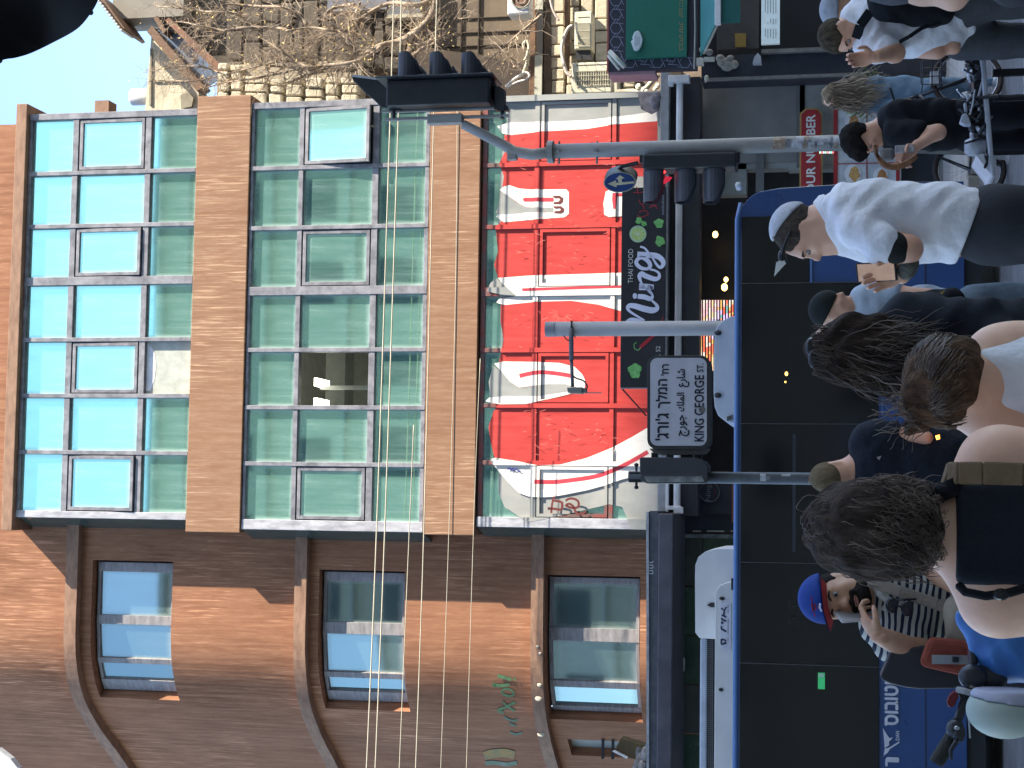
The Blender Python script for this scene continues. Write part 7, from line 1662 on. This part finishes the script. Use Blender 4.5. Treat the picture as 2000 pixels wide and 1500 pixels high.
# ------------------------------------------------------------------ J: nearer person, only a bent elbow in frame
YJ = 5.9; p = person('person mostly out of frame whose bare bent elbow pokes in over dark trousers', 1900, -90, YJ)
T = lambda x, y, dy=0, Y=YJ: tuple(P(x, y, Y+dy))
hp, L, M3 = head_prims(P(1600, -110, YJ), (0,-1,0), (0,0,1), 1.0)
sdf_obj('body', hp+[('c', T(1650,-110,.0), T(1690,-110,.03), .06, .068, .04), ('e', T(1740,-110,.04), (.19,.12,.15), None, .07), ('c', T(1720,-40,.0), T(1800,-22,.0), .055, .052, .04), ('c', T(1800,-22,0), T(1862,-8,-.05), .052, .046, .04), ('c', T(1862,-8,-.05), T(1925,-70,-.14), .048, .034, .03), ('e', T(1850,-110,.05), (.16,.12,.2), None, .07)], SK_L, p, .011, .04)
sdf_obj('shirt', [('e', T(1735,-110,.03), (.21,.14,.16), None, .07), ('e', T(1850,-115,.04), (.18,.14,.28), None, .08), ('c', T(1715,-45,.0), T(1775,-35,.0), .075, .07, .05)], cloth('grey_shirt', (.10,.10,.11)), p, .014, .05, folds=.006)
legs(T(1985,-100,.05), (0,-1,0), .42, p, cloth('grey_jeans', (0,0,0)), M_shoe, .006, 1.0, .02)
# ------------------------------------------------------------------ K: fair-haired woman in denim across the road
YK_ = 17.2; p = person('woman with long fair hair and pale denim jacket near the far kerb', 1950, 188, YK_)
T = lambda x, y, dy=0, Y=YK_: tuple(P(x, y, Y+dy))
hp, L, M3 = head_prims(P(1632, 193, YK_), (-.7,-.6,-.1), (0,0,1), 1.12)
sdf_obj('body', hp+[('c', T(1650,190,.02), T(1675,188,.03), .06, .07, .04), ('e', T(1712,188,.04), (.19,.12,.2), None, .07)], SK_L, p, .018, .04)
sdf_obj('denim_jacket', [('e', T(1705,186,.03), (.20,.14,.16), None, .07), ('e', T(1775,186,.04), (.18,.15,.45), None, .08), ('c', T(1695,205,-.05), T(1760,212,-.1), .075, .06, .05), ('c', T(1760,212,-.1), T(1790,205,-.2), .06, .045, .04), ('c', T(1690,168,.0), T(1770,158,.0), .07, .06, .05), ('e', T(1835,186,.04), (.18,.15,.2), None, .08)], cloth('pale_denim', (.17,.26,.35), (.12,.19,.27), sc=7), p, .018, .05, folds=.008, fs=.7)
sdf_obj('hair', [('e', T(1635,188,.02), (.13,.13,.17)), ('e', T(1668,180,.02), (.15,.11,.17)), ('e', T(1690,172,.0), (.10,.09,.08))], hairmat('fair_hair', (.34,.27,.18), (.15,.10,.065)), p, .017, .06, folds=.016, fs=.8, seed=3)
random.seed(4); ps = [curly(T(random.uniform(1612,1660), random.uniform(162,214), -.13), (random.gauss(0,.3), -.2, -1), random.uniform(.25,.45), .015, 1.4, .3, 7) for _ in range(260)]
strands('hair_strands', p, None, ps, mat('fair_strand', (.42,.34,.24), .5, col2=(.2,.14,.09), sc=5, amt=1), .0035)
legs(T(1850,186,.05), (0,-1,0), .36, p, cloth('pale_denim', (0,0,0)), M_shoew, .006, 1.0, .024)
# ------------------------------------------------------------------ L: boy in black T-shirt
YL2 = 9.6; p = person('dark-haired boy in a black T-shirt and black trousers looking down at his hands', 1950, 240, YL2)
T = lambda x, y, dy=0, Y=YL2: tuple(P(x, y, Y+dy))
hp, L, M3 = head_prims(P(1687, 270, YL2), (-.78,-.25,-.55), (-.50,0,.86), .98)
body = hp+[('c', T(1708,258,.02), T(1730,246,.03), .052, .06, .04), ('e', T(1765,244,.04), (.15,.12,.14), None, .07), ('e', T(1840,240,.05), (.14,.12,.26), None, .07), ('c', T(1742,275,.12), T(1765,296,.0), .042, .036, .04), ('c', T(1755,265,-.12), T(1832,258,-.18), .048, .042, .05), ('c', T(1832,258,-.18), T(1787,287,-.24), .040, .029, .03)]
sdf_obj('body', body, SK_P, p, .011, .04)
sdf_obj('t_shirt', [('e', T(1755,246,.03), (.155,.135,.14), None, .06), ('e', T(1830,243,.04), (.155,.14,.28), None, .07), ('c', T(1750,260,-.10), T(1790,256,-.15), .075, .07, .05)], BLK, p, .012, .05, folds=.006, seed=3)
sdf_obj('hair', [('e', L(0,-.012,.035), (.090,.108,.095), M3), ('e', L(0,.07,.075), (.055,.035,.04), M3, .04)], hairmat('black_hair', (.022,.018,.015), (.009,.008,.007)), p, .010, .03, folds=.005, fs=2.2, infl=.006, clip=hclip(L, M3, .095, -.05, .01))
eyes(p, L, M3)
sdf_obj('hand', hand_prims(T(1787,287,-.24), (-.75,-.1,.55), (-.2,-.8,-.6), 1.0, .8), SK_P, p, .0055)
sdf_obj('hand', hand_prims(T(1765,296,.0), (-.8,-.3,.3), (0,-.6,.8), .95, .7), SK_P, p, .0065)
legs(T(1895,242,.05), (-.8,-.5,0), .36, p, BLK, M_shoe, .006, 1.0, .02, r=(.105,.09,.075))
q = MB(); q.pxbox(1748, 1785, 283, 297, YL2-.30, .03); o = single('paper_cup', q, mat('paper_white', (.55,.53,.5), .6, col2=(.25,.25,.27), sc=14, amt=1), 'pale paper cup held between the hands of the boy in black', 'cup', bev=.006)
q = MB()
for r_, c_ in ((0, 0), (5, 0)):
    q.tube([T(a_[0], a_[1], -.34) for a_ in smooth_path([(1708,284+0),(1712+r_*.4,302+r_),(1726,318+r_),(1745,324+r_),(1768,318+r_),(1790,304+r_*.6)], 5)], .012, 7)
single('cord', q, mat('orange_brown_cord', (.30,.13,.05), .6, col2=(.12,.06,.04), sc=30), 'double orange brown cord looping below the hands of the boy in black', 'cord', smooth=True)
sdf_ = MB(); sdf_.pxbox(1718, 1748, 288, 312, YL2-.28, .05); single('folded_cloth', sdf_, cloth('slate_cloth', (.10,.12,.14), (.3,.25,.2), sc=10), 'slate blue cloth bundle inside the orange cord loop', 'cloth', bev=.02)
# ================================================================== bicycle by the signal post (far)
M_fr = mat('bike_black', (.015,.015,.018), .35, col2=(.03,.03,.034)); M_chr = mat('bike_silver', (.45,.45,.47), .3, metal=.8, sc=8); M_brt = mat('brown_tyre', (.05,.035,.03), .85, sc=8)
YV = 17.0; c0 = P(1880, 155, YV)
bk = thing('bicycle', 'black bicycle with brown tyres and a wire front basket beside the signal post', 'bicycle', (c0.x, YV, .006))
T = lambda x, y, dy=0, Y=YV: tuple(P(x, y, Y+dy))
RW = .335
def wheel(c, ax, name='wheel', r=RW, parent=None, tyre=M_brt):
    w = bpy.data.objects.new(name, None); COL.objects.link(w); w.parent = parent; w.location = Vector(c)-wloc(parent)
    q = MB(); q.ring(c, r, .024, ax, 36, 8); obj('tyre', q, tyre, w, smooth=True)
    q = MB(); q.ring(c, r-.032, .010, ax, 36, 6); obj('rim', q, M_chr, w, smooth=True)
    q = MB(); a = Vector(ax).normalized(); u = a.orthogonal().normalized(); v = a.cross(u); c = Vector(c)
    for k in range(20):
        t = k*math.tau/20; q.tube([c+a*(.02 if k % 2 else -.02), c+(u*math.cos(t)+v*math.sin(t))*(r-.035)], .0013, 3, cap=False)
    obj('spokes', q, M_chr, w, kind='stuff'); q = MB(); q.tube([c-a*.04, c+a*.04], .02, 8); obj('hub', q, M_chr, w)
cf = Vector((c0.x, YV, RW+.03)); ax1 = (-.25,1,0); cr = cf+Vector((-.98,-.24,0))
wheel(cf, ax1, parent=bk); wheel(cr, ax1, parent=bk)
hd_ = cf+Vector((-.17,-.04,.48)); ht = cf+Vector((-.21,-.05,.62)); bb = cf+Vector((-.60,-.15,-.05)); sq_ = cf+Vector((-.73,-.18,.52))
q = MB(); q.tube([hd_, ht], .022, 8); q.tube([hd_, bb], .026, 8); q.tube([bb, sq_], .018, 8); q.tube([hd_+Vector((0,0,.05)), cf+Vector((-.68,-.17,.36))], .02, 8)
for s_ in (.05, -.05): q.tube([hd_, cf+Vector((0,s_,0))], .013, 7); q.tube([bb, cr+Vector((0,s_,0))], .010, 6); q.tube([sq_, cr+Vector((0,s_,0))], .009, 6)
obj('frame', q, M_fr, bk, smooth=True)
q = MB(); q.tube([ht, ht+Vector((-.02,0,.10))], .014, 8); q.tube([ht+Vector((.06,-.30,.16)), ht+Vector((-.02,-.1,.11)), ht+Vector((-.02,.1,.11)), ht+Vector((.06,.30,.16))], .012, 8); obj('handlebar', q, M_fr, bk, smooth=True)
q = MB(); q.ell(sq_+Vector((0,0,.08)), (.13,.07,.03), 12, 8); q.tube([sq_, sq_+Vector((0,0,.07))], .012, 6); obj('saddle', q, M_fr, bk, smooth=True)
q = MB(); q.tube([bb+Vector((0,-.05,0)), bb+Vector((0,-.08,0))], .09, 16); q.tube([bb+Vector((0,-.09,0)), bb+Vector((.12,-.10,-.12))], .010, 6); q.box(bb.x+.08, bb.x+.16, bb.y-.2, bb.y-.1, bb.z-.14, bb.z-.115); obj('crank', q, M_chr, bk)
q = MB(); b0_, b1_ = P(1808, 166, YV-.1), P(1830, 110, YV-.1)
def wire(a, b): q.tube([a, b], .006, 4)
bx = [b0_.x-.02, b1_.x+.02]; bz = [P(1832,140,YV).z-.02, P(1810,140,YV).z+.05]; by = [YV-.2, YV+.12]
for z in bz+[(bz[0]+bz[1])/2]:
    for a, b in (((bx[0],by[0]),(bx[1],by[0])),((bx[1],by[0]),(bx[1],by[1])),((bx[1],by[1]),(bx[0],by[1])),((bx[0],by[1]),(bx[0],by[0]))): wire((a[0],a[1],z),(b[0],b[1],z))
for k in range(5):
    x = bx[0]+(bx[1]-bx[0])*k/4; wire((x,by[0],bz[0]),(x,by[0],bz[1])); wire((x,by[1],bz[0]),(x,by[1],bz[1])); wire((x,by[0],bz[0]),(x,by[1],bz[0]))
obj('basket', q, M_fr, bk)
q = MB(); q.box(bx[0]+.03, bx[0]+.16, YV-.1, YV+.05, bz[0]+.02, bz[0]+.1); obj('basket_paper', q, mat('sticker_white', (0,0,0)), bk)
# ================================================================== white table with gear, right
YT_ = 8.9; c0 = P(1930, 200, YT_); T = lambda x, y, dy=0, Y=YT_: tuple(P(x, y, Y+dy))
tb_ = thing('table', 'narrow white topped folding table with black legs crowded with black metal gear', 'table', (c0.x, YT_, .006))
q = MB(); q.prism([T(1911,62), T(1921,64), T(1944,345), T(1937,345), T(1926,250)], (0,.42,0)); obj('tabletop', q, mat('table_white', (.50,.52,.56), .45, col2=(.38,.40,.44), sc=4), tb_, bev=.006)
q = MB(); q.px([(1906,303),(1938,344),(1930,303),(1918,300)], YT_+.02, .3); obj('tabletop_end', q, mat('table_end_white', (.68,.69,.72), .5), tb_)
q = MB(); q.px([(1922,303),(1931,303),(1930,322),(1924,330),(1921,326),(1926,315)], YT_-.01, .01); obj('end_cutout', q, M_fr, tb_)
a = P(1935, 143, YT_)
for x_, w_, dy in ((143, .036, .1), (196, .012, .3)):
    a = P(1940, x_, YT_+dy); q = MB(); q.beam((a.x, YT_+dy, .006), (a.x, YT_+dy, a.z), w_, .03); obj('leg', q, M_blk, tb_)
for x_ in (90, 300):
    a = P(1936, x_, YT_+.38); q = MB(); q.beam((a.x, YT_+.38, .006), (a.x, YT_+.38, a.z), .02, .02); obj('leg', q, M_blk, tb_)
gr = thing('bicycle_gear', 'heap of black and silver bicycle gear and pouches lying along the white table', 'gear', T(1912, 180, .1))
random.seed(31); q = MB(); q2 = MB()
for i in range(46):
    y = random.uniform(70, 285); v = random.uniform(1884, 1914)+(y-70)*.04; c = Vector(T(v, y, random.uniform(.02,.3)))
    (q if random.random() < .78 else q2).ell(c, (random.uniform(.015,.05), random.uniform(.02,.04), random.uniform(.012,.03)), 8, 6, 0, Matrix.Rotation(random.uniform(-1,1), 3, 'Y'))
for i in range(26):
    y = random.uniform(70, 290); v = random.uniform(1886, 1914)+(y-70)*.04; c = Vector(T(v, y, random.uniform(0,.2))); d = Vector((random.gauss(0,.05), random.gauss(0,.03), random.gauss(0,.04)))
    (q if random.random() < .7 else q2).tube([c-d, c+Vector((0,0,random.gauss(0,.01))), c+d], random.uniform(.003,.009), 6)
q.px([(1902,68),(1912,66),(1921,215),(1925,285),(1915,285),(1905,200),(1898,120)], YT_+.06, .2)
q.tube([T(v_, y_) for v_, y_ in smooth_path([(1902,120),(1901,85),(1912,66),(1940,64),(1962,66),(1974,70)], 4)], .007, 6)
obj('black_gear', q, M_fr, gr, kind='stuff'); obj('silver_gear', q2, M_chr, gr, kind='stuff')
q = MB(); q.px([(1874,238),(1880,222),(1888,220),(1894,232),(1898,244),(1884,243)], YT_+.0, .06); q.px([(1886,184),(1893,182),(1895,193),(1889,196)], YT_+.02, .03); q.px([(1882,200),(1888,200),(1890,220),(1885,222)], YT_+.02, .03); obj('white_mug', q, mat('mug_white', (.52,.54,.6), .4), gr, bev=.01)
q = MB(); q.px([(1947,310),(1958,318),(1957,328),(1954,320),(1948,322)], YT_+.1, .05); single('hook', q, M_blk, 'small black hook hanging beneath the pointed end of the white table', 'hook')
q = MB(); q.tube([T(1884,287,.1), T(1896,287,.1), T(1925,290,.1)], [.035,.05,.06], 14); single('bottle', q, mat('clear_grey_bottle', (.30,.31,.34), .2, col2=(.45,.47,.5), sc=14, amt=1), 'grey translucent bottle standing at the pointed end of the white table', 'bottle', smooth=True)
# ================================================================== near bicycle with child seat and helmet, bottom left
YN2 = 5.4; T = lambda x, y, dy=0, Y=YN2: tuple(P(x, y, Y+dy)); c0 = P(1950, 1370, YN2)
nbk = thing('bicycle', 'near bicycle seen from behind with flat handlebar, brake lever and red reflector', 'bicycle', (c0.x, YN2, .13))
q = MB(); q.tube([T(1838,1487,-.06), T(1858,1437,-.05), T(1874,1398,-.04), T(1888,1354,-.02), T(1898,1322,0), T(1901,1290,.0), T(1898,1240,.05), T(1895,1215,.05)], .014, 10); obj('handlebar', q, M_fr, nbk, smooth=True)
q = MB(); q.tube([T(1828,1491,-.06), T(1832,1484,-.06), T(1862,1434,-.05)], [.022,.024,.022], 12); q.tube([T(1893,1225,.05), T(1902,1210,.05)], .02, 10); obj('grip', q, mat('rubber_grip', (.035,.035,.03), .8, sc=30, bump=.4, bsc=4), nbk, smooth=True)
q = MB(); q.ell(T(1866,1424,-.07), (.034,.03,.028), 12, 8); q.ell(T(1872,1432,-.08), (.03,.025,.022), 12, 8); q.tube([T(1870,1440,-.09), T(1866,1452,-.10), T(1857,1465,-.11), T(1857,1483,-.11)], [.009,.008,.007,.006], 7); q.tube([T(1862,1418,-.06), T(1880,1398,-.05), T(1886,1375,-.03)], .004, 5); obj('brake_lever', q, M_fr, nbk, smooth=True)
q = MB(); q.ell(T(1869,1422,-.10), (.007,.005,.009), 8, 6); obj('bolt', q, M_chr, nbk)
q = MB(); q.tube([T(1893,1325,0), T(1915,1326,.02), T(1960,1330,.05), T(2300,1335,.3)], [.03,.028,.026,.024], 10); q.ell(T(1900,1322,-.03), (.04,.035,.045), 12, 8); q.ell(T(1930,1325,-.0), (.045,.04,.06), 12, 8); obj('stem', q, M_fr, nbk, smooth=True)
q = MB(); q.px([(1850,1368),(1855,1357),(1864,1350),(1872,1350),(1872,1362),(1864,1380),(1856,1382),(1850,1377)], YN2-.05, .03); obj('reflector', q, mat('reflector_red', (.16,.01,.015), .25), nbk, bev=.008)
q = MB(); q.px([(1870,1352),(1876,1350),(1905,1362),(1906,1380),(1892,1380),(1880,1372)], YN2-.03, .05); obj('lamp_bracket', q, mat('bracket_brown', (.05,.035,.03), .6), nbk, bev=.006)
q = MB(); q.tube([T(1870,1347,-.06), T(1885,1350,-.08), T(1912,1358,-.09)], .010, 8); obj('grey_strap', q, mat('strap_grey', (.30,.30,.30), .7), nbk)
wheel(Vector((P(2000,1345,5.9).x, 5.9, .13+.34)), (1,.2,0), parent=nbk, r=.33, tyre=M_tyre); wheel(Vector((P(2000,1345,4.9).x-.05, 4.9, .13+.34)), (1,.1,0), parent=nbk, r=.33, tyre=M_tyre)
q = MB(); q.tube([T(1960,1330,.05), (P(2000,1345,5.9).x, 5.9, .47)], .02, 8); q.tube([T(2080,1335,.1), (P(2000,1345,4.9).x-.05, 4.9, .47)], .02, 8); obj('frame', q, M_fr, nbk)
# helmet hanging from the bar
hl = thing('helmet', 'pale grey green bicycle helmet hanging from the near handlebar', 'helmet', T(1990,1395,-.1))
cH = P(1962, 1388, YN2-.12); 
sdf_obj('shell', [('e', tuple(cH), (.085,.11,.115))], mat('helmet_sage', (.36,.42,.36), .55, col2=(.31,.37,.32), sc=6, amt=.5), hl, .008, .02, clip=lambda X, Y_, Z: [(X-cH.x)-.030-.12*(Z-cH.z)])
sdf_obj('liner', [('e', tuple(cH+Vector((.014,.0,-.0))), (.086,.108,.112))], mat('helmet_rim_lilac', (.40,.41,.50), .6, col2=(.3,.3,.36), sc=7), hl, .008, .02, clip=lambda X, Y_, Z: [-((X-cH.x)-.030-.12*(Z-cH.z)), (X-cH.x)-.065])
q = MB(); q.tube([cH+Vector((.05,-.03,.08)), T(1910,1360,-.1), T(1880,1348,-.06)], .008, 6); obj('chin_strap', q, mat('strap_grey', (0,0,0)), hl)
# child seat
cs = thing('child_seat', 'black shell child bike seat with faded orange padding and grey buckle strap', 'child seat', T(1900,1310,.1))
def shell(pts, Y, th, M, nm, bev=.02): q = MB(); q.px(pts, Y, th); return obj(nm, q, M, cs, bev=bev)
shell([(1719,1322),(1723,1312),(1733,1290),(1740,1270),(1800,1262),(1900,1268),(1925,1300),(1925,1325),(1890,1338),(1860,1345),(1800,1346),(1770,1343),(1740,1336),(1724,1329)], YN2+.42, .10, mat('seat_shell_black', (.028,.028,.034), .5, col2=(.02,.02,.024), sc=7), 'shell', .03)
shell([(1796,1300),(1806,1268),(1815,1245),(1870,1250),(1925,1262),(1925,1300),(1908,1318),(1886,1322),(1840,1312),(1810,1305)], YN2+.36, .06, cloth('orange_pad', (.30,.075,.045), (.22,.05,.035), sc=10), 'cushion', .02)
shell([(1888,1266),(1922,1268),(1926,1290),(1912,1306),(1896,1308)], YN2+.30, .05, cloth('maroon_pad', (.13,.025,.03), sc=14), 'side_pad', .015)
q = MB(); a, b = T(1820,1288,.34), T(1895,1289,.34); q.beam(a, b, .03, .006, up=(0,-1,0)); obj('strap', q, mat('strap_grey', (0,0,0)), cs); q = MB(); q.pxbox(1860, 1873, 1283, 1295, YN2+.32, .02); obj('buckle', q, M_fr, cs, bev=.004)
# blue bag on the right-hand grip
bb_ = thing('bag', 'bright blue plastic bag tied to the far grip of the near bicycle', 'bag', T(1950,1250,.0))
sdf_obj('bag_body', [('c', T(1885,1212,.0), T(1908,1222,.0), .035, .045), ('c', T(1908,1215,.02), T(1945,1245,.03), .03, .09), ('e', T(1985,1275,.03), (.10,.07,.14), None, .05)], mat('bright_blue_plastic', (.05,.19,.48), .4, col2=(.035,.13,.38), sc=6, amt=1), bb_, .009, .04, folds=.010, fs=1.1)
